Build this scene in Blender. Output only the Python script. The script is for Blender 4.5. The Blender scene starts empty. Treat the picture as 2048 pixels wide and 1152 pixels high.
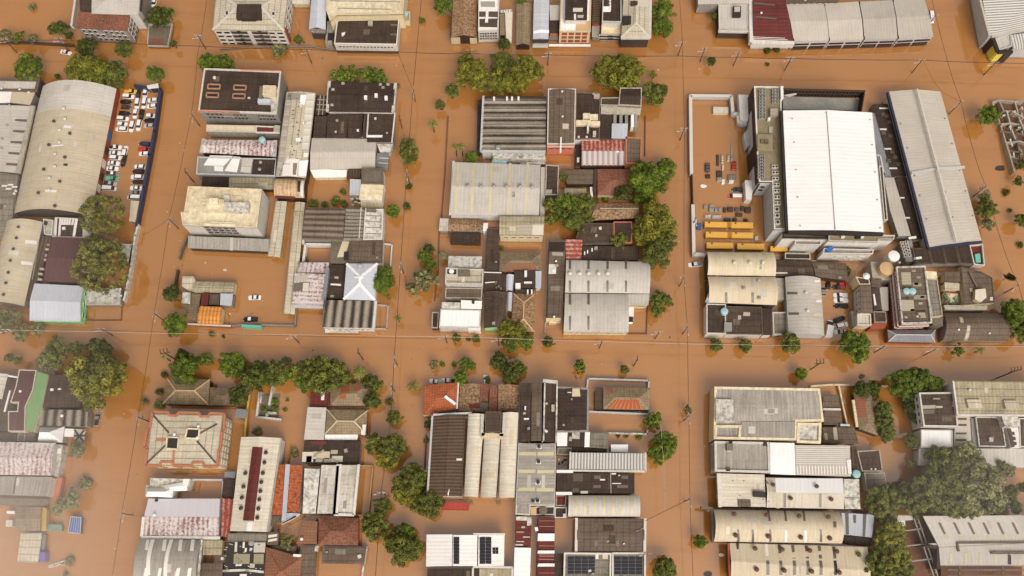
import bpy, math, random
from mathutils import Vector
R = random.Random(7); RW = random.Random(11)
SC = bpy.context.scene
COL = SC.collection
rad = math.radians

# ---------------- camera, sky, sun, exposure ----------------
CAMH, FPX, TILT = 290.0, 1780.0, rad(17.6)
cam = bpy.data.objects.new("camera", bpy.data.cameras.new("camera"))
COL.objects.link(cam)
cam.location = (0, 0, CAMH)
cam.rotation_euler = (TILT, 0, 0)
cam.data.sensor_width = 36.0
cam.data.lens = 36.0 * FPX / 2048.0
cam.data.clip_start, cam.data.clip_end = 1.0, 5000.0
SC.camera = cam
SUN_EL, SUN_AZ = rad(50), rad(158)
W = bpy.data.worlds.new("World"); SC.world = W; W.use_nodes = True
nt = W.node_tree; bg = nt.nodes["Background"]
sky = nt.nodes.new("ShaderNodeTexSky"); sky.sky_type = 'NISHITA'; sky.sun_disc = False
sky.sun_elevation, sky.sun_rotation = SUN_EL, SUN_AZ
sky.dust_density, sky.air_density, sky.ozone_density = 6.0, 1.0, 0.5
hs = nt.nodes.new("ShaderNodeHueSaturation"); hs.inputs["Saturation"].default_value = 0.12
tint = nt.nodes.new("ShaderNodeMix"); tint.data_type = 'RGBA'; tint.blend_type = 'MULTIPLY'
tint.inputs[0].default_value = 1.0; tint.inputs[7].default_value = (1.0, 0.955, 0.90, 1)
nt.links.new(sky.outputs[0], hs.inputs["Color"]); nt.links.new(hs.outputs[0], tint.inputs[6])
nt.links.new(tint.outputs[2], bg.inputs[0]); bg.inputs[1].default_value = 0.15
sl = bpy.data.lights.new("sun", 'SUN'); sl.energy = 1.1; sl.angle = rad(35); sl.color = (1, 0.95, 0.88)
so = bpy.data.objects.new("sun", sl); COL.objects.link(so); so.location = (0, -60, 200)
so.rotation_euler = Vector((math.sin(SUN_AZ) * math.cos(SUN_EL), math.cos(SUN_AZ) * math.cos(SUN_EL), math.sin(SUN_EL))).to_track_quat('Z', 'Y').to_euler()
SC.view_settings.view_transform = 'Standard'; SC.view_settings.look = 'None'
SC.view_settings.exposure = 0.12; SC.view_settings.gamma = 1.0
SC.cycles.max_bounces = 6; SC.cycles.diffuse_bounces = 3; SC.cycles.glossy_bounces = 2
SC.cycles.transparent_max_bounces = 6; SC.cycles.volume_bounces = 2
try: SC.cycles.use_denoising = True
except Exception: pass

# ---------------- picture <-> place ----------------
ST, CT = math.sin(TILT), math.cos(TILT)
def P(px, py, z=0.0):
    a, b = px - 1024.0, 576.0 - py
    d = Vector((a, b * CT + FPX * ST, b * ST - FPX * CT))
    t = (z - CAMH) / d.z
    return Vector((d.x * t, d.y * t, z))
def PX(v):
    x, y, z = v.x, v.y, v.z - CAMH
    depth = y * ST - z * CT; up = y * CT + z * ST
    return 1024 + x / depth * FPX, 576 - up / depth * FPX

# ---------------- materials ----------------
def lin(c, k=0.77):
    return tuple((((v / 255.0) / 12.92) if v / 255.0 <= .04045 else (((v / 255.0) + .055) / 1.055) ** 2.4) * k for v in c) + (1.0,)
MATS = {}
class NG:
    def __init__(s, name):
        s.m = bpy.data.materials.new(name); s.m.use_nodes = True
        s.t = s.m.node_tree; s.b = s.t.nodes["Principled BSDF"]
    def n(s, typ, **kw):
        q = s.t.nodes.new(typ)
        for k, v in kw.items(): setattr(q, k, v)
        return q
    def l(s, a, b): s.t.links.new(a, b)
    def math(s, op, a, b=None, c=None):
        q = s.n("ShaderNodeMath", operation=op)
        for i, v in enumerate((a, b, c)):
            if v is None: continue
            if isinstance(v, (int, float)): q.inputs[i].default_value = v
            else: s.l(v, q.inputs[i])
        return q.outputs[0]
    def noise(s, vec, scale, detail=3.0, rough=.6):
        q = s.n("ShaderNodeTexNoise"); q.inputs["Scale"].default_value = scale
        q.inputs["Detail"].default_value = detail; q.inputs["Roughness"].default_value = rough
        s.l(vec, q.inputs["Vector"]); return q.outputs[0]
    def vmul(s, vec, v):
        q = s.n("ShaderNodeVectorMath", operation='MULTIPLY'); s.l(vec, q.inputs[0]); q.inputs[1].default_value = v
        return q.outputs[0]
    def mix(s, f, a, b, mode='MIX'):
        q = s.n("ShaderNodeMix", data_type='RGBA', blend_type=mode)
        for i, v in ((0, f), (6, a), (7, b)):
            if isinstance(v, (int, float)): q.inputs[i].default_value = v
            elif isinstance(v, tuple): q.inputs[i].default_value = v
            else: s.l(v, q.inputs[i])
        return q.outputs[2]

def SURF(name, c1, c2, mix=.4, a=.7, b=.5, c=.35, w=.5, rib=0.0, period=1.0, ribmix=0.0, seam=0.0, seaml=2.4, s1=.10, s3=1.6, rough=.75, var=.10, bump=.0, grime=.25):
    """roof sheets, tiles and plaster: two tones of the thing's own colour broken up by stains, streaks, sheet joints and shade painted into the rib grooves (UV in metres)"""
    g = NG(name)
    uv = g.n("ShaderNodeUVMap").outputs[0]
    rnd = g.n("ShaderNodeObjectInfo").outputs["Random"]
    off = g.n("ShaderNodeCombineXYZ"); g.l(g.math('MULTIPLY', rnd, 90.0), off.inputs[0]); g.l(g.math('MULTIPLY', rnd, 57.0), off.inputs[1])
    ad = g.n("ShaderNodeVectorMath", operation='ADD'); g.l(uv, ad.inputs[0]); g.l(off.outputs[0], ad.inputs[1])
    V = ad.outputs[0]
    n1 = g.noise(V, s1, 4.0, .65); n2 = g.noise(g.vmul(V, (1.3, .10, 1)), 1.0, 3.0); n3 = g.noise(V, s3, 3.0, .7)
    f = g.math('ADD', g.math('MULTIPLY', g.math('SUBTRACT', n1, .5), a * 2), mix)
    f = g.math('ADD', f, g.math('MULTIPLY', g.math('SUBTRACT', n2, .5), b * 2))
    f = g.math('ADD', f, g.math('MULTIPLY', g.math('SUBTRACT', n3, .5), c * 2))
    sp = g.n("ShaderNodeSeparateXYZ"); g.l(uv, sp.inputs[0])
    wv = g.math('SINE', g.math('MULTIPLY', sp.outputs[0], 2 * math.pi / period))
    if ribmix: f = g.math('ADD', f, g.math('MULTIPLY', wv, ribmix))
    mr = g.n("ShaderNodeMapRange"); mr.clamp = True
    g.l(f, mr.inputs[0]); mr.inputs[1].default_value = .5 - w; mr.inputs[2].default_value = .5 + w
    col = g.mix(mr.outputs[0], lin(c1), lin(c2))
    k = None
    if rib: k = g.math('MULTIPLY_ADD', wv, rib * .36, 1 - rib * .36)  # groove shade of the corrugation put into the colour, in step with the ribs
    if seam:
        fr = g.math('FRACT', g.math('ADD', g.math('MULTIPLY', sp.outputs[1], 1 / seaml), g.math('MULTIPLY', n3, .05)))
        sm = g.math('MULTIPLY_ADD', g.math('LESS_THAN', fr, .34 / seaml), -seam, 1.0)
        k = sm if k is None else g.math('MULTIPLY', k, sm)
    pv = g.math('MULTIPLY_ADD', rnd, var * 2, 1 - var)
    gr = g.math('MULTIPLY_ADD', g.noise(V, .45, 5.0, .75), grime * 2, 1 - grime)
    pv = g.math('MULTIPLY', pv, gr)
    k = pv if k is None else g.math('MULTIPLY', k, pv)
    if name[:2] == "w_":
        oz = g.n("ShaderNodeSeparateXYZ"); g.l(g.n("ShaderNodeTexCoord").outputs["Object"], oz.inputs[0]); mb = g.n("ShaderNodeMapRange"); mb.clamp = True; g.l(g.math('ADD', oz.outputs[2], g.math('MULTIPLY', n3, -1.0)), mb.inputs[0]); mb.inputs[1].default_value = -.25; mb.inputs[2].default_value = .55; mb.inputs[3].default_value = .7; mb.inputs[4].default_value = 0.0
        col = g.mix(mb.outputs[0], col, lin((118, 80, 52)))
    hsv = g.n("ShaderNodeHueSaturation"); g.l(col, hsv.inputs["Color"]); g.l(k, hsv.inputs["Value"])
    g.l(hsv.outputs[0], g.b.inputs["Base Color"])
    g.b.inputs["Roughness"].default_value = rough; g.b.inputs["Specular IOR Level"].default_value = .3
    if rib or ribmix or bump:
        bp = g.n("ShaderNodeBump"); bp.inputs["Strength"].default_value = .3; bp.inputs["Distance"].default_value = .05
        hgt = wv if not bump else g.math('MULTIPLY', n3, bump)
        g.l(hgt, bp.inputs["Height"]); g.l(bp.outputs[0], g.b.inputs["Normal"])
    MATS[name] = g.m
    return g.m

def PLAIN(name, c, rough=.6, metal=0.0, c2=None, s=1.0):
    g = NG(name)
    if c2:
        tc = g.n("ShaderNodeTexCoord").outputs["Object"]
        g.l(g.mix(g.noise(tc, s), lin(c), lin(c2)), g.b.inputs["Base Color"])
    else: g.b.inputs["Base Color"].default_value = lin(c)
    g.b.inputs["Roughness"].default_value = rough; g.b.inputs["Metallic"].default_value = metal
    MATS[name] = g.m
    return g.m

S = SURF
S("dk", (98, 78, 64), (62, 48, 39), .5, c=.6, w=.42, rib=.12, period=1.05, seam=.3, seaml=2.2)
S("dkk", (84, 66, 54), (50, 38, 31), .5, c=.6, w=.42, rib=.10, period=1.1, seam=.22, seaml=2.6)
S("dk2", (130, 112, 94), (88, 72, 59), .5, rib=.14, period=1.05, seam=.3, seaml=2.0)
S("dkrib", (146, 128, 110), (70, 56, 47), .5, a=.35, b=.35, c=.3, w=.55, ribmix=.45, period=2.1, seam=.2, seaml=4)
S("saw", (160, 148, 132), (56, 48, 42), .5, a=.4, b=.3, c=.35, w=.5, ribmix=.55, period=3.0, seam=.0)
S("brnrib", (108, 86, 66), (60, 44, 33), .5, a=.4, b=.4, c=.3, ribmix=.35, period=1.05, seam=.2, seaml=5)
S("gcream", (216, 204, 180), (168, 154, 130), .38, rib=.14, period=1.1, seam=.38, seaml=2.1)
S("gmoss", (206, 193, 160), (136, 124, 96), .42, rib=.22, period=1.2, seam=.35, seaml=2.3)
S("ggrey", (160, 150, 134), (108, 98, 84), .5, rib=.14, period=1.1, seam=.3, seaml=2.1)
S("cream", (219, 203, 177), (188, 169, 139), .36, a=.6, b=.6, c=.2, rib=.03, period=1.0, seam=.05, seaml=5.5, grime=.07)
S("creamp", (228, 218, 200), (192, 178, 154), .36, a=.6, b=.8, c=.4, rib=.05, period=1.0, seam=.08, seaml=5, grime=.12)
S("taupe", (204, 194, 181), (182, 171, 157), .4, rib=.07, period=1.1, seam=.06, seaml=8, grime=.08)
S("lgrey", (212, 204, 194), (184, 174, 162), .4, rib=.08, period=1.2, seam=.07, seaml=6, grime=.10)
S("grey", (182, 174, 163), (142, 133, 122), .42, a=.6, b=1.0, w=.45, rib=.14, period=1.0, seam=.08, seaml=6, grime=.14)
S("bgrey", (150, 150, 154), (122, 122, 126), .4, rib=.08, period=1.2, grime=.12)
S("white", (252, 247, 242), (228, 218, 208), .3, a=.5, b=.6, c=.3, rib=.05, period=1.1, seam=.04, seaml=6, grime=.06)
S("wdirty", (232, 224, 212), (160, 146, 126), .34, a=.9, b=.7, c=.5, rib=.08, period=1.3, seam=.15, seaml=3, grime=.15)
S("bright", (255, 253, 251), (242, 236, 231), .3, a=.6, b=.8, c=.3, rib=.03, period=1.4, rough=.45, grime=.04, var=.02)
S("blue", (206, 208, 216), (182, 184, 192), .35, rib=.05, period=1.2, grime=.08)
S("whrib", (226, 220, 212), (128, 122, 116), .42, a=.1, b=.1, c=.1, w=.5, ribmix=.45, period=.98, grime=.08)
S("rustw", (214, 204, 200), (140, 94, 88), .40, a=.7, b=.6, c=1.1, w=.28, ribmix=.16, period=1.5, s3=1.3)
S("rustw2", (208, 202, 206), (130, 92, 92), .12, a=.4, b=.8, c=.3, w=.10, ribmix=.12, period=1.6)
S("rustred", (150, 70, 54), (196, 150, 138), .36, a=.4, b=.4, c=.9, w=.2, ribmix=.25, period=1.5, s3=1.1)
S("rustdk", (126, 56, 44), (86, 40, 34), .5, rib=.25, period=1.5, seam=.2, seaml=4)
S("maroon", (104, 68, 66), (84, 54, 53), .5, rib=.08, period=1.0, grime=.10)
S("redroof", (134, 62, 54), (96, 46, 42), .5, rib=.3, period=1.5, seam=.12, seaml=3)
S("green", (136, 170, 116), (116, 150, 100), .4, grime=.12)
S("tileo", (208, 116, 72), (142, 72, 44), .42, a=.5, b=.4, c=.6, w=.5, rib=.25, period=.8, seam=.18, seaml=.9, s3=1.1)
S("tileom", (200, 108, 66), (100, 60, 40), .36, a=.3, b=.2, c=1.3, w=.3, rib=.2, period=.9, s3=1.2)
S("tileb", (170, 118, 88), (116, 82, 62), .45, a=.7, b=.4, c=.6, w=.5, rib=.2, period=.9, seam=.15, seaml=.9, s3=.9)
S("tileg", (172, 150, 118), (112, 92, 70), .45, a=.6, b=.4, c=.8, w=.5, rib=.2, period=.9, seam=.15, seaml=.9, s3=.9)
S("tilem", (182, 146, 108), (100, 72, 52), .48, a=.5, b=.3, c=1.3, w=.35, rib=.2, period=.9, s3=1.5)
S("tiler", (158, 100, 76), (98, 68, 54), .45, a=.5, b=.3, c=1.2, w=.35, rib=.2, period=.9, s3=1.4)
S("tilex", (196, 180, 150), (214, 108, 62), .40, a=1.3, b=.2, c=.9, w=.24, rib=.2, period=.9, s1=.075, s3=1.3)
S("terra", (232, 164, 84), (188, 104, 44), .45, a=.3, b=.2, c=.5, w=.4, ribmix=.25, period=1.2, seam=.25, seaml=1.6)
S("conc", (200, 190, 172), (140, 130, 112), .45, a=.7, b=.3, c=.8, bump=.2)
S("concw", (222, 216, 204), (128, 120, 108), .36, a=.5, b=.3, c=1.2, w=.35, s3=.7)
S("concd", (136, 124, 108), (92, 80, 66), .5, a=.7, b=.3, c=.7)
S("concg", (168, 164, 156), (126, 122, 112), .45, a=.8, b=.2, c=.6)
S("olive", (170, 154, 122), (130, 116, 90), .45, a=.7, b=.3, c=.5)
S("creamc", (242, 228, 196), (196, 170, 128), .34, a=.6, b=.3, c=1.0, w=.45, s3=.6)
S("mudfloor", (132, 88, 64), (104, 68, 50), .5, a=.7, b=.2, c=.4)
S("wellrim", (190, 152, 122), (150, 112, 86), .4)
S("burnt", (216, 186, 146), (128, 84, 52), .45, a=1.0, b=.7, c=.5, w=.4)
for nm, c1, c2 in (("w_white", (232, 226, 218), (190, 178, 162)), ("w_cream", (232, 214, 176), (190, 166, 124)),
                   ("w_grey", (158, 152, 144), (118, 108, 98)), ("w_dk", (80, 68, 58), (50, 42, 36)),
                   ("w_green", (172, 236, 164), (140, 200, 136)), ("w_orange", (206, 132, 98), (164, 98, 70)),
                   ("w_brick", (176, 92, 66), (130, 66, 48)), ("w_salmon", (214, 130, 102), (176, 98, 74)),
                   ("w_blue", (64, 106, 168), (50, 84, 140)), ("w_navy", (60, 64, 90), (46, 49, 70)),
                   ("w_brown", (72, 48, 38), (54, 36, 30)), ("w_pale", (206, 204, 202), (170, 168, 166)),
                   ("w_yellow", (236, 216, 92), (214, 190, 76)), ("w_redw", (164, 78, 62), (128, 56, 46)),
                   ("w_yel2", (214, 178, 92), (176, 140, 70)), ("w_rust", (140, 92, 70), (108, 68, 52))):
    S(nm, c1, c2, .34, a=.4, b=.6, c=.3, grime=.12)
PLAIN("glass", (52, 50, 50), .12); PLAIN("glassb", (120, 160, 190), .15); PLAIN("frame", (232, 225, 216), .5, c2=(186, 174, 160), s=.9)
PLAIN("black", (46, 36, 31), .6); PLAIN("skdk", (116, 104, 92), .4, c2=(96, 84, 72)); PLAIN("sky_y", (220, 208, 172), .5, c2=(192, 178, 134), s=.4)
PLAIN("sky_w", (246, 240, 232), .4, c2=(224, 214, 204)); PLAIN("rustv", (112, 74, 58), .7, c2=(86, 54, 42), s=3)
PLAIN("steel", (176, 170, 162), .4, c2=(140, 134, 126)); PLAIN("darkmetal", (70, 60, 54), .6, c2=(50, 42, 38))
PLAIN("tank", (180, 208, 212), .4, c2=(152, 188, 194)); PLAIN("whitep", (244, 240, 236), .35); PLAIN("redp", (196, 70, 52), .5, c2=(160, 54, 40))
PLAIN("solar", (44, 42, 50), .15); PLAIN("teal", (110, 190, 170), .5); PLAIN("bluet", (40, 110, 200), .5); PLAIN("tan", (222, 184, 136), .6, c2=(196, 158, 112))
PLAIN("wood", (92, 72, 58), .8, c2=(66, 50, 40), s=4); PLAIN("wire", (70, 52, 44), .8); PLAIN("wirel", (200, 176, 158), .6)
PLAIN("trunk", (88, 72, 58), .9, c2=(64, 52, 42), s=3); PLAIN("orangep", (214, 96, 60), .5); PLAIN("yellowp", (240, 184, 84), .5, c2=(228, 168, 66)); PLAIN("ochre", (176, 124, 56), .6, c2=(150, 104, 46))
PLAIN("greenp", (110, 150, 118), .5); PLAIN("purple", (112, 96, 168), .5); PLAIN("seal", (216, 208, 196), .7)

# ---------------- mesh building ----------------
class MB:
    def __init__(s): s.v, s.f, s.uv = [], [], []
    def face(s, pts, uvs=None):
        k = len(s.v); s.v += [tuple(p) for p in pts]; s.f.append(tuple(range(k, k + len(pts))))
        if uvs is None:
            o = pts[0]; e = (pts[1] - pts[0]); e = e.normalized() if e.length > 1e-6 else Vector((1, 0, 0))
            n = e.cross(pts[-1] - pts[0]); q = n.cross(e); q = q.normalized() if q.length > 1e-6 else Vector((0, 0, 1))
            uvs = [((p - o).dot(e), (p - o).dot(q)) for p in pts]
        s.uv += list(uvs)
    def prism(s, poly, z0, z1, top=True, bottom=False):
        n = len(poly); a = sum(poly[i].x * poly[(i + 1) % n].y - poly[(i + 1) % n].x * poly[i].y for i in range(n))
        if a < 0: poly = poly[::-1]
        t = [Vector((p.x, p.y, z1)) for p in poly]; b = [Vector((p.x, p.y, z0)) for p in poly]
        if top: s.face(t, [(p.x, p.y) for p in t])
        if bottom: s.face(b[::-1])
        for i in range(n): j = (i + 1) % n; s.face([b[i], b[j], t[j], t[i]])
    def box(s, c, d, rz=0.0):
        ca, sa = math.cos(rz), math.sin(rz); x, y = d[0] / 2, d[1] / 2
        s.prism([Vector((c[0] + p * ca - q * sa, c[1] + p * sa + q * ca, 0)) for p, q in ((-x, -y), (x, -y), (x, y), (-x, y))], c[2] - d[2] / 2, c[2] + d[2] / 2, True, True)
    def bar(s, a, b, w, h):
        """a beam of width w and height h whose top runs from a to b"""
        d = b - a; n = Vector((-d.y, d.x, 0)); n = n.normalized() * w / 2 if n.length > 1e-6 else Vector((w / 2, 0, 0))
        t = [a - n, b - n, b + n, a + n]; u = [p - Vector((0, 0, h)) for p in t]
        s.face(t); s.face(u[::-1])
        for i in range(4): j = (i + 1) % 4; s.face([u[i], u[j], t[j], t[i]])
    def tube(s, pts, r, n=6, r2=None):
        r2 = r if r2 is None else r2; rings = []
        for i, p in enumerate(pts):
            d = (pts[min(i + 1, len(pts) - 1)] - pts[max(i - 1, 0)]).normalized()
            u = d.cross(Vector((0, 0, 1))); u = u.normalized() if u.length > 1e-3 else Vector((1, 0, 0)); w = u.cross(d)
            rr = r + (r2 - r) * i / max(1, len(pts) - 1)
            rings.append([p + (u * math.cos(2 * math.pi * k / n) + w * math.sin(2 * math.pi * k / n)) * rr for k in range(n)])
        for i in range(len(rings) - 1):
            for k in range(n): q = (k + 1) % n; s.face([rings[i][k], rings[i][q], rings[i + 1][q], rings[i + 1][k]])
        s.face(rings[0][::-1]); s.face(rings[-1])
    def cyl(s, c, r, h, n=16, r2=None, dome=0.0):
        r2 = r if r2 is None else r2
        a = [Vector((c[0] + r * math.cos(2 * math.pi * k / n), c[1] + r * math.sin(2 * math.pi * k / n), c[2])) for k in range(n)]
        b = [Vector((c[0] + r2 * math.cos(2 * math.pi * k / n), c[1] + r2 * math.sin(2 * math.pi * k / n), c[2] + h)) for k in range(n)]
        for k in range(n): q = (k + 1) % n; s.face([a[k], a[q], b[q], b[k]])
        if dome:
            top = Vector((c[0], c[1], c[2] + h + dome)); m = [(p + top) / 2 + Vector((0, 0, dome * .22)) for p in b]
            for k in range(n):
                q = (k + 1) % n; s.face([b[k], b[q], m[q], m[k]]); s.face([m[k], m[q], top])
        else: s.face(b)
    def mesh(s, name, off=Vector((0, 0, 0)), smooth=False):
        me = bpy.data.meshes.new(name)
        me.from_pydata([(v[0] - off.x, v[1] - off.y, v[2] - off.z) for v in s.v], [], s.f)
        ul = me.uv_layers.new(name="UVMap")
        ul.data.foreach_set("uv", [c for p in s.uv for c in p])
        if smooth: me.polygons.foreach_set("use_smooth", [True] * len(me.polygons))
        me.update(); return me
def link(name, me, mat=None, parent=None):
    o = bpy.data.objects.new(name, me); COL.objects.link(o)
    if mat is not None and me is not None: me.materials.append(MATS[mat] if isinstance(mat, str) else mat)
    if parent is not None: o.parent = parent
    return o
def tag(o, label, cat, group=None, kind=None):
    if label: o["label"] = label
    if cat: o["category"] = cat
    if group: o["group"] = group
    if kind: o["kind"] = kind
    return o
def empty(name, loc):
    o = bpy.data.objects.new(name, None); COL.objects.link(o); o.location = loc; o.empty_display_size = .5; return o
def dup(root):
    c = root.copy(); COL.objects.link(c)
    for ch in root.children:
        k = ch.copy(); COL.objects.link(k); k.parent = c
        for g in ch.children:
            q = g.copy(); COL.objects.link(q); q.parent = k
    return c

# ---------------- buildings ----------------
VENTS = {}
def vent_mesh(mat):
    if mat not in VENTS:
        m = MB(); m.cyl((0, 0, -.2), .32, .7, 10); m.cyl((0, 0, .4), .5, .35, 12, .55, .28)
        me = m.mesh("roof_vent", smooth=False); me.materials.append(MATS[mat]); VENTS[mat] = me
    return VENTS[mat]
ACM = []
REG = []
class Bld:
    def __init__(s, name, label, cat=None, group=None):
        s.name, s.label, s.cat, s.group, s.root, s.rf = name, label, cat or name.replace('_', ' '), group, None, None
    def base(s, c):
        if s.root is None:
            s.root = empty(s.name, (c.x, c.y, 0)); tag(s.root, s.label, s.cat, s.group); s.off = Vector((c.x, c.y, 0)); REG.append((c.copy(), s.label))
    def part(s, name, mb, mat, parent=None, smooth=False):
        o = link(name, mb.mesh(name, s.off, smooth), mat, parent or s.root); return o
    # --- roof over four picture corners NW, NE, SE, SW at eave height z
    def roof(s, kind, Q, z, mat, rise=2.0, ax='x', wall="w_white", par=None, ph=.7, pw=.35, name="roof", swap=None, inset=.25, teeth=6, base=-.8, thick=.22, hi=None):
        q = [P(x, y, z) for x, y in Q]; s.base(sum(q, Vector()) / 4)
        ul = ((q[1] - q[0]).length + (q[2] - q[3]).length) / 2; vl = ((q[3] - q[0]).length + (q[2] - q[1]).length) / 2
        zr = z - ph if par else z
        def hgt(u, v):
            t = v if ax == 'x' else u
            if kind == 'gable': return rise * (1 - abs(2 * t - 1))
            if kind == 'barrel': return rise * (1 - (2 * t - 1) ** 2)
            if kind == 'shed': return rise * t
            if kind == 'shedr': return rise * (1 - t)
            if kind == 'saw': f = (t * teeth) % 1.0; return rise * (1 - abs(2 * f - 1)) if t < 1 else 0
            if kind == 'hip':
                d = min(u * ul, (1 - u) * ul, v * vl, (1 - v) * vl); return rise * min(1, max(0, d) / (min(ul, vl) / 2))
            return 0.0
        def SF(u, v):
            p = q[0] * (1 - u) * (1 - v) + q[1] * u * (1 - v) + q[2] * u * v + q[3] * (1 - u) * v
            return Vector((p.x, p.y, zr + hgt(u, v)))
        s.SF, s.ul, s.vl, s.z = SF, ul, vl, zr
        e, g = (pw / ul, pw / vl) if par else (0, 0)
        sw = (ax == 'y' and kind != 'hip') if swap is None else swap
        us, vs = [e, 1 - e], [g, 1 - g]
        if kind in ('gable', 'barrel', 'saw'):
            n = {'gable': 2, 'barrel': 14, 'saw': teeth * 2}[kind]; seq = [i / n for i in range(n + 1)]
            if kind == 'saw': seq = [min(.9999, i / n) for i in range(n + 1)]
            if par: seq = [min(max(t, g if ax == 'x' else e), 1 - (g if ax == 'x' else e)) for t in seq]
            if ax == 'x': vs = seq
            else: us = seq
        m = MB()
        if kind == 'hip':
            k = min(ul, vl) / 2
            a, b = (SF(k / ul, .5), SF(1 - k / ul, .5)) if ul >= vl else (SF(.5, k / vl), SF(.5, 1 - k / vl))
            c = [SF(0, 0), SF(1, 0), SF(1, 1), SF(0, 1)]
            fs = ([[c[3], c[2], b, a], [c[1], c[0], a, b], [c[0], c[3], a], [c[2], c[1], b]] if ul >= vl else
                  [[c[0], c[3], b, a], [c[2], c[1], a, b], [c[1], c[0], a], [c[3], c[2], b]])
            for f in fs: m.face(f)
            s.ridge = (a, b, c)
        else:
            for i in range(len(us) - 1):
                for j in range(len(vs) - 1):
                    uv = [(us[i], vs[j + 1]), (us[i + 1], vs[j + 1]), (us[i + 1], vs[j]), (us[i], vs[j])]
                    m.face([SF(*t) for t in uv], [((t[1] * vl, t[0] * ul) if sw else (t[0] * ul, t[1] * vl)) for t in uv])
        # fascia round the edge
        def rim(d0, d1, flip=False):
            loop = [(u, 0.0 if not par else g) for u in us] + [(us[-1], v) for v in vs[1:]] + [(u, vs[-1]) for u in us[-2::-1]] + [(us[0], v) for v in vs[-2:0:-1]]
            if kind == 'hip': loop = [(0, 0), (1, 0), (1, 1), (0, 1)]
            return loop
        lp = rim(0, 0)
        if not par:
            for i in range(len(lp)):
                a, b = SF(*lp[i]), SF(*lp[(i + 1) % len(lp)]); d = Vector((0, 0, thick))
                m.face([b - d, a - d, a, b])
        s.rf = s.part(name, m, mat)
        # walls
        if wall:
            w = MB(); iu, iv = (inset / ul, inset / vl) if not par else (.08 / ul, .08 / vl)
            f = lambda t: (min(max(t[0], iu), 1 - iu), min(max(t[1], iv), 1 - iv))
            pts = []
            if kind == 'hip': lq = [(0, 0), (1, 0), (1, 1), (0, 1)]
            else:
                uu = [0] + us[1:-1] + [1]; vv = [0] + vs[1:-1] + [1]
                lq = [(u, 0) for u in uu] + [(1, v) for v in vv[1:]] + [(u, 1) for u in uu[-2::-1]] + [(0, v) for v in vv[-2:0:-1]]
            for t in lq:
                p = SF(*f(t)); zz = (z - .03) if par else (z - .02 if kind == 'hip' else p.z - .06); pts.append(Vector((p.x, p.y, zz)))
            per = 0
            for i in range(len(pts)):
                a, b = pts[i], pts[(i + 1) % len(pts)]; L = (b - a).length
                a0, b0 = Vector((a.x, a.y, base)), Vector((b.x, b.y, base))
                w.face([b0, a0, a, b], [(per + L, 0), (per, 0), (per, a.z - base), (per + L, b.z - base)]); per += L
            s.wallo = s.part("wall", w, wall)
        if par: s.rimwall(q, z, ph, pw, par)
        s.weather(kind, mat)
        return s
    def weather(s, kind, mat):
        """odd replacement sheets and small fittings on weathered roofs"""
        alt = {"dk": ("dk2", "dkk", "ggrey"), "dkk": ("dk", "dk2", "dk"), "dk2": ("ggrey", "dk", "gcream"), "ggrey": ("dk2", "gcream"), "gcream": ("creamp", "gmoss"), "gmoss": ("gcream", "creamp"), "lgrey": ("taupe",), "cream": ("creamp", "taupe"), "creamp": ("cream",), "grey": ("lgrey",), "wdirty": ("grey", "white")}.get(mat)
        if not alt or kind in ('hip', 'saw') or s.ul * s.vl < 60: return
        for _ in range(min(5, 1 + int(s.ul * s.vl / 170))):
            w, h = RW.choice(((1.1, 2.4), (2.2, 2.4), (1.1, 4.6), (3.3, 1.8))); w, h = w / s.ul, h / s.vl; u, v = RW.uniform(.06, .9 - w), RW.uniform(.06, .9 - h)
            if kind in ('gable', 'barrel') and v < .5 < v + h: v = .52
            m = MB(); n = 4
            for i in range(n):
                for j in range(n): m.face([s.SF(u + w * a / n, v + h * b / n) + Vector((0, 0, .045)) for a, b in ((i, j + 1), (i + 1, j + 1), (i + 1, j), (i, j))], [(w * s.ul * a / n, h * s.vl * b / n) for a, b in ((i, j + 1), (i + 1, j + 1), (i + 1, j), (i, j))])
            s.part("roof_sheet", m, RW.choice(alt))
        if mat[:2] == "dk" or mat == "ggrey":
            for _ in range(RW.choice((0, 1, 1, 2))):
                p = s.SF(RW.uniform(.1, .9), RW.uniform(.1, .9)); m = MB(); d = RW.uniform(.5, 1.1); m.box((p.x, p.y, p.z + .2), (d, d * RW.uniform(.5, 1.2), .6), RW.uniform(0, .4)); s.part("roof_box", m, RW.choice(("seal", "whitep", "conc", "steel")))
    def rimwall(s, q, z, ph, pw, mat, name="parapet"):
        m = MB(); n = len(q); c = sum(q, Vector()) / n
        inn = []
        for i in range(n):
            a, b, d = q[i - 1], q[i], q[(i + 1) % n]
            e1, e2 = (b - a).normalized(), (d - b).normalized()
            n1, n2 = Vector((e1.y, -e1.x, 0)), Vector((e2.y, -e2.x, 0))
            bis = n1 + n2; bis = bis / max(.3, bis.dot(n1)); inn.append(b + bis * pw)
        if (inn[0] - c).length > (q[0] - c).length + 1e-4 and n == 4:
            inn = [2 * a - b for a, b in zip(q, inn)]
        for i in range(n):
            j = (i + 1) % n; up = Vector((0, 0, z)); dn = Vector((0, 0, z - ph - .1)); F = lambda p, h: Vector((p.x, p.y, h))
            m.face([F(q[i], z), F(q[j], z), F(inn[j], z), F(inn[i], z)][::-1])
            m.face([F(q[j], z - ph - .25), F(q[i], z - ph - .25), F(q[i], z), F(q[j], z)])
            m.face([F(inn[i], z - ph - .1), F(inn[j], z - ph - .1), F(inn[j], z), F(inn[i], z)])
        s.part(name, m, mat)
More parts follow.
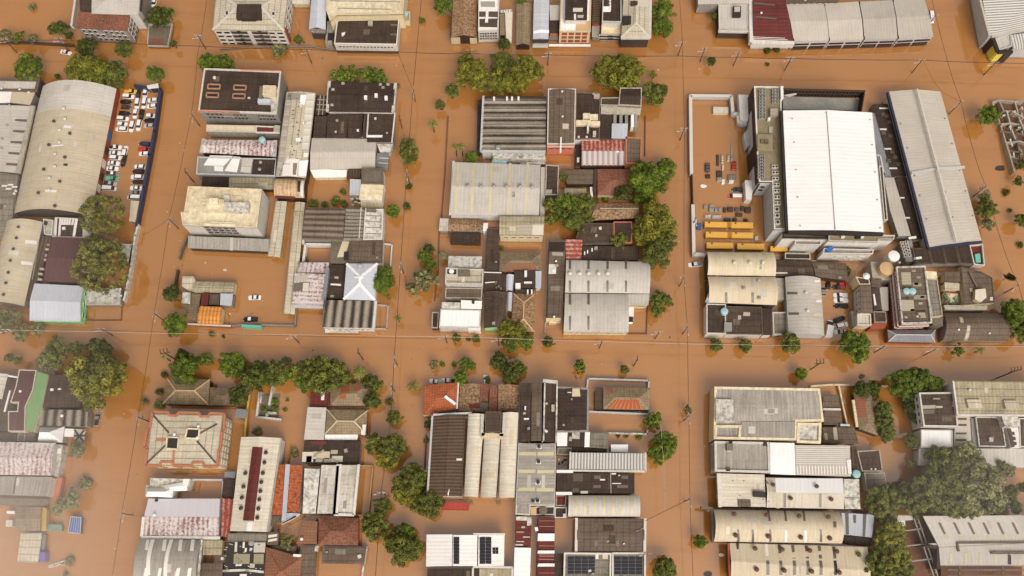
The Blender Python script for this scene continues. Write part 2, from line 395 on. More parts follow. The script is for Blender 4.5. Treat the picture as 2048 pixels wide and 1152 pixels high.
    def poly(s, pts, z, mat, wall="w_white", par=None, ph=.7, pw=.35, name="roof", base=-.8, ang=0.0):
        q = [P(x, y, z) for x, y in pts]; s.base(sum(q, Vector()) / len(q))
        zr = z - ph if par else z; m = MB()
        a = sum(q[i].x * q[(i + 1) % len(q)].y - q[(i + 1) % len(q)].x * q[i].y for i in range(len(q)))
        qq = q if a > 0 else q[::-1]
        m.face([Vector((p.x, p.y, zr)) for p in qq], [(p.x * math.cos(ang) + p.y * math.sin(ang), -p.x * math.sin(ang) + p.y * math.cos(ang)) for p in qq])
        s.rf = s.part(name, m, mat); s.SF = None; s.z = zr
        if wall:
            w = MB(); w.prism([p.copy() for p in qq], base, zr - .02 if not par else z - .03, False); s.part("wall", w, wall)
        if par: s.rimwall(qq[::-1], z, ph, pw, par)
        return s
    def uv(s, px, py):
        u = v = .5
        for _ in range(14):
            x, y = PX(s.SF(u, v)); x1, y1 = PX(s.SF(u + .01, v)); x2, y2 = PX(s.SF(u, v + .01))
            a, b, c, d = (x1 - x) * 100, (x2 - x) * 100, (y1 - y) * 100, (y2 - y) * 100; det = a * d - b * c
            if abs(det) < 1e-6: break
            ex, ey = px - x, py - y
            u += (d * ex - b * ey) / det * .8; v += (-c * ex + a * ey) / det * .8
            u, v = min(1.2, max(-.2, u)), min(1.2, max(-.2, v))
        return u, v
    def on(s, px, py):
        return P(px, py, s.z) if s.SF is None else s.SF(*s.uv(px, py))
    def patch(s, pts, mat, name="skylight", lift=.07):
        m = MB()
        if len(pts) == 2: (x0, y0), (x1, y1) = pts; pts = [(x0, y0), (x1, y0), (x1, y1), (x0, y1)]
        if s.SF is None:
            q = [P(x, y, s.z + lift) for x, y in pts]; m.prism(q, s.z - .05, s.z + lift)
        else:
            c = [s.uv(*p) for p in pts]; n = 8
            B = lambda a, b: tuple(c[0][i] * (1 - a) * (1 - b) + c[1][i] * a * (1 - b) + c[2][i] * a * b + c[3][i] * (1 - a) * b for i in (0, 1))
            G = [[s.SF(*B(i / n, j / n)) + Vector((0, 0, lift)) for j in range(n + 1)] for i in range(n + 1)]
            for i in range(n):
                for j in range(n): m.face([G[i][j + 1], G[i + 1][j + 1], G[i + 1][j], G[i][j]])
        s.part(name, m, mat); return s
    def vents(s, pts, mat="seal", sc=1.0, name="roof_vent"):
        for x, y in pts:
            o = link(name, vent_mesh(mat), None, s.root); o.location = s.on(x, y) - s.off; o.scale = (sc, sc, sc)
        return s
    def box(s, pts, z1, mat, name, z0=None):
        if len(pts) == 2: (x0, y0), (x1, y1) = pts; pts = [(x0, y0), (x1, y0), (x1, y1), (x0, y1)]
        m = MB(); m.prism([P(x, y, z1) for x, y in pts], s.z - .1 if z0 is None else z0, z1); s.part(name, m, mat); return s
    def well(s, pts, mat="frame", inner="black", h=.5):
        """a light well: dark opening with a raised kerb"""
        zc = s.z if s.SF is None else min(s.on(*p).z for p in pts) ; zt = s.z if s.SF is None else max(s.on(*p).z for p in pts)
        m = MB(); q = [P(x, y, zt + h) for x, y in pts]
        for i in range(4): m.bar(q[i], q[(i + 1) % 4], .4, h + .1 + zt - zc)
        o = s.part("light_well", m, mat)
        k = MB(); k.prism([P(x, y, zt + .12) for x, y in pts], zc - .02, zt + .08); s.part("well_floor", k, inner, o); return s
    def tankc(s, px, py, r, h, mat="tank", z=None):
        p = s.on(px, py) if z is None else P(px, py, z); m = MB(); m.cyl((p.x, p.y, p.z - .1), r, h, 18, r * .94, .25); s.part("water_tank", m, mat, smooth=False); return s
    def ac(s, pts, w=2.4, d=1.5, fans=2, mat="frame"):
        for x, y in pts:
            p = P(x, y, s.z + 1.0); m = MB(); m.box((p.x, p.y, s.z + .5), (w, d, 1.0)); o = s.part("cooling_unit", m, mat)
            k = MB()
            for i in range(fans): k.cyl((p.x + (i - (fans - 1) / 2) * w / max(1, fans), p.y, s.z + .98), min(d, w / fans) * .38, .06, 10)
            s.part("fan", k, "black", o)
        return s
    def wins(s, side, zs, n, w=1.3, h=1.2, u0=.06, u1=.94, frame="frame", pane="glass", name="window", skip=()):
        """windows on one wall: side N/E/S/W of the last roof, one row per height in zs"""
        E = {'S': ((0, 1), (1, 1)), 'E': ((1, 1), (1, 0)), 'W': ((0, 0), (0, 1)), 'N': ((1, 0), (0, 0))}[side]
        a, b = s.SF(*E[0]), s.SF(*E[1]); a.z = b.z = 0; e = (b - a).normalized(); nn = Vector((e.y, -e.x, 0))
        L = (b - a).length
        for r, z in enumerate(zs):
            for i in range(n):
                if (r, i) in skip: continue
                c = a + e * L * (u0 + (u1 - u0) * (i + .5) / n); c.z = z
                def bx(ww, hh, out, inn):
                    m = MB(); A = [c + e * x + Vector((0, 0, y)) for x, y in ((-ww, -hh), (ww, -hh), (ww, hh), (-ww, hh))]
                    f = [p + nn * out for p in A]; k = [p - nn * inn for p in A]; m.face(f)
                    for t in range(4): q = (t + 1) % 4; m.face([k[t], k[q], f[q], f[t]])
                    return m
                o = s.part(name, bx(w / 2, h / 2, .10, .4), frame)
                s.part("pane", bx(w / 2 - .14, h / 2 - .14, .14, .1), pane, o)
        return s
    def band(s, side, z0, z1, mat, u0=0.0, u1=1.0, out=.12, name="facade_panel"):
        E = {'S': ((0, 1), (1, 1)), 'E': ((1, 1), (1, 0)), 'W': ((0, 0), (0, 1)), 'N': ((1, 0), (0, 0))}[side]
        a, b = s.SF(*E[0]), s.SF(*E[1]); a.z = b.z = 0; e = (b - a).normalized(); nn = Vector((e.y, -e.x, 0))
        p, q = a + (b - a) * u0, a + (b - a) * u1; m = MB()
        m.prism([p + nn * out, q + nn * out, q - nn * .5, p - nn * .5], z0, z1, True, True); s.part(name, m, mat); return s
    def bars(s, lines, w, h, mat, name, lift=.25):
        m = MB()
        for l in lines:
            for (x0, y0), (x1, y1) in zip(l, l[1:]):
                m.bar(s.on(x0, y0) + Vector((0, 0, lift)), s.on(x1, y1) + Vector((0, 0, lift)), w, h)
        s.part(name, m, mat); return s
    def ridgecap(s, mat="white", w=.7):
        a, b, c = s.ridge; up = Vector((0, 0, .12)); m = MB(); m.bar(a + up, b + up, w, .2)
        pr = ((c[0], a), (c[3], a), (c[1], b), (c[2], b)) if s.ul >= s.vl else ((c[0], a), (c[1], a), (c[2], b), (c[3], b))
        for p, q in pr: m.bar(p + up, q + up, w, .2)
        s.part("ridge_cap", m, mat); return s

def fence(name, label, pts, h, mat, th=.3, cat="wall", cap=None):
    q = [P(x, y, h) for x, y in pts]; c = sum(q, Vector()) / len(q); off = Vector((c.x, c.y, 0)); m = MB(); k = MB()
    for a, b in zip(q, q[1:]):
        d = (b - a).normalized(); m.bar(a - d * th * .3, b + d * th * .3, th, h + .8)
        k.bar(a + Vector((0, 0, .08)), b + Vector((0, 0, .08)), th + .12, .12)
    if cap:
        r = empty(name, off); tag(r, label, cat, None, "thing"); link("panel", m.mesh("panel", off), mat, r); link("coping", k.mesh("coping", off), cap, r); return r
    o = link(name, m.mesh(name, off), mat); o.location = off; tag(o, label, cat, None, "thing"); return o
# ---------------- ground and flood water ----------------
def sheet(name, z, half, mat):
    m = MB(); m.face([Vector((-half, -half + 120, z)), Vector((half, -half + 120, z)), Vector((half, half + 120, z)), Vector((-half, half + 120, z))])
    o = link(name, m.mesh(name), mat); o["kind"] = "structure"; return o
g = NG("floodwater"); tc = g.n("ShaderNodeTexCoord").outputs["Object"]
n1 = g.noise(tc, .008, 4, .6); n2 = g.noise(g.vmul(tc, (1.0, .35, 1)), .05, 4, .6); n3 = g.noise(tc, .5, 2)
c = g.mix(g.math('MULTIPLY', n1, 1.0), lin((165, 110, 52), 1), lin((161, 110, 58), 1))
c = g.mix(g.math('MULTIPLY', g.math('SUBTRACT', n2, .38), 1.1), c, lin((170, 115, 62), 1))
n4 = g.noise(g.vmul(tc, (.35, 2.0, 1)), .06, 6, .75); c = g.mix(g.math('MULTIPLY', g.math('MAXIMUM', g.math('SUBTRACT', n4, .5), 0.0), 1.6), c, lin((126, 72, 28), 1))
g.l(c, g.b.inputs["Base Color"]); mrr = g.n("ShaderNodeMapRange"); g.l(g.noise(tc, .03, 4, .6), mrr.inputs[0]); mrr.inputs[1].default_value = .45; mrr.inputs[2].default_value = .65; mrr.inputs[3].default_value = .02; mrr.inputs[4].default_value = .10; g.l(mrr.outputs[0], g.b.inputs["Roughness"]); g.b.inputs["IOR"].default_value = 2.3
bp = g.n("ShaderNodeBump"); bp.inputs["Strength"].default_value = .08; bp.inputs["Distance"].default_value = .05; g.l(n3, bp.inputs["Height"]); g.l(bp.outputs[0], g.b.inputs["Normal"])
MATS["water"] = g.m
PLAIN("mud", (120, 84, 56), .9)
sheet("ground", -1.5, 900, "mud"); sheet("water", 0.0, 900, "water")

# ================= top row =================
b = Bld("apartment_block", "old grey apartment block with L-shaped mottled tile roof beside street corner")
b.roof('flat', [(156, -40), (290, -40), (283, 22), (160, 22)], 8.6, "dkk", wall="w_grey")
b.roof('hip', [(184, -60), (284, -60), (277, 30), (183, 27)], 9.8, "lgrey", rise=1.2, wall="w_white")
b.roof('flat', [(229, 15), (262, 16), (260, 26), (229, 26)], 9.3, "tiler", wall="w_grey", name="rear_tiles")
b.roof('shed', [(157, 24), (260, 26), (253, 60.5), (152, 54.5)], 9.3, "tiler", rise=-.5, wall="w_grey", name="tile_roof")
b.wins('S', (7.4, 5.0, 2.6), 8, 1.5, 1.3, skip=((0, 3), (1, 4), (2, 1))).wins('E', (7.2, 4.8, 2.4), 3, 1.4, 1.2)
b.z = 7; b.SF = None; b.bars([[(152, -10), (143, 52)]], .7, 2.0, "frame", "parapet")
b = Bld("house", "roofless pinkish ruined house beside the two dark street trees")
b.roof('flat', [(297, 47), (345, 47), (336, 91),(294, 90)], 2.4, "concd", wall="w_rust", par="conc", ph=1.0, pw=.35)
b.patch([(300, 76), (328, 78), (326, 88), (297, 87)], "tiler", "fallen_roofing")

b = Bld("apartment_block", "cream four-storey apartment block with hipped grid roof and dark rooftop plant")
b.roof('hip', [(433, -22), (578, -22), (568, 62), (425, 60)], 9.8, "gcream", rise=1.6, wall="w_white").ridgecap("frame", .8)
b.box([(474, 8), (522, 8), (522, 36), (472, 36)], 12.2, "dkk", "plant_room"); b.box([(484, 30), (512, 31), (511, 40), (483, 40)], 11.4, "black", "plant_box")
b.well([(450, 20), (457, 20), (457, 30), (450, 30)]); b.well([(543, 22), (550, 22), (550, 31), (543, 31)])
for u0, u1, n in ((.02, .24, 2), (.76, .99, 2)): b.wins('S', (8.4, 6.0, 3.6, 1.3), n, 2.2, 1.3, u0, u1)
for u0, u1, n in ((.27, .45, 2), (.56, .74, 2)): b.wins('S', (8.4, 6.0, 3.6, 1.3), n, 3.6, 1.5, u0, u1, "w_grey", "dkk", "balcony")
b.wins('E', (8.0, 5.6, 3.2), 4, 1.6, 1.3).band('E', .4, 8.6, "w_brick", .05, .16)
b = Bld("shop", "narrow building under pale hipped metal roof in a passage")
b.roof('gable', [(624, -20), (653, -20), (651, 59), (618, 58)], 7, "blue", rise=1.4, ax='y', wall="w_dk")
b.wins('S', (5.0,), 5, .7, .9).band('S', 5.8, 6.9, "w_grey")
b = Bld("house", "low cream annex with flat roof behind the flooded yard")
b.roof('flat', [(580, -30), (622, -30), (620, 8), (585, 8)], 3.0, "creamp", wall="w_cream")
b = Bld("office_building", "large cream concrete office block with stepped flat roof")
b.poly([(655, -40), (812, -40), (806, 28), (674, 30), (660, 42), (652, 20)], 9.5, "creamc", wall="w_cream", par="w_cream", ph=.5)
b.bars([[(676, 17), (782, 19)], [(660, 2), (800, 4)]], .3, .3, "steel", "roof_pipe")
b = Bld("shop", "white-edged shop with very dark flat roof and row of small windows")
b.roof('flat', [(675, 28), (799, 31), (794, 89), (668, 87)], 6.2, "dkk", wall="w_white", par="w_white", ph=.5)
b.patch([(683, 66), (691, 64), (689, 70), (684, 74)], "sky_w", "roof_patch").patch([(781, 48), (795, 48), (795, 52), (781, 52)], "skdk").patch([(781, 67), (795, 67), (795, 71), (781, 71)], "skdk")
b.box([(722, 29), (740, 29), (740, 37), (722, 37)], 6.6, "concd", "roof_hatch").box([(736, 34), (745, 34), (745, 50), (736, 50)], 6.5, "conc", "roof_duct")
b.wins('S', (4.4,), 16, 1.0, .9).band('S', .2, 1.6, "w_dk")
b.box([(654, 42), (666, 43), (664, 90), (650, 88)], 3.4, "grey", "side_roof", -.8).box([(656, 66), (667, 66), (666, 80), (655, 80)], 3.7, "black", "dark_opening", 3.3)
b = Bld("shed", "small corner shed carrying a pale blue water tank")
b.roof('flat', [(804, 21), (820, 23), (820, 43), (803, 42)], 3.6, "conc", wall="w_cream", par="w_cream", ph=.4).tankc(811, 29, 1.1, 1.0)

b = Bld("warehouse", "long mossy clay-tile gabled shed beside a cream gateway")
b.roof('gable', [(905, -20), (955, -20), (953, 74), (901, 75)], 4.8, "tilem", rise=1.6, ax='y', wall="w_brown")
b.band('S', -.5, 4.4, "w_cream", .02, .36).band('S', -.5, 3.8, "w_cream", .74, 1.0)
b.bars([[(905, -10), (901, 75)]], .5, .3, "w_dk", "gutter")
b = Bld("office_building", "narrow white building with dark roof panels and gridded glass front")
b.roof('flat', [(957, -20), (999, -20), (997, 61), (956, 62)], 8, "white", wall="w_white", par="frame", ph=.4)
b.patch([(958, 23), (971, 23), (971, 34), (958, 34)], "dkrib", "roof_sheet").patch([(977, 23), (996, 23), (996, 35), (977, 34)], "dkrib", "roof_sheet")
b.patch([(959, 38), (995, 37), (994, 55), (959, 54)], "dkrib", "roof_sheet").patch([(961, 3), (990, 3), (990, 14), (962, 14)], "grey", "roof_sheet")
b.box([(973, 20), (977, 20), (976, 44), (970, 44)], 8.1, "white", "roof_duct").wins('S', (6.4, 4.8, 3.2), 7, 1.0, 1.3)
b = Bld("shed", "low cream lean-to shed between tile roofs and big bush")
b.roof('shedr', [(1010, 24), (1025, 24), (1023, 87), (1012, 78)], 3, "creamp", rise=.6, ax='y', wall="w_cream")
b.roof('flat', [(1000, 20), (1024, 18), (1024, 24), (1000, 25)], 3.4, "whrib", wall="w_grey", name="canopy")
b.roof('flat', [(1000, 28), (1010, 26), (1010, 70), (1000, 70)], 3.1, "tileg", wall="w_brown", name="side_roof")
b = Bld("house", "long weathered grey tile house roof under overhanging tree")
b.roof('gable', [(1033, 9), (1064, 8), (1060, 90), (1032, 90)], 3.6, "tileg", rise=1.2, ax='y', wall="w_brown")
b = Bld("shop", "white corrugated shop roof peppered with dark spots, grey gantry front")
b.roof('gable', [(1068, -20), (1099, -20), (1097, 78), (1066, 78)], 6, "blue", rise=.5, ax='y', wall="w_grey", swap=False)
for k in range(8): b.patch([(1070, 6 + k * 7.5), (1096, 6 + k * 7.5), (1096, 8.4 + k * 7.5), (1070, 8.4 + k * 7.5)], "rustw2", "roof_stain")
b.patch([(1067, 62), (1098, 60), (1098, 66), (1067, 68)], "bright", "roof_sheet")
b.band('S', 3.6, 5.4, "w_dk").box([(1066, 84), (1097, 84), (1096, 95), (1065, 95)], 2.4, "lgrey", "canopy", 2.1)
b = Bld("apartment_block", "cream building with rows of arched red-shaded windows on its facade")
b.roof('flat', [(1122, -20), (1183, -20), (1181, 63), (1119, 63)], 8.4, "white", wall="w_cream", par="w_cream", ph=.4)
b.wins('S', (6.9, 4.6, 2.3), 4, 1.9, 1.4, frame="w_redw", pane="w_brick")
b.patch([(1152, 42), (1180, 42), (1179, 62), (1151, 62)], "tan", "terrace_floor")
b.roof('flat', [(1131, -20), (1176, -20), (1174, 40), (1130, 40)], 11, "dkk", wall="w_white", name="upper_roof")
b.patch([(1146, 16), (1166, 16), (1165, 24), (1146, 24)], "creamp", "roof_patch").patch([(1148, 28), (1152, 28), (1152, 40), (1148, 40)], "white", "roof_patch").patch([(1155, 30), (1168, 30), (1166, 36), (1155, 36)], "conc", "roof_patch")
b.box([(1098, 88), (1181, 88.5), (1181, 92.5), (1098, 92)], 2.0, "white", "canopy", 1.6)
b = Bld("house", "small dark-roofed house squeezed beside the cream arched-window building")
b.roof('flat', [(1099, 40), (1118, 40), (1117, 66), (1099, 66)], 5, "dkk", wall="w_orange").band('S', -.5, 2.4, "w_grey")
b.roof('flat', [(1099, 10), (1121, 10), (1119, 40), (1100, 40)], 5.6, "lgrey", wall="w_white", name="rear_roof")
b = Bld("house", "narrow brown-roofed house in dark alley beneath high neighbours")
b.roof('shed', [(1186, -20), (1201, -20), (1199, 48), (1184, 48)], 5, "brnrib", rise=.5, ax='y', wall="w_brick", swap=True)
b.roof('flat', [(1184, 50), (1200, 50), (1199, 75), (1184, 74)], 3.2, "grey", wall="w_grey", name="porch_roof")
b = Bld("office_building", "dark-roofed block with cream terrace and black glazed street front")
b.roof('flat', [(1206, -20), (1243, -20), (1243, 44), (1204, 43)], 8, "dkk", wall="w_white", par="w_pale", ph=.4)
b.patch([(1206, 13), (1222, 13), (1221, 24), (1206, 24)], "bright", "roof_patch")
for k in range(4): b.box([(1219 + k * 0, -2 + k * 6), (1222, -2 + k * 6), (1222, 2 + k * 6), (1219, 2 + k * 6)], 8.0, "whitep", "roof_box")
b.roof('flat', [(1203, 48), (1243, 49), (1242, 69), (1202, 68)], 5, "creamc", wall="w_pale", par="w_cream", ph=.4, name="terrace")
b.wins('S', (3.6, 1.8), 2, 5.2, 1.2, frame="frame", pane="black")
b = Bld("apartment_block", "corner building with pale gridded hip roof and white fascia")
b.roof('hip', [(1248, -40), (1302, -40), (1300, 75), (1242, 75)], 7, "gcream", rise=1.4, wall="w_dk").ridgecap("creamp", .7)
b.bars([[(1302, -40), (1300, 75), (1242, 75)]], .9, .8, "frame", "fascia", .1)
b.patch([(1274, 0), (1298, 0), (1297, 14), (1274, 13)], "creamp", "roof_sheet").box([(1246, 32), (1262, 31), (1262, 47), (1246, 47)], 8.6, "black", "plant_box")
b.box([(1262, 2), (1276, 2), (1275, 9), (1262, 9)], 9.0, "dkk", "roof_hatch")

# warehouse top right
b = Bld("warehouse", "long grey warehouse of four roof bays with blue doors along street")
for k, Q in enumerate(([(1571, 8), (1648, 7), (1658, 81), (1588, 83)], [(1649, 7), (1717, 3), (1727, 79), (1659, 81)], [(1719, 3), (1785, 0), (1795, 77), (1729, 79)], [(1786, -2), (1848, -4), (1867, 73), (1797, 77)])):
    b.roof('gable', Q, 5.6 + .06 * (k % 2), "taupe", rise=.9, wall="w_pale", swap=False, inset=.1)
    b.band('S', 3.1, 4.0, "w_brown", .04, .47).band('S', 3.1, 4.0, "w_brown", .53, .96).band('S', -.4, 2.2, "w_brown", .04, .47).band('S', -.4, 2.2, "w_brown", .53, .96)
    b.wins('S', (1.2,), 1, 3.2, 2.0, .62 if k % 2 else .10, .9 if k % 2 else .38, frame="w_pale" if k == 0 else "glassb", pane="black", name="loading_door")
    b.bars([[Q[0], Q[3]]], .35, .5, "darkmetal", "gutter", .15)
b = Bld("warehouse", "maroon ribbed roof with white cornice beside the long grey warehouse")
b.roof('gable', [(1504, -20), (1566, -20), (1586, 82), (1506, 82)], 6, "redroof", rise=1.0, ax='x', wall="w_white", swap=True)
b.patch([(1512, 32), (1553, 36), (1553, 39), (1512, 35)], "skdk").patch([(1508, 4), (1550, 9), (1550, 12), (1508, 8)], "skdk")
for k in range(3): b.patch([(1507, 73.5 + k * 3), (1570 + k * 5, 76 + k * 3), (1570 + k * 5, 77 + k * 3), (1507, 74.6 + k * 3)], "white", "roof_flashing")
b.bars([[(1501, -20), (1503, 84), (1588, 86)]], 1.4, 2.4, "w_white", "cornice", .2)
b.vents([(1522, 27)], "whitep", .8)
b = Bld("house", "flat white corner house with a small roof hatch")
b.roof('flat', [(1437, 8), (1497, 8), (1497, 61), (1438, 60)], 5.6, "lgrey", wall="w_dk", par="w_white", ph=.3, pw=.4)
b.box([(1467, 12), (1482, 12), (1482, 32), (1466, 32)], 6.6, "black", "roof_hatch").box([(1469, 13), (1480, 13), (1480, 22), (1469, 22)], 7.2, "lgrey", "hatch_cover")
b.bars([[(1437, 61), (1498, 62)]], 1.2, 1.0, "frame", "cornice", .3)
b = Bld("house", "broad white flat roof at the photo's upper edge over flooded yard")
b.roof('flat', [(1396, -40), (1500, -40), (1499, 7), (1396, 8)], 6.4, "lgrey", wall="w_grey")
b = Bld("office_building", "grey flat-roofed block with small windows beyond the warehouse bays")
b.roof('flat', [(1570, -40), (1680, -40), (1676, 5), (1572, 7)], 6.5, "dk2", wall="w_grey").wins('S', (5.5,), 8, 1.0, .7)

b = Bld("warehouse", "white ribbed metal hangar with yellow corner shopfront framed in black")
b.roof('flat', [(1958, -40), (2130, -50), (2130, 40), (1979, 73)], 8.5, "whrib", wall="w_pale", swap=True)
b.bars([[(1984, 72), (2080, 52)], [(1955, -20), (1979, 72)]], .8, 1.0, "lgrey", "fascia", .2)
b.roof('flat', [(2020, 70), (2110, 58), (2110, 100), (2026, 97)], 6.5, "whrib", wall="w_pale", name="lower_roof")
b.roof('flat', [(1990, 76), (2022, 66), (2024, 92), (1998, 100)], 7.4, "lgrey", wall="w_grey", par="w_pale", ph=.4, name="corner_roof")
def slab(b, p0, p1, z0, z1, mat, out, name):
    a, c = P(*p0, z1), P(*p1, z1); e = (c - a).normalized(); n = Vector((e.y, -e.x, 0)); m = MB(); m.prism([a + n * out, c + n * out, c - n * .6, a - n * .6], z0, z1, True, True); b.part(name, m, mat)
slab(b, (1986, 73), (1990, 85), -.8, 7.3, "black", .5, "shopfront_frame"); slab(b, (2013, 103), (2026, 102.5), -.8, 7.3, "black", .5, "shopfront_frame"); slab(b, (1986, 73), (1997, 103), 6.5, 7.4, "black", .6, "shopfront_frame"); slab(b, (1997, 103), (2026, 102.5), 6.5, 7.4, "black", .6, "shopfront_frame")
slab(b, (1990, 85), (1997, 103), -.8, 6.5, "w_yellow", .4, "shopfront_panel"); slab(b, (1997, 103), (2013, 103), -.8, 6.5, "w_yellow", .4, "shopfront_panel"); slab(b, (1993, 92), (1994.6, 96), 2.5, 6.0, "ochre", .5, "sign_emblem")

# ================= west block =================
b = Bld("warehouse", "big barrel-vaulted warehouse with cream roof and silver north end")
b.roof('barrel', [(86, 172), (233, 177), (222, 233), (71, 229)], 3.4, "lgrey", rise=5.2, ax='y', wall="w_dk").band('E', -.5, 3.3, "w_redw", out=.05)
b.roof('barrel', [(71, 229), (222, 233), (182, 431), (28, 427)], 3.4, "cream", rise=5.2, ax='y', wall="w_dk").band('E', -.5, 3.3, "w_redw", out=.05)
for u, w, m in ((.13, .10, "w_blue"), (.30, .07, "black"), (.43, .08, "w_white"), (.56, .07, "black"), (.68, .07, "w_white"), (.78, .1, "w_blue"), (.90, .05, "black")): b.band('E', .3, 3.0, m, 1 - u - w, 1 - u)
b.vents([(109, 244), (141, 268), (99, 291), (131, 316), (89, 340), (121, 364), (78, 387), (111, 413)], "darkmetal").vents([(131, 239), (121, 261), (120, 286), (111, 309), (111, 334), (100, 357), (100, 381), (129, 218)], "seal")
b.patch([(128, 251), (143, 252), (142, 257), (127, 256)], "sky_w").patch([(91, 379), (114, 380), (113, 385), (90, 384)], "sky_w").patch([(104, 291), (127, 289), (127, 292), (104, 294)], "sky_w").patch([(127, 327), (136, 327), (135, 332), (127, 332)], "darkmetal", "roof_hatch")
b.patch([(160, 408), (170, 410), (168, 423), (160, 422)], "blue", "roof_patch")
b = Bld("factory", "grey parapet roof with a silver panel beside the big vault")
b.roof('flat', [(-20, 155), (80, 157), (73, 183), (-20, 182)], 5, "lgrey", wall="w_dk", par="dk2", ph=.6, pw=1.0)
b.vents([(5, 178), (41, 180), (59, 186)], "seal", .9)
b = Bld("factory", "factory roof half white and half cream against the vault")
b.roof('shed', [(24, 183), (70, 185), (61, 211), (22, 206)], 4.6, "cream", rise=.5, ax='x', wall="w_grey")
b.roof('shed', [(-20, 182), (23.5, 183), (21.5, 206), (-20, 208)], 4.7, "white", rise=.5, ax='x', wall="w_grey", name="white_roof")
b = Bld("factory", "grey factory roof with dark slots of sloping skylights")
b.roof('flat', [(-20, 209), (66, 212), (36, 346), (-20, 341)], 4.8, "lgrey", wall="w_grey", swap=True)
for k in range(5): x = 55 - k * 4.6; y = 243 + k * 22; b.patch([(x - 24, y - 5), (x, y - 4), (x - 1, y + 1), (x - 25, y - 1)], "skdk")
b.bars([[(66, 212), (36, 346)]], 1.6, .9, "conc", "gutter", .3); b.vents([(20, 211), (15, 252), (5, 279), (4, 298)], "steel", .8)
b = Bld("factory", "dark grey low roof with pale sheets west of the vault")
b.poly([(-20, 343), (36, 349), (26, 428), (-20, 428)], 4.2, "ggrey", wall="w_grey")
for x, y in ((16, 368), (24, 372), (4, 370), (12, 376)): b.patch([(x, y), (x + 11, y), (x + 10, y + 3), (x - 1, y + 3)], "sky_w", "roof_sheet")
b.roof('flat', [(-20, 396), (27, 397), (24, 470), (-20, 470)], 4.5, "ggrey", wall="w_grey", name="lower_roof"); b.vents([(34, 364), (30, 388)], "seal", .9)
b = Bld("warehouse", "smaller cream vault with six dark vents down its middle")
b.roof('barrel', [(13, 443), (86, 444), (48, 612), (-28, 605)], 4.0, "cream", rise=3, ax='y', wall="w_grey")
b.vents([(34, 477), (28, 499), (22, 522), (18, 546), (13, 567), (8, 590), (38, 455)], "darkmetal", .9)
b.patch([(51, 480), (74, 482), (73, 489), (50, 487)], "sky_w").patch([(43, 522), (65, 525), (64, 531), (42, 529)], "sky_w")
b = Bld("shed", "dark brown strip roof cluttered with ducts along the small vault")
b.roof('flat', [(82, 470), (103, 475), (64, 600), (50, 600)], 3.2, "brnrib", wall="w_brown")
for x, y in ((94, 487), (91, 496), (90, 508), (88, 517), (80, 535), (77, 545), (76, 556)): b.box([(x, y), (x + 8, y + 1), (x + 7, y + 5), (x - 1, y + 4)], 3.8, "conc", "roof_duct")
b.bars([[(79, 486), (66, 560)]], .25, .3, "steel", "pipe", .6)
b = Bld("shed", "dark roof crossed by thin white sheets beside big crown")
b.roof('flat', [(110, 434), (180, 438), (181, 476), (104, 474)], 3.8, "dkk", wall="w_grey", par="w_white", ph=.3)
for x in (108, 116, 121, 126, 131, 136, 142): b.patch([(x + 3, 436), (x + 7, 436), (x + 5, 472 if x < 120 else 450), (x, 472 if x < 120 else 450)], "sky_w", "roof_sheet")
b.patch([(150, 438), (156, 438), (150, 474), (145, 474)], "white", "roof_sheet").patch([(166, 440), (178, 440), (178, 475), (165, 474)], "lgrey", "roof_sheet")
b = Bld("shed", "small concrete box roof behind the striped dark shed")
b.roof('flat', [(86, 437), (106, 440), (104, 470), (88, 468)], 4.6, "conc", wall="w_grey", par="w_pale", ph=.5).box([(88, 442), (94, 443), (93, 450), (87, 449)], 4.6, "black", "roof_hatch")
b = Bld("warehouse", "maroon metal gable roof shaded by the huge olive crown")
b.roof('gable', [(104, 474), (196, 477), (184, 566), (88, 563)], 5, "maroon", rise=1.2, wall="w_brown")
b = Bld("warehouse", "silver gable roof over mint green walls")
b.roof('gable', [(69, 567), (168, 572), (161, 643), (59, 641)], 4.6, "blue", rise=1.4, wall="w_green")
b.wins('E', (3.2, 1.4), 3, 1.6, .9, frame="w_green", pane="black").wins('S', (3.2,), 6, 2.6, .7, frame="w_green", pane="dk2")
b = Bld("shed", "stained concrete annex roof under the olive crown")
b.roof('flat', [(168, 576), (241, 576), (240, 609), (170, 609)], 3.2, "concw", wall="w_grey", par="concw", ph=.3).vents([(242, 578), (243, 592)], "whitep", .5)
b = Bld("shed", "little speckled concrete roof against the white yard wall")
b.roof('flat', [(240, 487), (263, 488), (256, 526), (237, 516)], 3.0, "concw", wall="w_dk")
b = Bld("shed", "long narrow cream carport at the end of navy wall")
b.roof('flat', [(262, 401), (278, 402), (270, 444), (258, 442)], 3.0, "cream", wall=None); b.bars([[(262, 402), (259, 442)], [(277, 403), (270, 443)]], .3, 3.4, "conc", "side_wall", -.1)
b = Bld("canopy", "white tilted canopy over the navy wall's corner")
b.roof('shed', [(293, 171), (316, 166), (318, 176), (297, 179)], 3.2, "white", rise=.4, wall=None); b.bars([[(297, 171), (299, 178)], [(314, 168), (316, 176)]], .2, 4.0, "steel", "support", -.2)

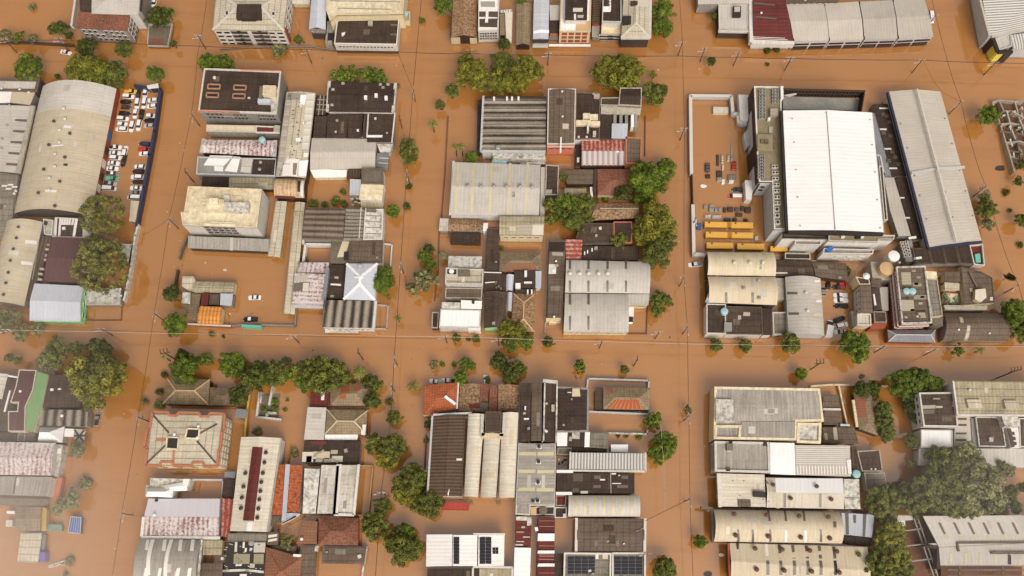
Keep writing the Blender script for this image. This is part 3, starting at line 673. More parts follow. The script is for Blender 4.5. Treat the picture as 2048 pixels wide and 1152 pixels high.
# ================= second block =================
b = Bld("apartment_block", "tall block with near-black flat roof, orange light wells and white rim")
b.roof('flat', [(408, 136), (562, 142), (553, 227), (396, 222)], 11, "dkk", wall="w_grey", par="w_white", ph=.5, pw=.5)
for x, y in ((416, 168), (413, 185), (468, 170), (466, 187)): b.well([(x, y), (x + 24, y + .6), (x + 23, y + 9), (x - 1, y + 8.4)], "wellrim", "w_brown", .5)
b.box([(526, 170), (552, 171), (551, 192), (525, 190)], 13.2, "creamc", "stair_tower").box([(519, 172), (527, 172), (524, 198), (517, 197)], 12.2, "concd", "stair_roof")
b.box([(516, 196), (541, 198), (540, 206), (515, 205)], 12, "blue", "plant_roof").box([(541, 192), (553, 193), (552, 226), (542, 225)], 11.3, "concw", "terrace_edge")
b.bars([[(482, 141), (561, 143)], [(396, 223), (480, 226)]], .5, .3, "w_orange", "rusty_rim", .55)
b.vents([(430, 157)], "seal", 1.1)
for u0, u1, n in ((.08, .30, 4), (.42, .60, 4), (.74, .96, 5)): b.wins('S', (9.2, 6.9), n, 1.2, 1.2, u0, u1, "w_grey", "glass")
b.wins('S', (6.9,), 3, 1.4, 1.0, .3, .42)
b.roof('flat', [(413, 249), (511, 251), (511, 264), (412, 262)], 5.4, "creamp", wall="w_grey", par="w_cream", ph=.3, name="front_terrace")
b.roof('flat', [(511.5, 251), (560, 253), (559, 266), (511, 265)], 5.5, "redroof", wall="w_grey", par="w_white", ph=.4, name="red_terrace")
b.box([(548, 250), (560, 251), (559, 264), (547, 263)], 5.9, "conc", "store_room", 4.9)
b = Bld("warehouse", "roof of peeling white and maroon tiles beside the pale clutter roof")
b.roof('gable', [(406, 279), (552, 281), (550, 313), (402, 305)], 4.2, "rustw", rise=.8, wall="w_brown")
b.bars([[(408, 278), (403, 306)], [(551, 281), (549, 314)]], 1.3, .8, "w_pale", "parapet", .3)
b.tankc(525, 281, 1.2, 1.0, "tank", 5.2)
b = Bld("house", "white angular rooftop terrace joined to black flat roof with two vents")
b.roof('flat', [(395, 313), (552, 317), (550, 352), (392, 348)], 5.2, "concg", wall="bgrey", par="w_pale", ph=.5)
b.patch([(420, 311), (466, 312), (448, 332), (407, 331)], "bright", "roof_sheet").patch([(428, 332), (447, 333), (446, 343), (429, 342)], "white", "roof_sheet").patch([(467, 313), (481, 314), (474, 345), (449, 342)], "white", "roof_sheet")
b.box([(484, 316), (506, 317), (503, 332), (483, 331)], 5.4, "lgrey", "roof_box").patch([(483, 333), (503, 334), (501, 346), (481, 344)], "concw", "terrace_floor")
b.box([(507, 319), (551, 319), (547, 350), (503, 348)], 5.3, "dkk", "black_roof"); b.z = 5.3; b.SF = None; b.vents([(522, 326), (520, 340)], "steel", 1.1)
b = Bld("shed", "low shed part black, part ribbed cream")
b.roof('flat', [(405, 353), (458, 354), (457, 375), (403, 373)], 3.2, "dkk", wall="w_dk")
b.roof('flat', [(458.5, 354), (550, 356), (549, 379), (457.5, 376)], 3.3, "gmoss", wall="w_brown", name="cream_roof")
b = Bld("warehouse", "long north-south roof patched in cream and white, badly damaged")
b.roof('gable', [(573, 184), (632, 186), (612, 356), (551, 353)], 6, "gcream", rise=.8, ax='y', wall="w_dk")
b.patch([(574, 186), (584, 186), (564, 352), (553, 352)], "wdirty", "roof_sheet").patch([(601, 190), (614, 190), (609, 210), (600, 208)], "bright", "roof_sheet").patch([(613, 188), (630, 188), (616, 300), (604, 300)], "wdirty", "roof_sheet").patch([(576, 186), (603, 187), (602, 200), (574, 200)], "grey", "roof_sheet")
b.patch([(574, 318), (598, 318), (597, 354), (555, 352), ][:4], "white", "roof_sheet").patch([(597, 322), (617, 320), (612, 353), (594, 353)], "bright", "roof_sheet").patch([(608, 306), (617, 306), (616, 314), (607, 314)], "white", "roof_sheet")
b.patch([(592, 276), (601, 276), (601, 283), (592, 283)], "bright", "roof_sheet").patch([(606, 243), (616, 243), (615, 249), (606, 249)], "bright", "roof_sheet").patch([(586, 326), (595, 326), (592, 350), (585, 350)], "burnt", "roof_hole").patch([(565, 327), (580, 327), (580, 329), (565, 329)], "black", "roof_hole")
for k in range(16): x = 585 + R.random() * 22 - k * .4; y = 196 + k * 8; b.patch([(x, y), (x + 2 + R.random() * 3, y + .5), (x + 3, y + 2.2), (x, y + 2)], "darkmetal", "roof_hole")
b = Bld("shed", "rust-burnt cream vault ending in collapsed red roofing")
b.roof('barrel', [(551, 357), (611, 357), (609, 396), (549, 393)], 5.0, "burnt", rise=1.6, ax='x', wall="w_brown")
b.patch([(596, 362), (601, 362), (601, 384), (595, 384)], "black", "roof_hole").patch([(603, 362), (609, 362), (607, 395), (601, 392)], "concw", "roof_sheet").patch([(550, 391), (591, 393), (590, 398), (550, 396)], "rustdk", "roof_sheet")
b = Bld("walkway", "free-standing cream covered walkway beside the cream apartment tower")
b.roof('gable', [(551, 403), (574, 403), (560, 515), (535, 512)], 3.2, "gcream", rise=.4, ax='y', wall=None); b.bars([[(556, 406), (543, 508)], [(570, 406), (556, 510)]], .3, 3.8, "conc", "post_row", -.3)
b = Bld("walkway", "very long cream covered walkway running down to the gate wall")
b.roof('gable', [(590, 404), (610, 405), (589, 629), (567, 627)], 3.2, "gcream", rise=.4, ax='y', wall=None); b.bars([[(594, 410), (571, 622)], [(606, 410), (586, 622)]], .3, 3.8, "conc", "post_row", -.3)
b = Bld("warehouse", "dark flat warehouse roof with three pale roof boxes by the street")
b.roof('gable', [(659, 163), (791, 167), (786, 225), (655, 223)], 7, "dkk", rise=.9, wall="w_white")
b.bars([[(659, 163), (655, 223)], [(791, 167), (786, 225)]], 1.0, 1.0, "concw", "parapet", .4)
for x, y in ((731, 194), (752, 190), (772, 195)): b.box([(x - 3, y - 3.5), (x + 3, y - 3.5), (x + 3, y + 3.5), (x - 3, y + 3.5)], 8.6, "whitep", "roof_box", 7)
for x, y in ((686, 167), (666, 179), (664, 210), (761, 169), (776, 169), (766, 175)): b.patch([(x - 3, y - 2.5), (x + 3, y - 2.5), (x + 3, y + 2.5), (x - 3, y + 2.5)], "conc", "roof_sheet")
b = Bld("warehouse", "four dark roof bays split by thin white walls")
for x0, x1, y0, y1 in ((629, 653, 232, 275), (654, 695, 229, 275), (696, 736, 228, 276), (737, 787, 226, 284)): b.roof('flat', [(x0 + 1, y0), (x1 + 2, y0 - .5), (x1, y1), (x0 - 3, y1)], 6, "dkk", wall="w_grey")
b.bars([[(654, 229), (651, 275)], [(696, 228), (693, 275)], [(737, 228), (734, 275)], [(790, 226), (784, 285)], [(655, 226), (787, 227)]], .45, .9, "w_white", "parapet", .35)
b.box([(735, 270), (765, 270), (764, 274), (734, 274)], 6.4, "whitep", "white_beam", 5.8)
b = Bld("shed", "brown lattice roof over a narrow alley")
b.roof('flat', [(634, 190), (654, 192), (652, 229), (630, 231)], 4, "brnrib", wall="w_brown")
b.bars([[(635, 199), (653, 200)], [(634, 209), (653, 210)], [(633, 219), (652, 220)], [(641, 191), (637, 231)], [(648, 191), (645, 230)]], .3, .2, "conc", "roof_beam", .15)
b = Bld("warehouse", "plain taupe metal gable roof facing the flooded courtyard pool")
b.roof('gable', [(624, 276), (753, 278), (750, 335), (620, 338)], 5.4, "taupe", rise=1.1, wall="w_white")
b.roof('shed', [(620, 339), (694, 340), (692, 353), (627, 354)], 4, "white", rise=-.5, wall="w_cream", name="lean_to_roof")
b.roof('flat', [(754, 288), (786, 288), (780, 304), (760, 304)], 4.4, "concw", wall="w_pale", name="canopy")
b.roof('shed', [(754, 306), (778, 307), (776, 336), (751, 335)], 3.4, "bgrey", rise=.5, ax='y', wall="w_grey", name="side_roof").bars([[(758, 316), (778, 317)], [(757, 326), (777, 327)]], .3, .2, "frame", "roof_bar", .2)
b = Bld("house", "three-level white house with brown dirt-stained top and cream roof")
b.roof('flat', [(723, 335), (766, 337), (767, 368), (723, 366)], 7.4, "concd", wall="w_white", par="concd", ph=.5)
b.roof('flat', [(722, 368.5), (767, 369), (764, 401), (718, 399)], 6.6, "creamc", wall="w_white", name="cream_roof")
b.roof('flat', [(700, 358), (722, 359), (722, 390), (699, 389)], 6.2, "blue", wall="w_grey", par="w_pale", ph=.2, name="grey_roof")
b.roof('flat', [(696, 338), (722, 338), (721, 357), (697, 357)], 4.4, "brnrib", wall="w_brick", name="rear_roof"); b.roof('shed', [(721, 402), (763, 403), (766, 416), (722, 416)], 4, "gmoss", rise=-.5, wall="w_cream", name="front_roof")
for x, y in ((700, 396), (708, 402), (702, 408), (712, 395), (716, 404)): b.box([(x, y), (x + 7, y), (x + 7, y + 3), (x, y + 3)], 3.4, "conc", "loose_sheet", 2.8)
b = Bld("warehouse", "dark ribbed double roof with white sheeted end near the street")
b.roof('gable', [(611, 415), (691, 416), (686, 481), (604, 478)], 6, "dkrib", rise=.7, ax='x', wall="w_grey", swap=True)
b.roof('saw', [(692, 416), (729, 417), (725, 481), (687, 481)], 6, "ggrey", rise=.5, ax='x', teeth=9, wall="w_grey", name="sawtooth_roof")
b.roof('flat', [(730, 417), (767, 418), (764, 479), (726, 480)], 6.1, "concw", wall="w_white", par="w_white", ph=.2, name="white_roof")
for k in range(4): b.patch([(731, 430 + k * 12), (763, 431 + k * 12), (763, 433 + k * 12), (731, 432 + k * 12)], "grey", "roof_joint")
b.bars([[(650, 415), (645, 479)], [(681, 424), (691, 424)]], .35, .25, "frame", "roof_rail", .75)
b.box([(733, 417), (752, 418), (751, 423), (733, 422)], 7, "concd", "roof_box", 6)
b = Bld("house", "mossy dark flat roof beside cream garden terrace")
b.roof('flat', [(702, 479), (766, 480), (764, 526), (697, 524)], 6, "dk2", wall="w_white", par="dk2", ph=.4)
b.roof('flat', [(663, 480), (702, 481), (696, 526), (659, 526)], 4.2, "concd", wall="w_grey", name="terrace").patch([(686, 480), (700, 481), (689, 514), (674, 515), ], "creamc", "terrace_floor")
b.box([(688, 503), (697, 503), (695, 520), (687, 520)], 4.4, "black", "stair_well", 4.0)
b = Bld("pool_wall", "white-framed flooded yard beside the long walkway", "wall")
b.z = 0; b.base(P(640, 508)); b.bars([], 1, 1, "w_white", "x") if 0 else None
m = MB()
for p, q in (((611, 488), (664, 489)), ((611, 488), (606, 524)), ((607, 477), (606, 487))): m.bar(P(*p, 3), P(*q, 3), .8, 3.6)
b.part("wall", m, "w_white")
b = Bld("warehouse", "rust-striped corrugated roof in two steps beside the long walkway")
b.roof('flat', [(596, 525), (658, 525), (655, 545), (592, 545)], 4.8, "rustw", wall="w_pale", name="rear_roof")
b.roof('shed', [(590, 546), (653, 548), (646, 610), (584, 608)], 5.4, "rustw", rise=-.5, ax='x', wall="w_white", swap=True)
b.patch([(588, 566), (620, 564), (618, 582), (586, 582)], "ggrey", "roof_patch").patch([(590, 551), (617, 550), (616, 561), (589, 562)], "wdirty", "roof_patch")
b.bars([[(656, 527), (648, 600)]], 1.2, 3.0, "bgrey", "side_wall", .3); b.box([(584, 609), (646, 611), (646, 617), (586, 615)], 4.4, "w_pale", "canopy", 3.8)
b.box([(606, 566), (618, 565), (617, 581), (605, 581)], 5.7, "creamp", "roof_sheet", 5.1)
b = Bld("shed", "dark sunken roofs between rust stripes and the blue-grey hip roof")
b.roof('flat', [(660, 529), (693, 530), (687, 598), (655, 598)], 3.6, "dkk", wall="w_dk"); b.patch([(662, 567), (682, 568), (682, 572), (661, 570)], "whitep", "roof_beam").patch([(661, 590), (668, 590), (668, 595), (660, 595)], "conc", "roof_box").patch([(669, 553), (677, 553), (677, 558), (669, 557)], "conc", "roof_box")
b = Bld("house", "pale blue-grey hipped roof with bold white ridge lines")
b.roof('hip', [(693, 527), (755, 527), (750, 601), (687, 599)], 6, "blue", rise=1.5, wall="w_white").ridgecap("bright", .9)
b.box([(716, 529), (725, 529), (725, 537), (715, 537)], 7.4, "lgrey", "roof_hatch"); b.patch([(709, 554), (727, 554), (727, 558), (709, 558)], "bright", "ridge_box", .5)
b = Bld("warehouse", "dark corrugated roof with fine pale ribs and a white pergola")
b.roof('flat', [(650, 600), (752, 602), (747, 656), (643, 654)], 6.2, "saw", wall="w_white"); b.bars([[(752, 602), (747, 657)]], .8, .9, "w_white", "parapet", .3)
b.box([(650, 657), (717, 659), (716, 666), (650, 665)], 3.0, "concw", "pergola", 2.6).wins('S', (4.2,), 8, 1.2, .9)
b = Bld("apartment_block", "cream stained apartment tower with rooftop tanks and light wells")
b.poly([(376, 372), (524, 378), (514, 456), (471, 454), (471, 447), (405, 445), (405, 452), (365, 450), (361, 424), (368, 423), (372, 396)], 11, "creamc", wall="w_white", par="creamc", ph=.4, pw=.5)
b.roof('flat', [(378, 374), (523, 379), (513, 455.5), (365, 449.5)], 10.5, "creamc", wall="w_white", name="lower_roof")
for x0, x1 in ((405, 431), (459, 485)): b.well([(x0, 393), (x1, 394), (x1, 405), (x0 - 1, 405)], "creamc", "dk2", .6)
b.box([(414, 398), (448, 399), (447, 421), (413, 420)], 13.4, "creamc", "stair_tower").box([(448, 404), (498, 405), (497, 424), (447, 422)], 12.6, "concw", "tank_room")
b.box([(418, 396), (436, 396), (436, 408), (418, 408)], 14.4, "creamc", "tank_cover", 13); b.box([(447, 390), (459, 390), (459, 404), (447, 404)], 11.8, "concw", "plant_box")
b.wins('E', (9.2, 7.0, 4.8, 2.6), 5, 1.5, 1.3, frame="w_white").wins('S', (9.0, 6.8, 4.6), 5, 1.8, 1.2, .26, .70, "w_grey")
b.roof('shed', [(376, 472), (539, 478), (537, 502), (375, 495)], 4.2, "grey", rise=-.5, wall="w_dk", name="annex_roof")
b = Bld("house", "small corner house with bright orange barrel tiles and octagonal cream end")
b.roof('gable', [(389, 562), (472, 564), (468, 586), (383, 583)], 3.2, "gmoss", rise=.6, wall="w_cream")
b.poly([(365, 553), (388, 553), (390, 563), (384, 579), (374, 579), (364, 572)], 3.3, "gcream", wall="w_cream", name="octagonal_roof")
b.roof('flat', [(365, 584), (381, 585), (380, 608), (363, 606)], 3.2, "concw", wall="w_grey", name="annex_roof")
b.roof('flat', [(441, 587), (466, 587), (463, 611), (440, 610)], 4.2, "blue", wall="w_grey", name="grey_roof")
b.roof('gable', [(400, 612), (445, 614), (441, 649), (394, 647)], 4.2, "terra", rise=.6, ax='x', wall="w_cream", name="orange_roof", swap=False)
b.roof('flat', [(404, 586), (418, 587), (415, 611), (401, 610)], 4.1, "rustdk", wall="w_brown", name="rust_roof")
b.roof('flat', [(419, 588), (440, 588), (438, 610), (416, 610)], 2.4, "dk2", wall="w_brown", name="courtyard_floor")
b.poly([(378, 586), (402, 588), (393, 646), (362, 608)], 1.4, "tileg", wall="w_brown", name="terrace_roof")
fence("boundary_wall", "low red and white wall in front of the orange-tiled corner house", [(375, 648), (400, 649), (462, 652)], 1.8, "w_redw", .5, cap="seal")
fence("boundary_wall", "grey yard wall with gate along the east-west street", [(463, 652), (484, 649), (590, 651), (592, 618)], 1.2, "w_grey", .5)
fence("gate_beam", "mint green gate beam over the yard entrance", [(484, 651), (521, 653)], 2.6, "teal", .8, "gate")
fence("boundary_wall", "weathered grey wall on the street edge beside cream tower", [(375, 472), (363, 500), (358, 516)], 1.8, "concd", .5)
fence("boundary_wall", "dark stub of wall north of the octagonal cream house", [(355, 540), (349, 575)], 1.6, "w_dk", .7)
fence("boundary_wall", "thin white wall around a slim flooded front yard", [(766, 487), (784, 489), (781, 530)], 1.6, "w_white", .4)
fence("boundary_wall", "pale low wall round the yard east of dark ribbed roof", [(752, 609), (776, 611), (773, 657), (748, 657)], 1.0, "conc", .4)

# navy-walled car lot
fence("lot_wall", "tall navy blue wall around the crowded car park", [(269, 170), (320, 178), (308, 262), (299, 310), (287, 375), (272, 450)], 2.6, "w_navy", .9)
fc = bpy.data.curves.new("lettering", 'FONT'); fc.body = "SELECT"; fc.size = 3.4; fc.extrude = .03; fc.align_x = 'CENTER'; fc.align_y = 'CENTER'
o = bpy.data.objects.new("lettering", fc); COL.objects.link(o); fc.materials.append(MATS["whitep"])
p = P(295, 326, 1.3); q = P(298, 312, 1.3); d = (q - p).normalized()
wl = bpy.data.objects["lot_wall"]; nrm = Vector((d.y, -d.x, 0)).normalized()
from mathutils import Matrix
zz = nrm; xx = Vector((d.x, d.y, 0)).normalized(); yy = zz.cross(xx)
o.matrix_world = Matrix(((xx.x, yy.x, zz.x, 0), (xx.y, yy.y, zz.y, 0), (xx.z, yy.z, zz.z, 0), (0, 0, 0, 1)))
fc.size = 2.4; o.location = (P(295.5, 324, 1.3) + nrm * .75) - Vector(wl.location)
bpy.context.view_layer.update(); me = bpy.data.meshes.new_from_object(o.evaluated_get(bpy.context.evaluated_depsgraph_get())); mw = o.matrix_basis.copy(); bpy.data.objects.remove(o)
o = link("lettering", me, None, wl); o.matrix_basis = mw
if not me.materials: me.materials.append(MATS["whitep"])
fence("lot_wall", "white stained wall running south from the navy wall", [(276, 449), (270, 470), (262, 532), (252, 580), (247, 600)], 2.2, "concw", .6)
fence("low_wall", "nearly submerged brown wall round the yard east of mint green walls", [(172, 640), (242, 640), (244, 598)], .35, "w_rust", .35)
fence("boundary_wall", "dark low fence north of the silver vault street", [(-10, 84), (60, 84), (146, 90)], 1.4, "w_dk", .5)
fence("boundary_wall", "grey low fence in front of the top row apartments", [(440, 97), (540, 92), (620, 92), (670, 100)], .9, "w_grey", .4)
# ================= centre block =================
b = Bld("warehouse", "black and white ribbed roof of a long centre-block warehouse")
b.roof('saw', [(968, 193), (1093, 193), (1091, 303), (963, 303)], 7, "saw", rise=.7, ax='x', teeth=14, wall="w_white", swap=True)
b.bars([[(967, 193), (962, 303), (1091, 304)]], .8, .8, "w_pale", "parapet", .5)
for x in (988, 1014, 1024, 1037): b.box([(x - 2, 193), (x + 2, 193), (x + 2, 199), (x - 2, 199)], 8.4, "whitep", "roof_box", 7)
b.roof('flat', [(955, 200), (967, 200), (961, 304), (953, 310)], 3.6, "dkk", wall="w_dk", name="side_roof")
b.box([(985, 306), (1090, 307), (1090, 319), (986, 316)], 5.6, "concw", "rear_ledge", -.5).tankc(996, 296, .9, .8, "steel", 8)
b = Bld("house", "low pale concrete annex with two light blue water tanks")
b.roof('flat', [(1040, 316), (1091, 314), (1091, 328), (1041, 330)], 3, "concw", wall="w_brick"); b.tankc(992, 326, 1.6, 1.4, "tank", 2.4).tankc(1006, 326, 1.6, 1.4, "tank", 2.4)
b = Bld("warehouse", "tall dark gridded vault with white rim and salmon south facade")
b.roof('barrel', [(1096, 177), (1152, 177), (1150, 288), (1094, 288)], 9, "dk2", rise=.9, ax='y', wall="w_salmon", par="frame", ph=.35, pw=.4)
b.vents([(1124, 184), (1125, 234)], "seal", .8).wins('S', (5.6,), 4, 1.8, .8, frame="w_salmon", pane="black").band('S', 6.6, 7.4, "frame").bars([[(1122, 275), (1121, 306)]], .5, .5, "whitep", "white_pipe", .4)
b = Bld("house", "dark flat roof cluttered with white concrete boxes")
b.roof('flat', [(1152, 184), (1201, 185), (1199, 278), (1150, 278)], 6, "dkk", wall="w_white", par="concd", ph=.3)
for x, y, w, h in ((1166, 226, 14, 10), (1180, 228, 16, 12), (1152, 240, 30, 10), (1182, 242, 18, 9), (1174, 248, 4, 14), (1186, 262, 6, 8)): b.box([(x, y), (x + w, y), (x + w, y + h), (x, y + h)], 6.9 + R.random(), "creamc" if w > 8 else "concw", "roof_box")
b.box([(1188, 187), (1199, 187), (1199, 195), (1188, 194)], 7, "conc", "roof_box").vents([(1157, 275), (1173, 275), (1187, 189)], "seal", .8)
b = Bld("house", "dark gable house with raised north roof near twin street trees")
b.roof('gable', [(1240, 175), (1284, 175), (1283, 212), (1237, 210)], 7, "dkk", rise=.6, wall="concd", par="conc", ph=.3)
b.roof('flat', [(1202, 195), (1239, 194), (1237, 211), (1201, 210)], 6.4, "dk", wall="concd", par="conc", ph=.3, name="lower_roof")
b.roof('shed', [(1202, 211), (1283, 213), (1281, 228), (1202, 226)], 5.6, "conc", rise=-.8, wall="concd", name="concrete_roof")
for x in (1227, 1239, 1250, 1262, 1269): b.box([(x, 229), (x + 6, 229), (x + 6, 254), (x, 254)], 5.4, "concg" if x != 1262 else "white", "roof_duct", 2)
b.roof('flat', [(1200, 229), (1226, 230), (1224, 277), (1199, 277)], 5, "dkk", wall="w_grey", name="dark_roof")
b.roof('flat', [(1224, 247), (1256, 247), (1254, 277), (1223, 276)], 6, "blue", wall="w_grey", name="grey_roof")
b = Bld("warehouse", "rusty red roof with white-striped south slope")
b.roof('gable', [(1163, 279), (1250, 280), (1250, 331), (1163, 331)], 4.6, "rustred", rise=.8, wall="w_dk")
b.patch([(1164, 302), (1249, 302), (1249, 330), (1164, 330)], "rustw", "roof_sheet").patch([(1233, 302), (1238, 302), (1238, 330), (1233, 330)], "bright", "roof_sheet")
b.roof('flat', [(1251, 273), (1284, 275), (1283, 328), (1251, 327)], 6, "dk2", wall="w_orange", par="w_orange", ph=.4, pw=.5, name="dark_roof")
b = Bld("house", "small dark courtyard roof with a white skylight by salmon facade")
b.roof('flat', [(1151, 290), (1163, 290), (1162, 333), (1150, 333)], 3, "black", wall="w_orange").patch([(1154, 315), (1159, 315), (1158, 325), (1154, 325)], "sky_w")
b = Bld("warehouse", "cream metal warehouse with five yellowed skylight strips and ridge vents")
b.roof('gable', [(907, 324), (1081, 330), (1078, 431), (900, 430)], 6, "lgrey", rise=1.8, wall="w_white")
for (a, c) in ((916, 912), (947, 943), (983, 979), (1020, 1016), (1055, 1051)):
    b.patch([(a - 2, 326), (a + 3, 326), (a + 1, 371), (a - 4, 371)], "sky_y").patch([(a - 4, 375), (a + 1, 375), (c + 2, 428), (c - 3, 428)], "sky_y")
b.vents([(936, 373), (962, 374), (988, 374), (1013, 374), (1040, 374), (1064, 375)], "steel", 1.3)
b.bars([[(907, 322), (900, 430)]], .7, .5, "frame", "gutter", .2); b.roof('flat', [(1082, 334), (1091, 334), (1089, 432), (1080, 432)], 3.2, "lgrey", wall="w_pale", name="side_roof")
b = Bld("shed", "narrow dark brown roof east of the cream metal warehouse")
b.roof('flat', [(1092, 329), (1118, 331), (1116, 390), (1090, 389)], 4, "dk", wall="w_grey", par="conc", ph=.2).box([(1092, 379), (1104, 379), (1104, 386), (1092, 386)], 4.4, "conc", "roof_box")
b = Bld("house", "low dark courtyard roof with small cream corrugated porch")
b.roof('flat', [(1124, 338), (1187, 339), (1186, 368), (1134, 368)], 3.4, "dk2", wall="w_dk"); b.roof('flat', [(1188, 338), (1195, 338), (1192, 386), (1186, 386)], 3.8, "dk", wall="w_dk", name="side_roof")
b.roof('shed', [(1129, 376), (1172, 377), (1173, 391), (1130, 391)], 2.6, "gmoss", rise=-.3, wall="w_cream", name="porch_roof"); b.box([(1180, 374), (1185, 374), (1186, 391), (1181, 391)], 3.0, "whitep", "white_parapet", -.5)
b = Bld("house", "brown hipped tile house beside the big bright green crown")
b.roof('hip', [(1195, 338), (1264, 338), (1264, 392), (1195, 389)], 4, "tiler", rise=1.8, wall="w_cream")
b = Bld("house", "mottled tile gable between two large street trees")
b.roof('gable', [(1196, 406), (1277, 407), (1277, 436), (1180, 441)], 4, "tilem", rise=1.6, wall="w_brown"); b.bars([[(1200, 417), (1277, 417)]], .3, .2, "creamp", "ridge_cap", .1)
b = Bld("warehouse", "wide dark low roof south of the mottled tile gable")
b.roof('flat', [(1162, 446), (1226, 446), (1226, 486), (1148, 488)], 4.6, "dk", wall="w_grey", par="dk2", ph=.2).roof('flat', [(1227, 443), (1264, 443), (1264, 486), (1227, 486)], 4.9, "dkk", wall="w_brick", par="w_salmon", ph=.2, name="east_roof")
b = Bld("house", "low brown tile house with white porch beside the street")
b.roof('gable', [(898, 438), (967, 440), (966, 462), (898, 462)], 3.4, "tilem", rise=.8, wall="w_white"); b.roof('flat', [(880, 436), (897, 437), (897, 462), (878, 462)], 3.4, "wdirty", wall="w_grey", name="porch_roof")
b.box([(966, 446), (976, 446), (975, 462), (966, 462)], 3.6, "whitep", "white_annex", -.5)
b.roof('flat', [(901, 464), (962, 465), (961, 487), (900, 485)], 2.8, "dkk", wall="w_dk", par="dk", ph=.2, name="dark_roof")
b = Bld("apartment_block", "mossy cream corrugated roof with windowed cream south wall")
b.roof('gable', [(999, 432), (1089, 432), (1087, 472), (999, 471)], 7, "gmoss", rise=.8, wall="w_cream").wins('S', (5.6,), 5, 1.7, .9)
b.patch([(1037, 448), (1063, 448), (1063, 470), (1037, 470)], "gcream", "roof_sheet").patch([(1065, 449), (1087, 449), (1086, 470), (1064, 470)], "creamp", "roof_sheet")
b = Bld("shed", "long charcoal strip roof running north to south")
b.roof('flat', [(974, 458), (998, 459), (996, 543), (970, 541)], 4, "dk", wall="w_dk", swap=True)
b = Bld("house", "brown hip roof south of the windowed cream wall")
b.roof('hip', [(1001, 504), (1083, 505), (1084, 544), (998, 544)], 3.5, "tileg", rise=1.6, wall="w_brick")
b.patch([(1012, 526), (1068, 526), (1076, 543), (1002, 543)], "tileb", "roof_slope")
b = Bld("house", "white parapet house with dish antenna and sloping concrete roof")
b.roof('shed', [(897, 512), (964, 513), (963, 538), (896, 537)], 5.6, "concw", rise=1.0, wall="w_white")
b.roof('flat', [(891, 536), (967, 538), (966, 569), (890, 567)], 8, "gcream", wall="w_white", par="frame", ph=.6, name="main_roof")
b.roof('flat', [(892, 535), (915, 536), (915, 551), (892, 550)], 9, "dkk", wall="w_white", par="frame", ph=.6, name="tower_roof").tankc(903, 543, .9, .7, "whitep")
b.box([(916, 540), (940, 540), (940, 551), (916, 551)], 8.6, "concd", "roof_room", 7.2)
b.roof('flat', [(891, 575), (965, 576), (964, 597), (890, 596)], 5, "dk2", wall="w_white", par="conc", ph=.2, name="lower_roof")
b = Bld("house", "plain white flat-roofed house with dark west annex")
b.roof('flat', [(881, 618), (962, 620), (960, 656), (878, 655)], 6, "bright", wall="w_white", par="frame", ph=.2).roof('flat', [(922, 600), (964, 602), (963, 618), (922, 617)], 7, "white", wall="w_white", name="upper_roof").roof('flat', [(884, 604), (921, 605), (921, 617.5), (883, 617)], 6.4, "concw", wall="w_white", name="rear_roof")
b.box([(944, 601), (949, 601), (949, 607), (944, 607)], 7.4, "black", "roof_hatch", 6.8); b.box([(936, 650), (961, 651), (961, 659), (936, 658)], 5.2, "white", "porch_roof", -.5)
b.roof('flat', [(864, 624), (878, 624), (876, 656), (863, 656)], 3.6, "dkk", wall="w_dk", par="conc", ph=.3, name="dark_annex")
b = Bld("warehouse", "dark mossy gable with green street wall")
b.roof('gable', [(969, 583), (1015, 584), (1008, 656), (968, 656)], 5, "dk", rise=1.2, ax='y', wall="w_green"); b.roof('flat', [(968, 546), (1011, 547), (1011, 582), (969, 582)], 4.6, "dkk", wall="w_dk", name="rear_roof")
b.bars([[(968, 545), (1003, 546)], [(970, 566), (994, 564)]], .3, .3, "whitep", "pipe", .4)
for x, y in ((990, 563), (996, 570), (1000, 574), (991, 572)): b.box([(x, y), (x + 4, y), (x + 3, y + 5), (x, y + 5)], 5.2, "concd", "roof_box")
b.patch([(975, 646), (985, 647), (985, 649), (975, 648)], "sky_w")
b = Bld("canopy", "light blue vaulted canopies in a narrow gap")
b.roof('barrel', [(1013, 549), (1028, 550), (1025, 582), (1012, 581)], 4.6, "blue", rise=.8, ax='y', wall=None); b.roof('barrel', [(1015, 585), (1025, 585), (1023, 623), (1014, 622)], 4.2, "blue", rise=.6, ax='y', wall=None, name="lower_roof"); b.bars([[(1014, 552), (1013, 620)]], .3, 4.5, "steel", "support", -.2)
b = Bld("house", "cluttered dark flat roofs with white bins north of brown hip roof")
b.roof('flat', [(1029, 541), (1070, 542), (1070, 576), (1027, 575)], 4.6, "dkk", wall="w_dk").roof('flat', [(1071, 542), (1083, 542), (1082, 576), (1071, 576)], 4.8, "blue", wall="w_white", name="white_roof").roof('flat', [(1030, 577), (1064, 577), (1063, 586), (1030, 586)], 4.0, "dkk", wall="w_dk", name="lower_roof")
for x, y, w, h in ((1049, 541, 5, 12), (1031, 566, 10, 10), (1048, 563, 16, 3), (1054, 579, 3, 8), (1062, 579, 3, 8)): b.box([(x, y), (x + w, y), (x + w, y + h), (x, y + h)], 5.4, "whitep", "roof_box")
b.bars([[(1075, 543), (1074, 575)], [(1079, 543), (1078, 575)]], .5, .3, "frame", "roof_bar", .3)
b = Bld("house", "brown hip roof running north to south beside fence posts")
b.roof('hip', [(1027, 587), (1070, 588), (1069, 664), (1023, 661)], 4, "tilem", rise=2, wall="w_brick").ridgecap("tan", .35)
b = Bld("warehouse", "long dark strip roof beside the pale double vault")
b.roof('shed', [(1098, 481), (1132, 482), (1123, 636), (1094, 635)], 5, "dk2", rise=.6, ax='y', wall="w_cream")
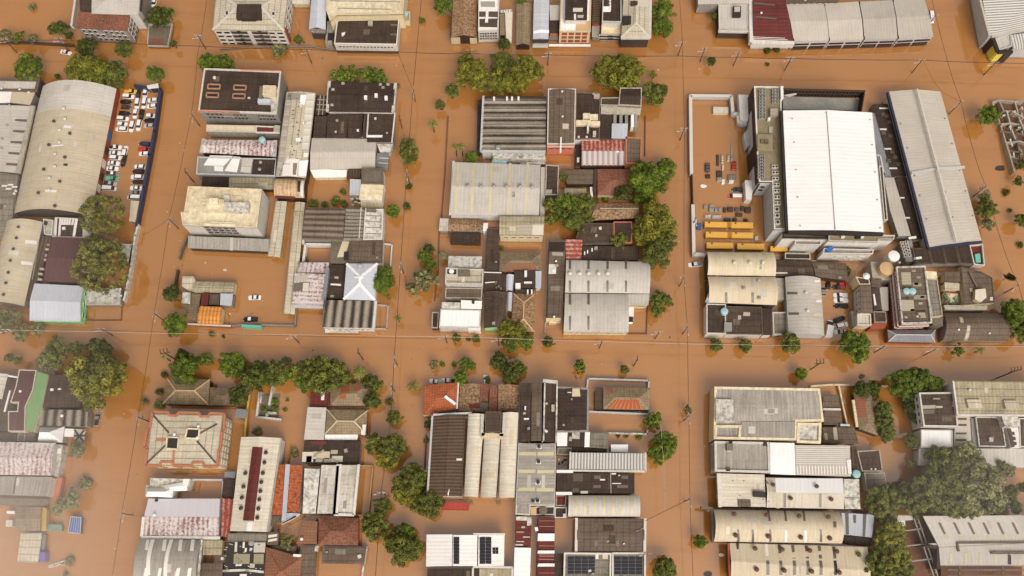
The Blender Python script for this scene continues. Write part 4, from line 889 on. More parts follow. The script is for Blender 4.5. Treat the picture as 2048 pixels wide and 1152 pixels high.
b.patch([(1098, 528), (1113, 529), (1112, 548), (1097, 548)], "concw", "roof_sheet").patch([(1104, 504), (1126, 505), (1126, 512), (1104, 511)], "conc", "roof_sheet").patch([(1098, 484), (1130, 484), (1129, 503), (1098, 503)], "dkk", "roof_sheet")
b.box([(1092, 636), (1122, 636), (1121, 642), (1092, 641)], 4.2, "w_cream", "porch_roof", -.5).box([(1098, 642), (1113, 642), (1113, 646), (1098, 646)], 3.2, "w_cream", "porch_step", -.5).vents([(1112, 523), (1108, 634)], "whitep", .7)
b = Bld("house", "little red ribbed roof next to dark flat roof with white pipes")
b.roof('shed', [(1132, 479), (1165, 479), (1163, 518), (1132, 518)], 5, "rustred", rise=-.5, ax='x', wall="w_white", swap=True)
b.roof('flat', [(1166, 492), (1278, 492), (1277, 521), (1164, 520)], 4.2, "dkk", wall="w_dk", name="dark_roof")
for x, y in ((1183, 499), (1174, 503), (1192, 496), (1168, 506)): b.box([(x, y - 3), (x + 2.4, y - 3), (x + 2.4, y + 3), (x, y + 3)], 4.8, "whitep", "roof_pipe")
b.box([(1189, 493), (1195, 493), (1195, 499), (1189, 499)], 4.9, "conc", "roof_box")
b = Bld("warehouse", "pale double-vaulted warehouse with dark skylight slots and five vents")
b.roof('barrel', [(1132, 520), (1300, 524), (1299, 587), (1130, 585)], 6, "lgrey", rise=1.6, wall="w_cream")
b.vents([(1140, 548), (1159, 548), (1177, 548), (1197, 548), (1215, 548)], "seal", 1.3)
for x in (1140, 1177, 1215, 1252): b.patch([(x - 2.3, 521), (x + 2.3, 521), (x + 2.2, 538), (x - 2.4, 538)], "skdk").patch([(x - 2.3, 561), (x + 2.1, 561), (x + 2, 584), (x - 2.4, 584)], "skdk")
b.roof('flat', [(1256, 588.5), (1299, 588), (1297, 610), (1256, 609)], 5.8, "lgrey", wall="w_cream", name="east_roof").wins('S', (4.6,), 5, 1.4, .8, frame="w_cream")
b.roof('barrel', [(1130, 587), (1256, 588.5), (1257, 664), (1127, 663)], 6, "lgrey", rise=1.6, wall="w_cream", name="south_vault").wins('S', (4.8,), 9, 1.6, .7, frame="w_cream")
for x in (1140, 1177): b.patch([(x - 2.3, 588), (x + 2.3, 588), (x + 2.2, 609), (x - 2.4, 609)], "skdk").patch([(x - 2.3, 632), (x + 2.1, 632), (x + 2, 660), (x - 2.4, 660)], "skdk")
fence("yard_fence", "dark fence line along the palm-tree street front", [(896, 232), (890, 340), (883, 430), (878, 470), (876, 545), (869, 600)], .7, "w_rust", .35, "fence")
fence("yard_fence", "thin fence at the east edge of the rusty red roof", [(1291, 232), (1290, 310)], .7, "w_rust", .3, "fence")
fence("low_wall", "brown wall line round the yard of the parked white truck", [(1258, 667), (1293, 667), (1295, 610)], .5, "w_rust", .35)
fence("yard_fence", "pale fence posts east of the north-south brown hip roof", [(1095, 482), (1094, 560), (1090, 665)], .9, "conc", .3, "fence")

# ================= white hall block =================
fence("lot_wall", "white wall around the flooded work yard with gate gap", [(1383, 346), (1381, 191), (1463, 192), (1466, 226), (1476, 228), (1478, 245)], 2.6, "w_pale", 1.0, cap="seal")
fence("gate", "dark brown sliding gate in the white yard wall", [(1384, 347), (1386, 409)], 2.2, "w_brown", .4, "gate")
fence("lot_wall", "short white wall south of the brown sliding gate", [(1386, 410), (1388, 508), (1408, 509)], 2.6, "w_pale", 1.0, cap="seal")
b = Bld("sports_hall", "huge bright white flat roof with black skirt and cooling units alongside", "hall")
b.roof('gable', [(1566, 221), (1744, 225), (1767, 464), (1577, 460)], 15, "bright", rise=1.0, ax='y', wall="w_brown")
b.bars([[(1566, 221), (1577, 460)], [(1577, 461), (1767, 465)]], 1.6, 1.4, "black", "black_skirt", -.25); b.bars([[(1744, 225), (1767, 464)]], .8, .9, "steel", "gutter", -.1); b.bars([[(1653, 223), (1670, 462)]], .3, .2, "steel", "ridge_joint", .12)
for x, y in ((1584, 238), (1740, 240), (1588, 285), (1744, 290), (1592, 340), (1750, 345), (1595, 395), (1754, 400), (1600, 452), (1760, 456), (1652, 226), (1670, 456)): b.vents([(x, y)], "steel", .45)
b.poly([(1508, 172), (1562, 173), (1572, 459), (1548, 459), (1544, 364), (1518, 364), (1514, 305)], 12, "olive", wall="w_pale", par="w_white", ph=.5, pw=.5, name="west_terrace")
for y in (180, 186, 193, 199, 205, 211, 217, 223, 229, 235): b.ac([(1525, y)], 2.3, .78, 2, "steel")
for y in (180, 186, 192, 198, 204): b.ac([(1551, y)], 2.3, .78, 2, "steel")
for x, y in ((1550, 333), (1550.5, 345), (1551, 357), (1553, 369), (1554, 381.5), (1554.5, 394), (1555, 406)): b.ac([(x, y)], 2.1, 1.25, 2, "frame")
for x, y in ((1554, 418.5), (1554.5, 431), (1555.5, 444)): b.ac([(x, y)], 1.5, 1.5, 1, "frame")
for y in (312, 318, 324, 330, 336, 342, 348, 354): b.ac([(1519, y), (1527, y)], 1.1, .7, 1, "steel")
b.box([(1541, 217), (1556, 217), (1557, 231), (1541, 230)], 13.2, "conc", "plant_box").box([(1515, 268), (1545, 269), (1546, 302), (1515, 301)], 12.8, "olive", "plant_room").box([(1522, 278), (1528, 278), (1528, 286), (1522, 286)], 13.3, "dk2", "roof_hatch", 12.6).box([(1529, 279), (1537, 279), (1537, 287), (1529, 287)], 13.3, "dk2", "roof_hatch", 12.6).box([(1545, 271), (1552, 271), (1550, 295), (1546, 294)], 12.7, "dk2", "roof_grille").box([(1536, 235), (1541, 235), (1541, 240), (1536, 240)], 12.6, "whitep", "roof_box").box([(1538, 253), (1546, 253), (1545, 265), (1538, 265)], 11.9, "conc", "roof_patch")
def wallp(b, p0, p1, zt, z0, z1, mat, name, out=.25):
    a, c = P(*p0, zt), P(*p1, zt); e = (c - a).normalized(); n = Vector((e.y, -e.x, 0)); m = MB(); m.prism([a + n * out, c + n * out, c - n * .5, a - n * .5], z0, z1, True, True); b.part(name, m, mat)
wallp(b, (1508, 173), (1509.5, 208), 12, -.8, 11.9, "w_brown", "brown_panel"); wallp(b, (1509.5, 208), (1513, 285), 12, 9.0, 11.8, "w_brown", "brown_panel", .4); wallp(b, (1513, 285), (1516, 320), 12, -.8, 11.8, "w_brown", "brown_panel", .45)
wallp(b, (1516, 322), (1518, 362), 12, 8.2, 11.8, "w_brown", "brown_panel", .4); wallp(b, (1519, 365), (1521, 365.2), 12, .5, 11, "w_brown", "brown_panel", .4)
for z in (8, 5.4): wallp(b, (1527, 365), (1534, 365), 12, z, z + .6, "black", "slot_window", .3)
b.box([(1477, 189), (1502, 190), (1496, 241), (1481, 240)], 4.2, "white", "porch_roof", -.8).box([(1478, 232), (1494, 233), (1494, 250), (1479, 249)], 2.4, "w_pale", "entrance_block", -.8)
b.box([(1487, 268), (1500, 254), (1503, 286), (1492, 297)], 3.4, "w_pale", "side_block", -.8); b.box([(1490, 360), (1508, 361), (1503, 400), (1492, 398)], 3.6, "white", "south_porch", -.8)
b.roof('flat', [(1566, 193), (1720, 197), (1723, 221), (1566, 219)], 9.2, "concg", wall="w_grey", name="north_terrace")
m = MB()
for p, q in (((1567, 177), (1730, 181)), ((1730, 181), (1723, 222))): m.bar(P(*p, 13.4), P(*q, 13.4), .3, 4.8)
b.part("brown_screen", m, "w_brown")
m = MB(); A, B2 = P(1567, 177, 13.4), P(1730, 181, 13.4)
for k in range(24): p = A + (B2 - A) * (k + .5) / 24; m.bar(p + Vector((0, -.3, .1)), p + Vector((0, -.55, .1)), .25, 4.6)
for z in (11.2, 13.3): m.bar(Vector((A.x, A.y - .3, z)), Vector((B2.x, B2.y - .3, z)), .3, .25)
b.part("screen_lattice", m, "wood")
b.box([(1561, 172), (1567, 172), (1567, 197), (1562, 197)], 13.2, "white", "white_pier", 8).box([(1567, 190), (1592, 186), (1594, 188), (1580, 193)], 12.6, "lgrey", "bracket_roof", 12.2)
b.SF = None; b.z = 10
b.poly([(1657, 467), (1790, 470), (1788, 479), (1758, 479), (1757, 484), (1657, 482)], 11.5, "olive", wall="w_white", par="frame", ph=.5, name="south_terrace")
b.box([(1683, 470), (1690, 470), (1690, 475), (1683, 475)], 12.0, "whitep", "roof_unit", 10.8).box([(1712, 470), (1722, 470), (1722, 476), (1712, 476)], 12.0, "black", "roof_unit", 10.8).box([(1722, 469), (1728, 469), (1728, 475), (1722, 475)], 12.0, "whitep", "roof_unit", 10.8)
b.poly([(1566, 464), (1657, 470), (1657, 478), (1566, 476)], 11.0, "dk2", wall="w_white", par="black", ph=.6, name="gutter_roof")
b.roof('flat', [(1591, 476), (1643, 478), (1642, 490), (1589, 489)], 9, "concg", wall="w_white", par="frame", ph=.7, name="balcony")
b.roof('flat', [(1648, 496), (1748, 499), (1746, 508), (1645, 507)], 8, "concg", wall="w_white", par="frame", ph=.7, name="south_ledge").wins('S', (5.2,), 3, 2.2, 1.0, .25, .95, frame="frame", pane="sky_w", name="oval_window").wins('S', (2.2,), 3, 2.6, .7, .25, .95)
b.box([(1651, 500), (1658, 494), (1669, 494), (1665, 500), (1656, 503)], 8.3, "bluet", "blue_tarpaulin", 7.2)
b = Bld("warehouse", "dark service roofs wedged between white hall and slanted gable")
b.poly([(1746, 208), (1778, 208), (1818, 352), (1785, 354)], 3.6, "dkk", wall="w_grey")
for x, y, w in ((1758, 215, 18), (1759, 257, 14), (1768, 296, 14), (1778, 335, 16)): b.patch([(x, y), (x + w, y), (x + w + 1, y + 3), (x + 1, y + 3)], "sky_w", "roof_sheet")
for x, y in ((1762, 225), (1770, 228), (1775, 240), (1763, 262), (1777, 268), (1773, 318), (1786, 310), (1793, 325), (1780, 300)): b.patch([(x, y), (x + 8, y), (x + 9, y + 7), (x + 1, y + 7)], "dk2", "roof_sheet")
b.poly([(1791, 356), (1818, 354), (1851, 478), (1828, 480)], 3.5, "dkk", wall="w_grey", name="south_roof")
for x, y in ((1800, 394), (1811, 434)): b.patch([(x, y), (x + 9, y), (x + 9, y + 3), (x, y + 3)], "sky_w", "roof_sheet")
b.poly([(1768, 355), (1788, 355), (1822, 472), (1797, 472), (1780, 420)], 4.4, "taupe", wall="w_grey", name="taupe_roof")
b.poly([(1744, 226), (1750, 226), (1786, 355), (1768, 356), (1758, 331)], 3.2, "bgrey", wall="w_dk", name="grey_wedge_roof")
b.roof('flat', [(1758, 331), (1766, 332), (1776, 440), (1768, 440)], 8.8, "brnrib", wall="w_pale", par="frame", ph=.5, name="service_strip")
b.bars([[(1743, 206), (1750, 206), (1785, 354), (1818, 351)]], .5, .5, "frame", "white_rim", .4)
b = Bld("warehouse", "long slanting taupe gable with navy fascia beside the diagonal street")
b.roof('gable', [(1778, 183), (1881, 183), (1963, 481), (1859, 494)], 7, "taupe", rise=1.5, ax='y', wall="w_white", swap=True)
b.bars([[(1776, 184), (1857, 496), (1964, 483)]], .7, 1.0, "w_navy", "navy_fascia", -.05); b.bars([[(1831, 182), (1910, 487)]], .6, .3, "frame", "ridge_cap", 1.55)
b.bars([[(1822, 347), (1872, 338), (1928, 335)]], .9, .5, "w_pale", "expansion_wall", .5)
b.vents([(1802, 248), (1851, 240), (1890, 238), (1815, 297), (1864, 290), (1904, 288), (1829, 352), (1879, 344), (1919, 342), (1840, 392), (1891, 385), (1931, 383), (1853, 439), (1905, 435), (1945, 432)], "steel", .5)
b = Bld("warehouse", "black roof bays with a red and teal court at the street end")
for x0, x1, y0 in ((1824, 1856, 497), (1857, 1884, 495), (1885, 1911, 493), (1912, 1938, 490)): b.roof('flat', [(x0, y0), (x1, y0 - 2), (x1 + 9, 528), (x0 + 8, 526)], 4.6, "dkk", wall="w_grey", par="dk2", ph=.15)
b.roof('flat', [(1939, 490), (1966, 488), (1970, 531), (1948, 529)], 4.2, "rustdk", wall="w_white", par="frame", ph=1.0, name="red_court").box([(1950, 508), (1960, 507), (1962, 524), (1952, 525)], 4.0, "teal", "teal_box", 3)
b.box([(1802, 484), (1824, 480), (1831, 522), (1812, 524)], 3.6, "concg", "machine_deck", -.5); b.z = 3.6; b.SF = None
for k in range(5): b.ac([(1804 + k * 1.8, 485 + k * 6.5), (1813 + k * 1.6, 484 + k * 6.5)], 1.1, .9, 1, "frame")
b.bars([[(1815, 478), (1830, 476)], [(1826, 519), (1841, 517)]], .8, .5, "whitep", "white_beam", 1.0)
b = Bld("water_tower", "tall white cylindrical water tank with round lid")
b.base(P(1786, 516)); p = P(1788, 512, 9); m = MB(); m.cyl((p.x, p.y, -.8), 1.8, 9.6, 24, 1.8, .35); b.part("tank", m, "creamp"); m = MB(); m.cyl((p.x, p.y, 9.0), 1.95, .15, 24, 1.9, .25); b.part("lid", m, "whitep"); m = MB(); m.cyl((P(1799, 525, 5).x, P(1799, 525, 5).y, -.8), .6, 5.8, 12, .5, .3); b.part("overflow_tank", m, "whitep")
b = Bld("hotel", "red brick hotel with white-framed windows and a patchwork roof")
b.roof('flat', [(1792, 533), (1851, 531), (1865, 646), (1804, 648)], 10, "dk2", wall="w_redw", par="concw", ph=.6, pw=.5)
for x0, y0, x1, y1 in ((1802, 545, 1821, 570), (1802, 600, 1827, 622), (1824, 566, 1842, 573), (1826, 590, 1856, 599), (1836, 625, 1850, 636), (1848, 560, 1852, 565), (1808, 632, 1814, 637)): b.patch([(x0, y0), (x1, y0), (x1 + 2, y1), (x0 + 2, y1)], "gcream", "roof_sheet")
for k in range(8): x, y = 1812 + R.random() * 36, 540 + k * 13; b.patch([(x, y), (x + 8, y), (x + 8, y + 4), (x, y + 4)], "conc", "roof_sheet")
b.tankc(1811, 584, 1.2, 1.2).tankc(1823, 584, 1.2, 1.2); b.box([(1797, 578), (1830, 577), (1831, 592), (1798, 593)], 9.9, "concd", "tank_deck", 9.3)
b.wins('W', (8.3, 6.0, 3.6), 9, 1.4, 1.2, frame="frame", pane="w_brick").wins('S', (8.3, 6.0, 3.6), 5, 1.6, 1.2, frame="frame", pane="w_brick")
b.band('W', 7.0, 7.4, "frame", out=.4).band('W', 4.6, 5.0, "frame", out=.4).band('S', 7.0, 7.4, "frame", out=.4)
b.roof('flat', [(1851, 556), (1875, 558), (1886, 632), (1864, 634)], 8, "ggrey", wall="w_cream", par="conc", ph=.3, name="east_wing").box([(1852, 542), (1873, 543), (1875, 556), (1853, 556)], 8.8, "creamc", "stair_tower", -.5).box([(1864, 634), (1886, 634), (1886, 652), (1866, 650)], 6, "concd", "rear_block", -.5)
b.roof('hip', [(1775, 660), (1871, 660), (1870, 685), (1777, 683)], 3.6, "bgrey", rise=1.6, wall="w_brick", name="entrance_canopy").ridgecap("frame", .3)
b.SF = None
b = Bld("apartment_block", "weathered cream house with dark roofs and brick south face")
b.roof('flat', [(1720, 570), (1742, 570), (1746, 626), (1722, 626)], 7.5, "dk2", wall="w_white").wins('W', (6.4, 4.4), 4, .9, .9)
b.roof('flat', [(1711, 553), (1738, 556), (1741, 569), (1719, 569)], 7.3, "dk", wall="w_cream", par="w_cream", ph=.3, name="north_roof").roof('flat', [(1742, 557), (1763, 558), (1762, 575), (1743, 574)], 6.2, "dk2", wall="w_grey", name="rear_roof").roof('flat', [(1743, 575), (1759, 576), (1763, 620), (1748, 620)], 6.4, "dk", wall="w_grey", name="east_roof")
b.roof('flat', [(1759, 574), (1776, 574), (1777, 621), (1764, 621)], 5, "lgrey", wall="w_grey", name="metal_roof").roof('flat', [(1715, 627), (1742, 628), (1743, 651), (1715, 650)], 6, "creamp", wall="w_cream", par="w_white", ph=.6, name="terrace").roof('flat', [(1747, 622), (1772, 623), (1774, 645), (1749, 645)], 6.6, "dk", wall="w_brick", par="w_grey", ph=.3, name="south_roof")
b.box([(1702, 622), (1713, 622), (1714, 650), (1706, 652)], 3.0, "conc", "side_wing", -.5); b.box([(1741, 645), (1775, 646), (1771, 655), (1740, 658)], 4, "w_brick", "brick_porch", -.5)
b.box([(1746, 588), (1749, 588), (1753, 610), (1749, 610)], 6.8, "whitep", "roof_panel", 6.3); b.bars([[(1738, 548), (1741, 600)]], .7, .6, "conc", "gutter", .4); b.box([(1728, 628), (1714, 553), (1722, 550), (1722, 556)], 7.9, "w_cream", "cornice", 7) if 0 else None
b = Bld("water_tank", "squat tan drum tank on a concrete stand")
b.base(P(1760, 545)); p = P(1765, 541, 6); m = MB(); m.box((p.x, p.y, 2.4), (7, 6.5, 6.4)); b.part("stand", m, "conc"); m = MB(); m.cyl((p.x + .6, p.y, 5.6), 2.4, 2.6, 20, 2.4, .3); b.part("drum", m, "tan")
b = Bld("water_tank", "white spherical roof tank on a thin mast")
b.base(P(1734, 552)); p = P(1734, 551, 9); m = MB(); m.cyl((p.x, p.y, -.8), .25, 8.6, 8); b.part("mast", m, "steel"); m = MB(); m.cyl((p.x, p.y, 7.8), .7, .7, 14, 1.2, .9); b.part("tank", m, "whitep")
b = Bld("restaurant", "sprawling dark roof with cream pentagon lantern near diagonal street")
b.poly([(1922, 533), (1962, 543), (1985, 555), (1990, 605), (1928, 610)], 4.6, "dk2", wall="w_cream", par="dk2", ph=.2)
b.poly([(1951, 579), (1971, 577), (1973, 595), (1961, 605), (1950, 598)], 6.2, "creamp", wall="w_cream", name="lantern_roof"); b.roof('flat', [(1889, 543), (1920, 543), (1921, 563), (1890, 562)], 4.4, "dk2", wall="w_cream", name="rear_roof").roof('flat', [(1889, 564), (1919, 566), (1919, 581), (1890, 580)], 4.2, "gcream", wall="w_cream", name="cream_roof")
b.z = 4.6; b.SF = None; b.bars([[(1938, 545), (1953, 575)]], .6, .4, "concd", "roof_beam", .5); b.box([(1939, 576), (1945, 576), (1946, 583), (1940, 583)], 4.7, "conc", "roof_hatch"); b.box([(1980, 594), (1986, 594), (1986, 601), (1980, 601)], 4.7, "creamp", "roof_hatch")
b.roof('flat', [(1889, 584), (1919, 585), (1920, 608), (1889, 607)], 2.6, "creamc", wall="w_cream", par="w_brick", ph=.3, name="garden_terrace"); b.box([(1888, 610), (1975, 611), (1974, 620), (1890, 619)], 3.4, "conc", "south_lean_to", -.5)
for x, y in ((1893, 590), (1892, 600), (1900, 605), (1912, 604), (1917, 596)):
    p = P(x, y, 3.2); m = MB()
    for k in range(40): d = Vector((R.gauss(0, .6), R.gauss(0, .6), R.gauss(0, .4))); t = Vector((R.gauss(0, 1), R.gauss(0, 1), R.gauss(0, 1))).normalized() * .35; u2 = t.cross(Vector((.3, .5, .8))); c = Vector((p.x, p.y, 2.8)) + d; m.face([c - t, c - u2, c + t, c + u2])
    b.part("potted_shrub", m, "greenp")
b = Bld("warehouse", "dark gridded barrel roof beside the leafy corner crown")
b.roof('barrel', [(1886, 626), (2012, 625), (2019, 681), (1886, 681)], 4, "dk2", rise=2.6, wall="w_grey")
b = Bld("warehouse", "two cream vaults with yellowed strips south of the work yard")
b.roof('barrel', [(1414, 504), (1547, 505), (1551, 552), (1415, 550)], 6, "cream", rise=1.8, wall="w_dk")
for x in (1430, 1458, 1489, 1513, 1531): b.patch([(x - 3, 505), (x + 3, 505), (x + 4, 549), (x - 2, 549)], "sky_y")
b.vents([(1468, 526), (1499, 526), (1525, 526)], "seal", 1.1)
b.roof('barrel', [(1415, 553), (1551, 554), (1554, 610), (1417, 605)], 6, "cream", rise=2.0, wall="w_dk", name="south_vault")
for x in (1452, 1505): b.patch([(x - 2.5, 585), (x + 2.5, 585), (x + 2.8, 606), (x - 2.2, 605)], "skdk").patch([(x - 3, 554), (x + 2, 554), (x + 2, 574), (x - 3, 574)], "lgrey")
b.vents([(1517, 561), (1487, 577), (1518, 597)], "steel", 1.1); b.bars([[(1413, 503), (1414, 604)]], 1.2, 1.6, "w_pale", "parapet", .6); b.bars([[(1415, 502.5), (1548, 504)]], .5, .5, "frame", "gutter", .4)
b.box([(1552, 556), (1568, 556), (1569, 600), (1553, 600)], 3.2, "conc", "side_roof", -.5)
b = Bld("shop", "dark flat shop roofs with turquoise tank and white street front")
b.roof('flat', [(1413, 607), (1452, 608), (1452, 668), (1413, 667)], 6, "dkk", wall="w_white", par="w_white", ph=.3).roof('flat', [(1452.5, 612), (1524, 614), (1526, 669), (1452.5, 668)], 6.1, "dk", wall="w_white", par="dk2", ph=.2, name="east_roof")
b.tankc(1448, 624, 1.3, 1.1); b.box([(1449, 644), (1464, 645), (1464, 663), (1448, 663)], 6.6, "concg", "plant_box"); b.patch([(1487, 624), (1500, 625), (1500, 632), (1486, 632)], "conc", "roof_sheet").patch([(1476, 631), (1482, 631), (1482, 639), (1476, 639)], "conc", "roof_sheet").patch([(1456, 617), (1472, 617), (1472, 623), (1456, 622)], "dk2", "roof_sheet")
b.roof('flat', [(1525, 616), (1544, 618), (1544, 670), (1527, 670)], 5.6, "dkk", wall="w_white", name="strip_roof").roof('flat', [(1545, 624), (1575, 624), (1576, 669), (1547, 669)], 3.4, "ggrey", wall="w_white", par="frame", ph=.6, name="court"); b.bars([[(1403, 610), (1406, 668)]], .6, 3.4, "frame", "sign_gantry", -1.0)
b.wins('S', (1.6,), 3, 1.6, 1.0)
b = Bld("warehouse", "silver-grey vault running north to south beside the car yard")
b.roof('barrel', [(1570, 554), (1641, 557), (1649, 672), (1577, 670)], 5, "lgrey", rise=2.2, ax='y', wall="w_pale")
b.vents([(1611, 586), (1614, 622)], "seal", .9)
for x0, y, x1, mt in ((1574, 586, 1595, "skdk"), (1626, 588, 1643, "sky_y"), (1577, 627, 1598, "skdk"), (1627, 629, 1645, "sky_y"), (1629, 562, 1640, "sky_w"), (1632, 602, 1643, "sky_w")): b.patch([(x0, y - 2), (x1, y - 2), (x1, y + 3), (x0, y + 3)], mt)
b = Bld("warehouse", "brown low roofs filling the gap south of the white hall")
b.roof('gable', [(1550, 519), (1621, 521), (1629, 553), (1551, 552)], 4.2, "dk", rise=.6, wall="w_brown").roof('gable', [(1623, 524), (1693, 528), (1693, 561), (1631, 553)], 4.2, "dk2", rise=.6, wall="w_brown", name="east_roof")
b.roof('flat', [(1570, 505), (1620, 506), (1622, 519), (1570, 518)], 3.6, "dkk", wall="w_grey", par="conc", ph=.6, name="fenced_court"); b.bars([[(1623, 527), (1692, 530)]], .3, .8, "conc", "wall_coping", .6)
b = Bld("house", "roofless cream ruin of thin walls beside the diagonal street")
b.base(P(2010, 250)); m = MB()
for l in ([(1985, 205), (1998, 200), (2030, 203), (2048, 202)], [(1998, 200), (2008, 222), (2025, 222), (2048, 235)], [(1985, 205), (2000, 245), (2020, 310), (2030, 345)], [(2003, 248), (2022, 246), (2048, 250)], [(2014, 222), (2024, 260), (2040, 300)], [(2030, 203), (2040, 240), (2060, 285)], [(2014, 285), (2040, 282), (2060, 290)], [(2022, 312), (2060, 330)]):
    for p, q in zip(l, l[1:]): m.bar(P(*p, 2.6 + R.uniform(-1.4, .4)), P(*q, 2.6 + R.uniform(-1.4, .4)), .5, 3.4)
b.part("wall", m, "conc")
m = MB(); m.prism([P(*p, .25) for p in ((1990, 206), (2048, 204), (2070, 330), (2034, 338))], -.5, .25); b.part("rubble_floor", m, "mudfloor"); m = MB()
for k in range(22): x, y = R.uniform(1992, 2050), R.uniform(206, 325); x += (y - 205) * .28; dx, dy = R.choice(((R.uniform(4, 10), R.uniform(-1, 1)), (R.uniform(1, 3), R.uniform(6, 13)))); m.bar(P(x, y, R.uniform(1, 2.6)), P(x + dx, y + dy, R.uniform(.8, 2.4)), R.uniform(.3, .8), 2.8)
b.part("broken_wall", m, "concw")
m = MB()
for l in ([(2000, 262), (2046, 268)], [(2015, 300), (2048, 306)], [(2030, 262), (2045, 330)]):
    for p, q in zip(l, l[1:]): m.bar(P(*p, 2.2), P(*q, 2.2), .5, .5)
b.part("roof_beam", m, "concd")

# ================= south-west strip =================
b = Bld("house", "weathered white sheet roof at the photo's western edge")
b.roof('gable', [(-30, 745), (16, 748), (4, 798), (-30, 796)], 5, "wdirty", rise=.8, ax='y', wall="w_grey")
b = Bld("house", "dark flat roofs with white pipes west of the maroon roof")
b.poly([(16, 752), (34, 755), (30, 775), (20, 806), (18, 830), (-30, 828), (-30, 800), (5, 799)], 4.6, "dk", wall="w_grey"); b.bars([[(21, 781), (10, 824)], [(17, 752), (36, 755)]], .5, .4, "whitep", "pipe", .4); b.roof('flat', [(-30, 828), (16, 829), (15, 862), (-30, 860)], 4.4, "dk", wall="w_grey", name="south_roof")
b = Bld("house", "maroon zigzag roof joined to bright green roof slope")
b.poly([(38, 739), (73, 740), (66, 780), (51, 813), (50, 863), (16, 863), (16, 822), (34, 822), (36, 805), (20, 805), (31, 773)], 6, "maroon", wall="w_cream", par="creamp", ph=.1, pw=.3)
b.poly([(73, 742), (97, 750), (84, 812), (66, 864), (50, 858), (51, 813), (66, 780)], 5.6, "green", wall="w_cream", name="green_roof"); b.vents([(42, 783)], "whitep", .8)
b = Bld("warehouse", "dark gridded sheds with pale streaked south roof under hazy tree")
b.roof('gable', [(98, 750), (152, 752), (150, 815), (84, 815)], 5, "dk", rise=.8, ax='y', wall="w_grey"); b.roof('flat', [(71, 819), (176, 820), (174, 853), (66, 851)], 4.8, "saw", wall="w_grey", name="streaked_roof"); b.box([(122, 826), (129, 826), (127, 842), (120, 842)], 5.1, "dk2", "roof_hatch"); b.vents([(125, 832)], "whitep", .9)
b = Bld("tent", "bright white pointed tent behind rusty striped roof")
b.roof('hip', [(80, 853), (129, 853), (125, 885), (75, 884)], 3.4, "bright", rise=4.5, wall=None); b.bars([[(81, 855), (76, 883)], [(128, 855), (124, 884)]], .2, 3.8, "steel", "pole_row", -.1); b.roof('flat', [(127, 857), (149, 858), (147, 874), (125, 873)], 3, "bright", wall=None, name="side_flap")
b.roof('flat', [(150, 858), (171, 859), (168, 886), (148, 886)], 2.6, "lgrey", wall=None, name="canvas_panel"); b.bars([[(149, 860), (168, 884)], [(169, 861), (149, 884)], [(150, 872), (170, 872)]], .4, .5, "darkmetal", "frame_bar", .4)
b = Bld("shed", "small dark sheds with rails beside the white tent")
b.roof('flat', [(-30, 866), (34, 866), (33, 882), (-30, 882)], 3.6, "dk", wall="w_grey").roof('flat', [(36, 860), (70, 862), (68, 884), (34, 882)], 3.4, "dk2", wall="w_grey", name="east_roof"); b.bars([[(37, 862), (69, 863)], [(40, 861), (36, 882)], [(52, 861), (49, 882)]], .3, .4, "steel", "roof_rail", .4)
b = Bld("warehouse", "rust-striped gable roof over a grey lower roof, hazy")
b.roof('gable', [(-30, 883), (112, 886), (102, 951), (-30, 949)], 6, "rustw", rise=1.0, wall="w_white"); b.roof('flat', [(-30, 952), (106, 954), (98, 993), (-30, 989)], 5.4, "grey", wall="w_white", name="south_roof"); b.bars([[(33, 952), (27, 988)]], .4, .2, "dk2", "joint", .15)
b.box([(112, 888), (126, 890), (116, 954), (104, 952)], 3.4, "concw", "side_wing", -.5).box([(106, 954), (125, 956), (118, 994), (99, 993)], 2.2, "w_salmon", "brick_porch", -.5); b.box([(111, 896), (123, 897), (122, 908), (110, 907)], 3.8, "whitep", "roof_box", 3.2)
b = Bld("house", "hazy low brown roof beside a dark gabled wall")
b.roof('flat', [(-30, 996), (94, 998), (90, 1012), (-30, 1010)], 2.8, "concd", wall="w_grey").roof('gable', [(32, 1012), (83, 1014), (81, 1062), (33, 1062)], 3, "tileg", rise=.7, wall="w_yel2", name="brown_roof"); b.roof('shed', [(85, 1014), (95, 1017), (94, 1062), (82, 1062)], 2.4, "w_yel2", rise=.6, ax='y', wall="w_yel2", name="yellow_roof")
b.box([(14, 1022), (30, 1022), (29, 1028), (13, 1027)], 2, "whitep", "white_roof", -.5).box([(12, 1040), (25, 1040), (24, 1053), (11, 1053)], 2, "lgrey", "grey_roof", -.5)
b = Bld("shed", "pale gridded shed with purple tarpaulin at its corner")
b.roof('flat', [(42, 1066), (84, 1066), (76, 1126), (34, 1124)], 3, "gcream", wall="w_grey"); b.box([(78, 1103), (91, 1104), (90, 1123), (76, 1124)], 2.6, "purple", "tarpaulin", -.5).box([(83, 1070), (91, 1070), (88, 1100), (82, 1100)], 1.6, "w_grey", "side_wall", -.5)
def crate(name, label, cat, pts, h, mat, rib="steel", z0=-.6):
    b = Bld(name, label, cat); q = [P(x, y, h) for x, y in pts]; b.base(sum(q, Vector()) / len(q)); b.z = h; b.SF = None
    m = MB(); m.prism(q, z0, h); b.part("body", m, mat); m = MB()
    for i in range(len(q)): m.bar(q[i] + Vector((0, 0, .06)), q[(i + 1) % len(q)] + Vector((0, 0, .06)), .18, .2)
    n = 5
    for k in range(1, n): a = q[0] + (q[1] - q[0]) * k / n; c = q[3] + (q[2] - q[3]) * k / n; m.bar(a + Vector((0, 0, .05)), c + Vector((0, 0, .05)), .10, .1)
    b.part("rib", m, rib); return b
crate("container", "dull green container lying by the hazy brown roof", "container", [(89, 1049), (123, 1050), (123, 1062), (88, 1061)], 1.6, "greenp")
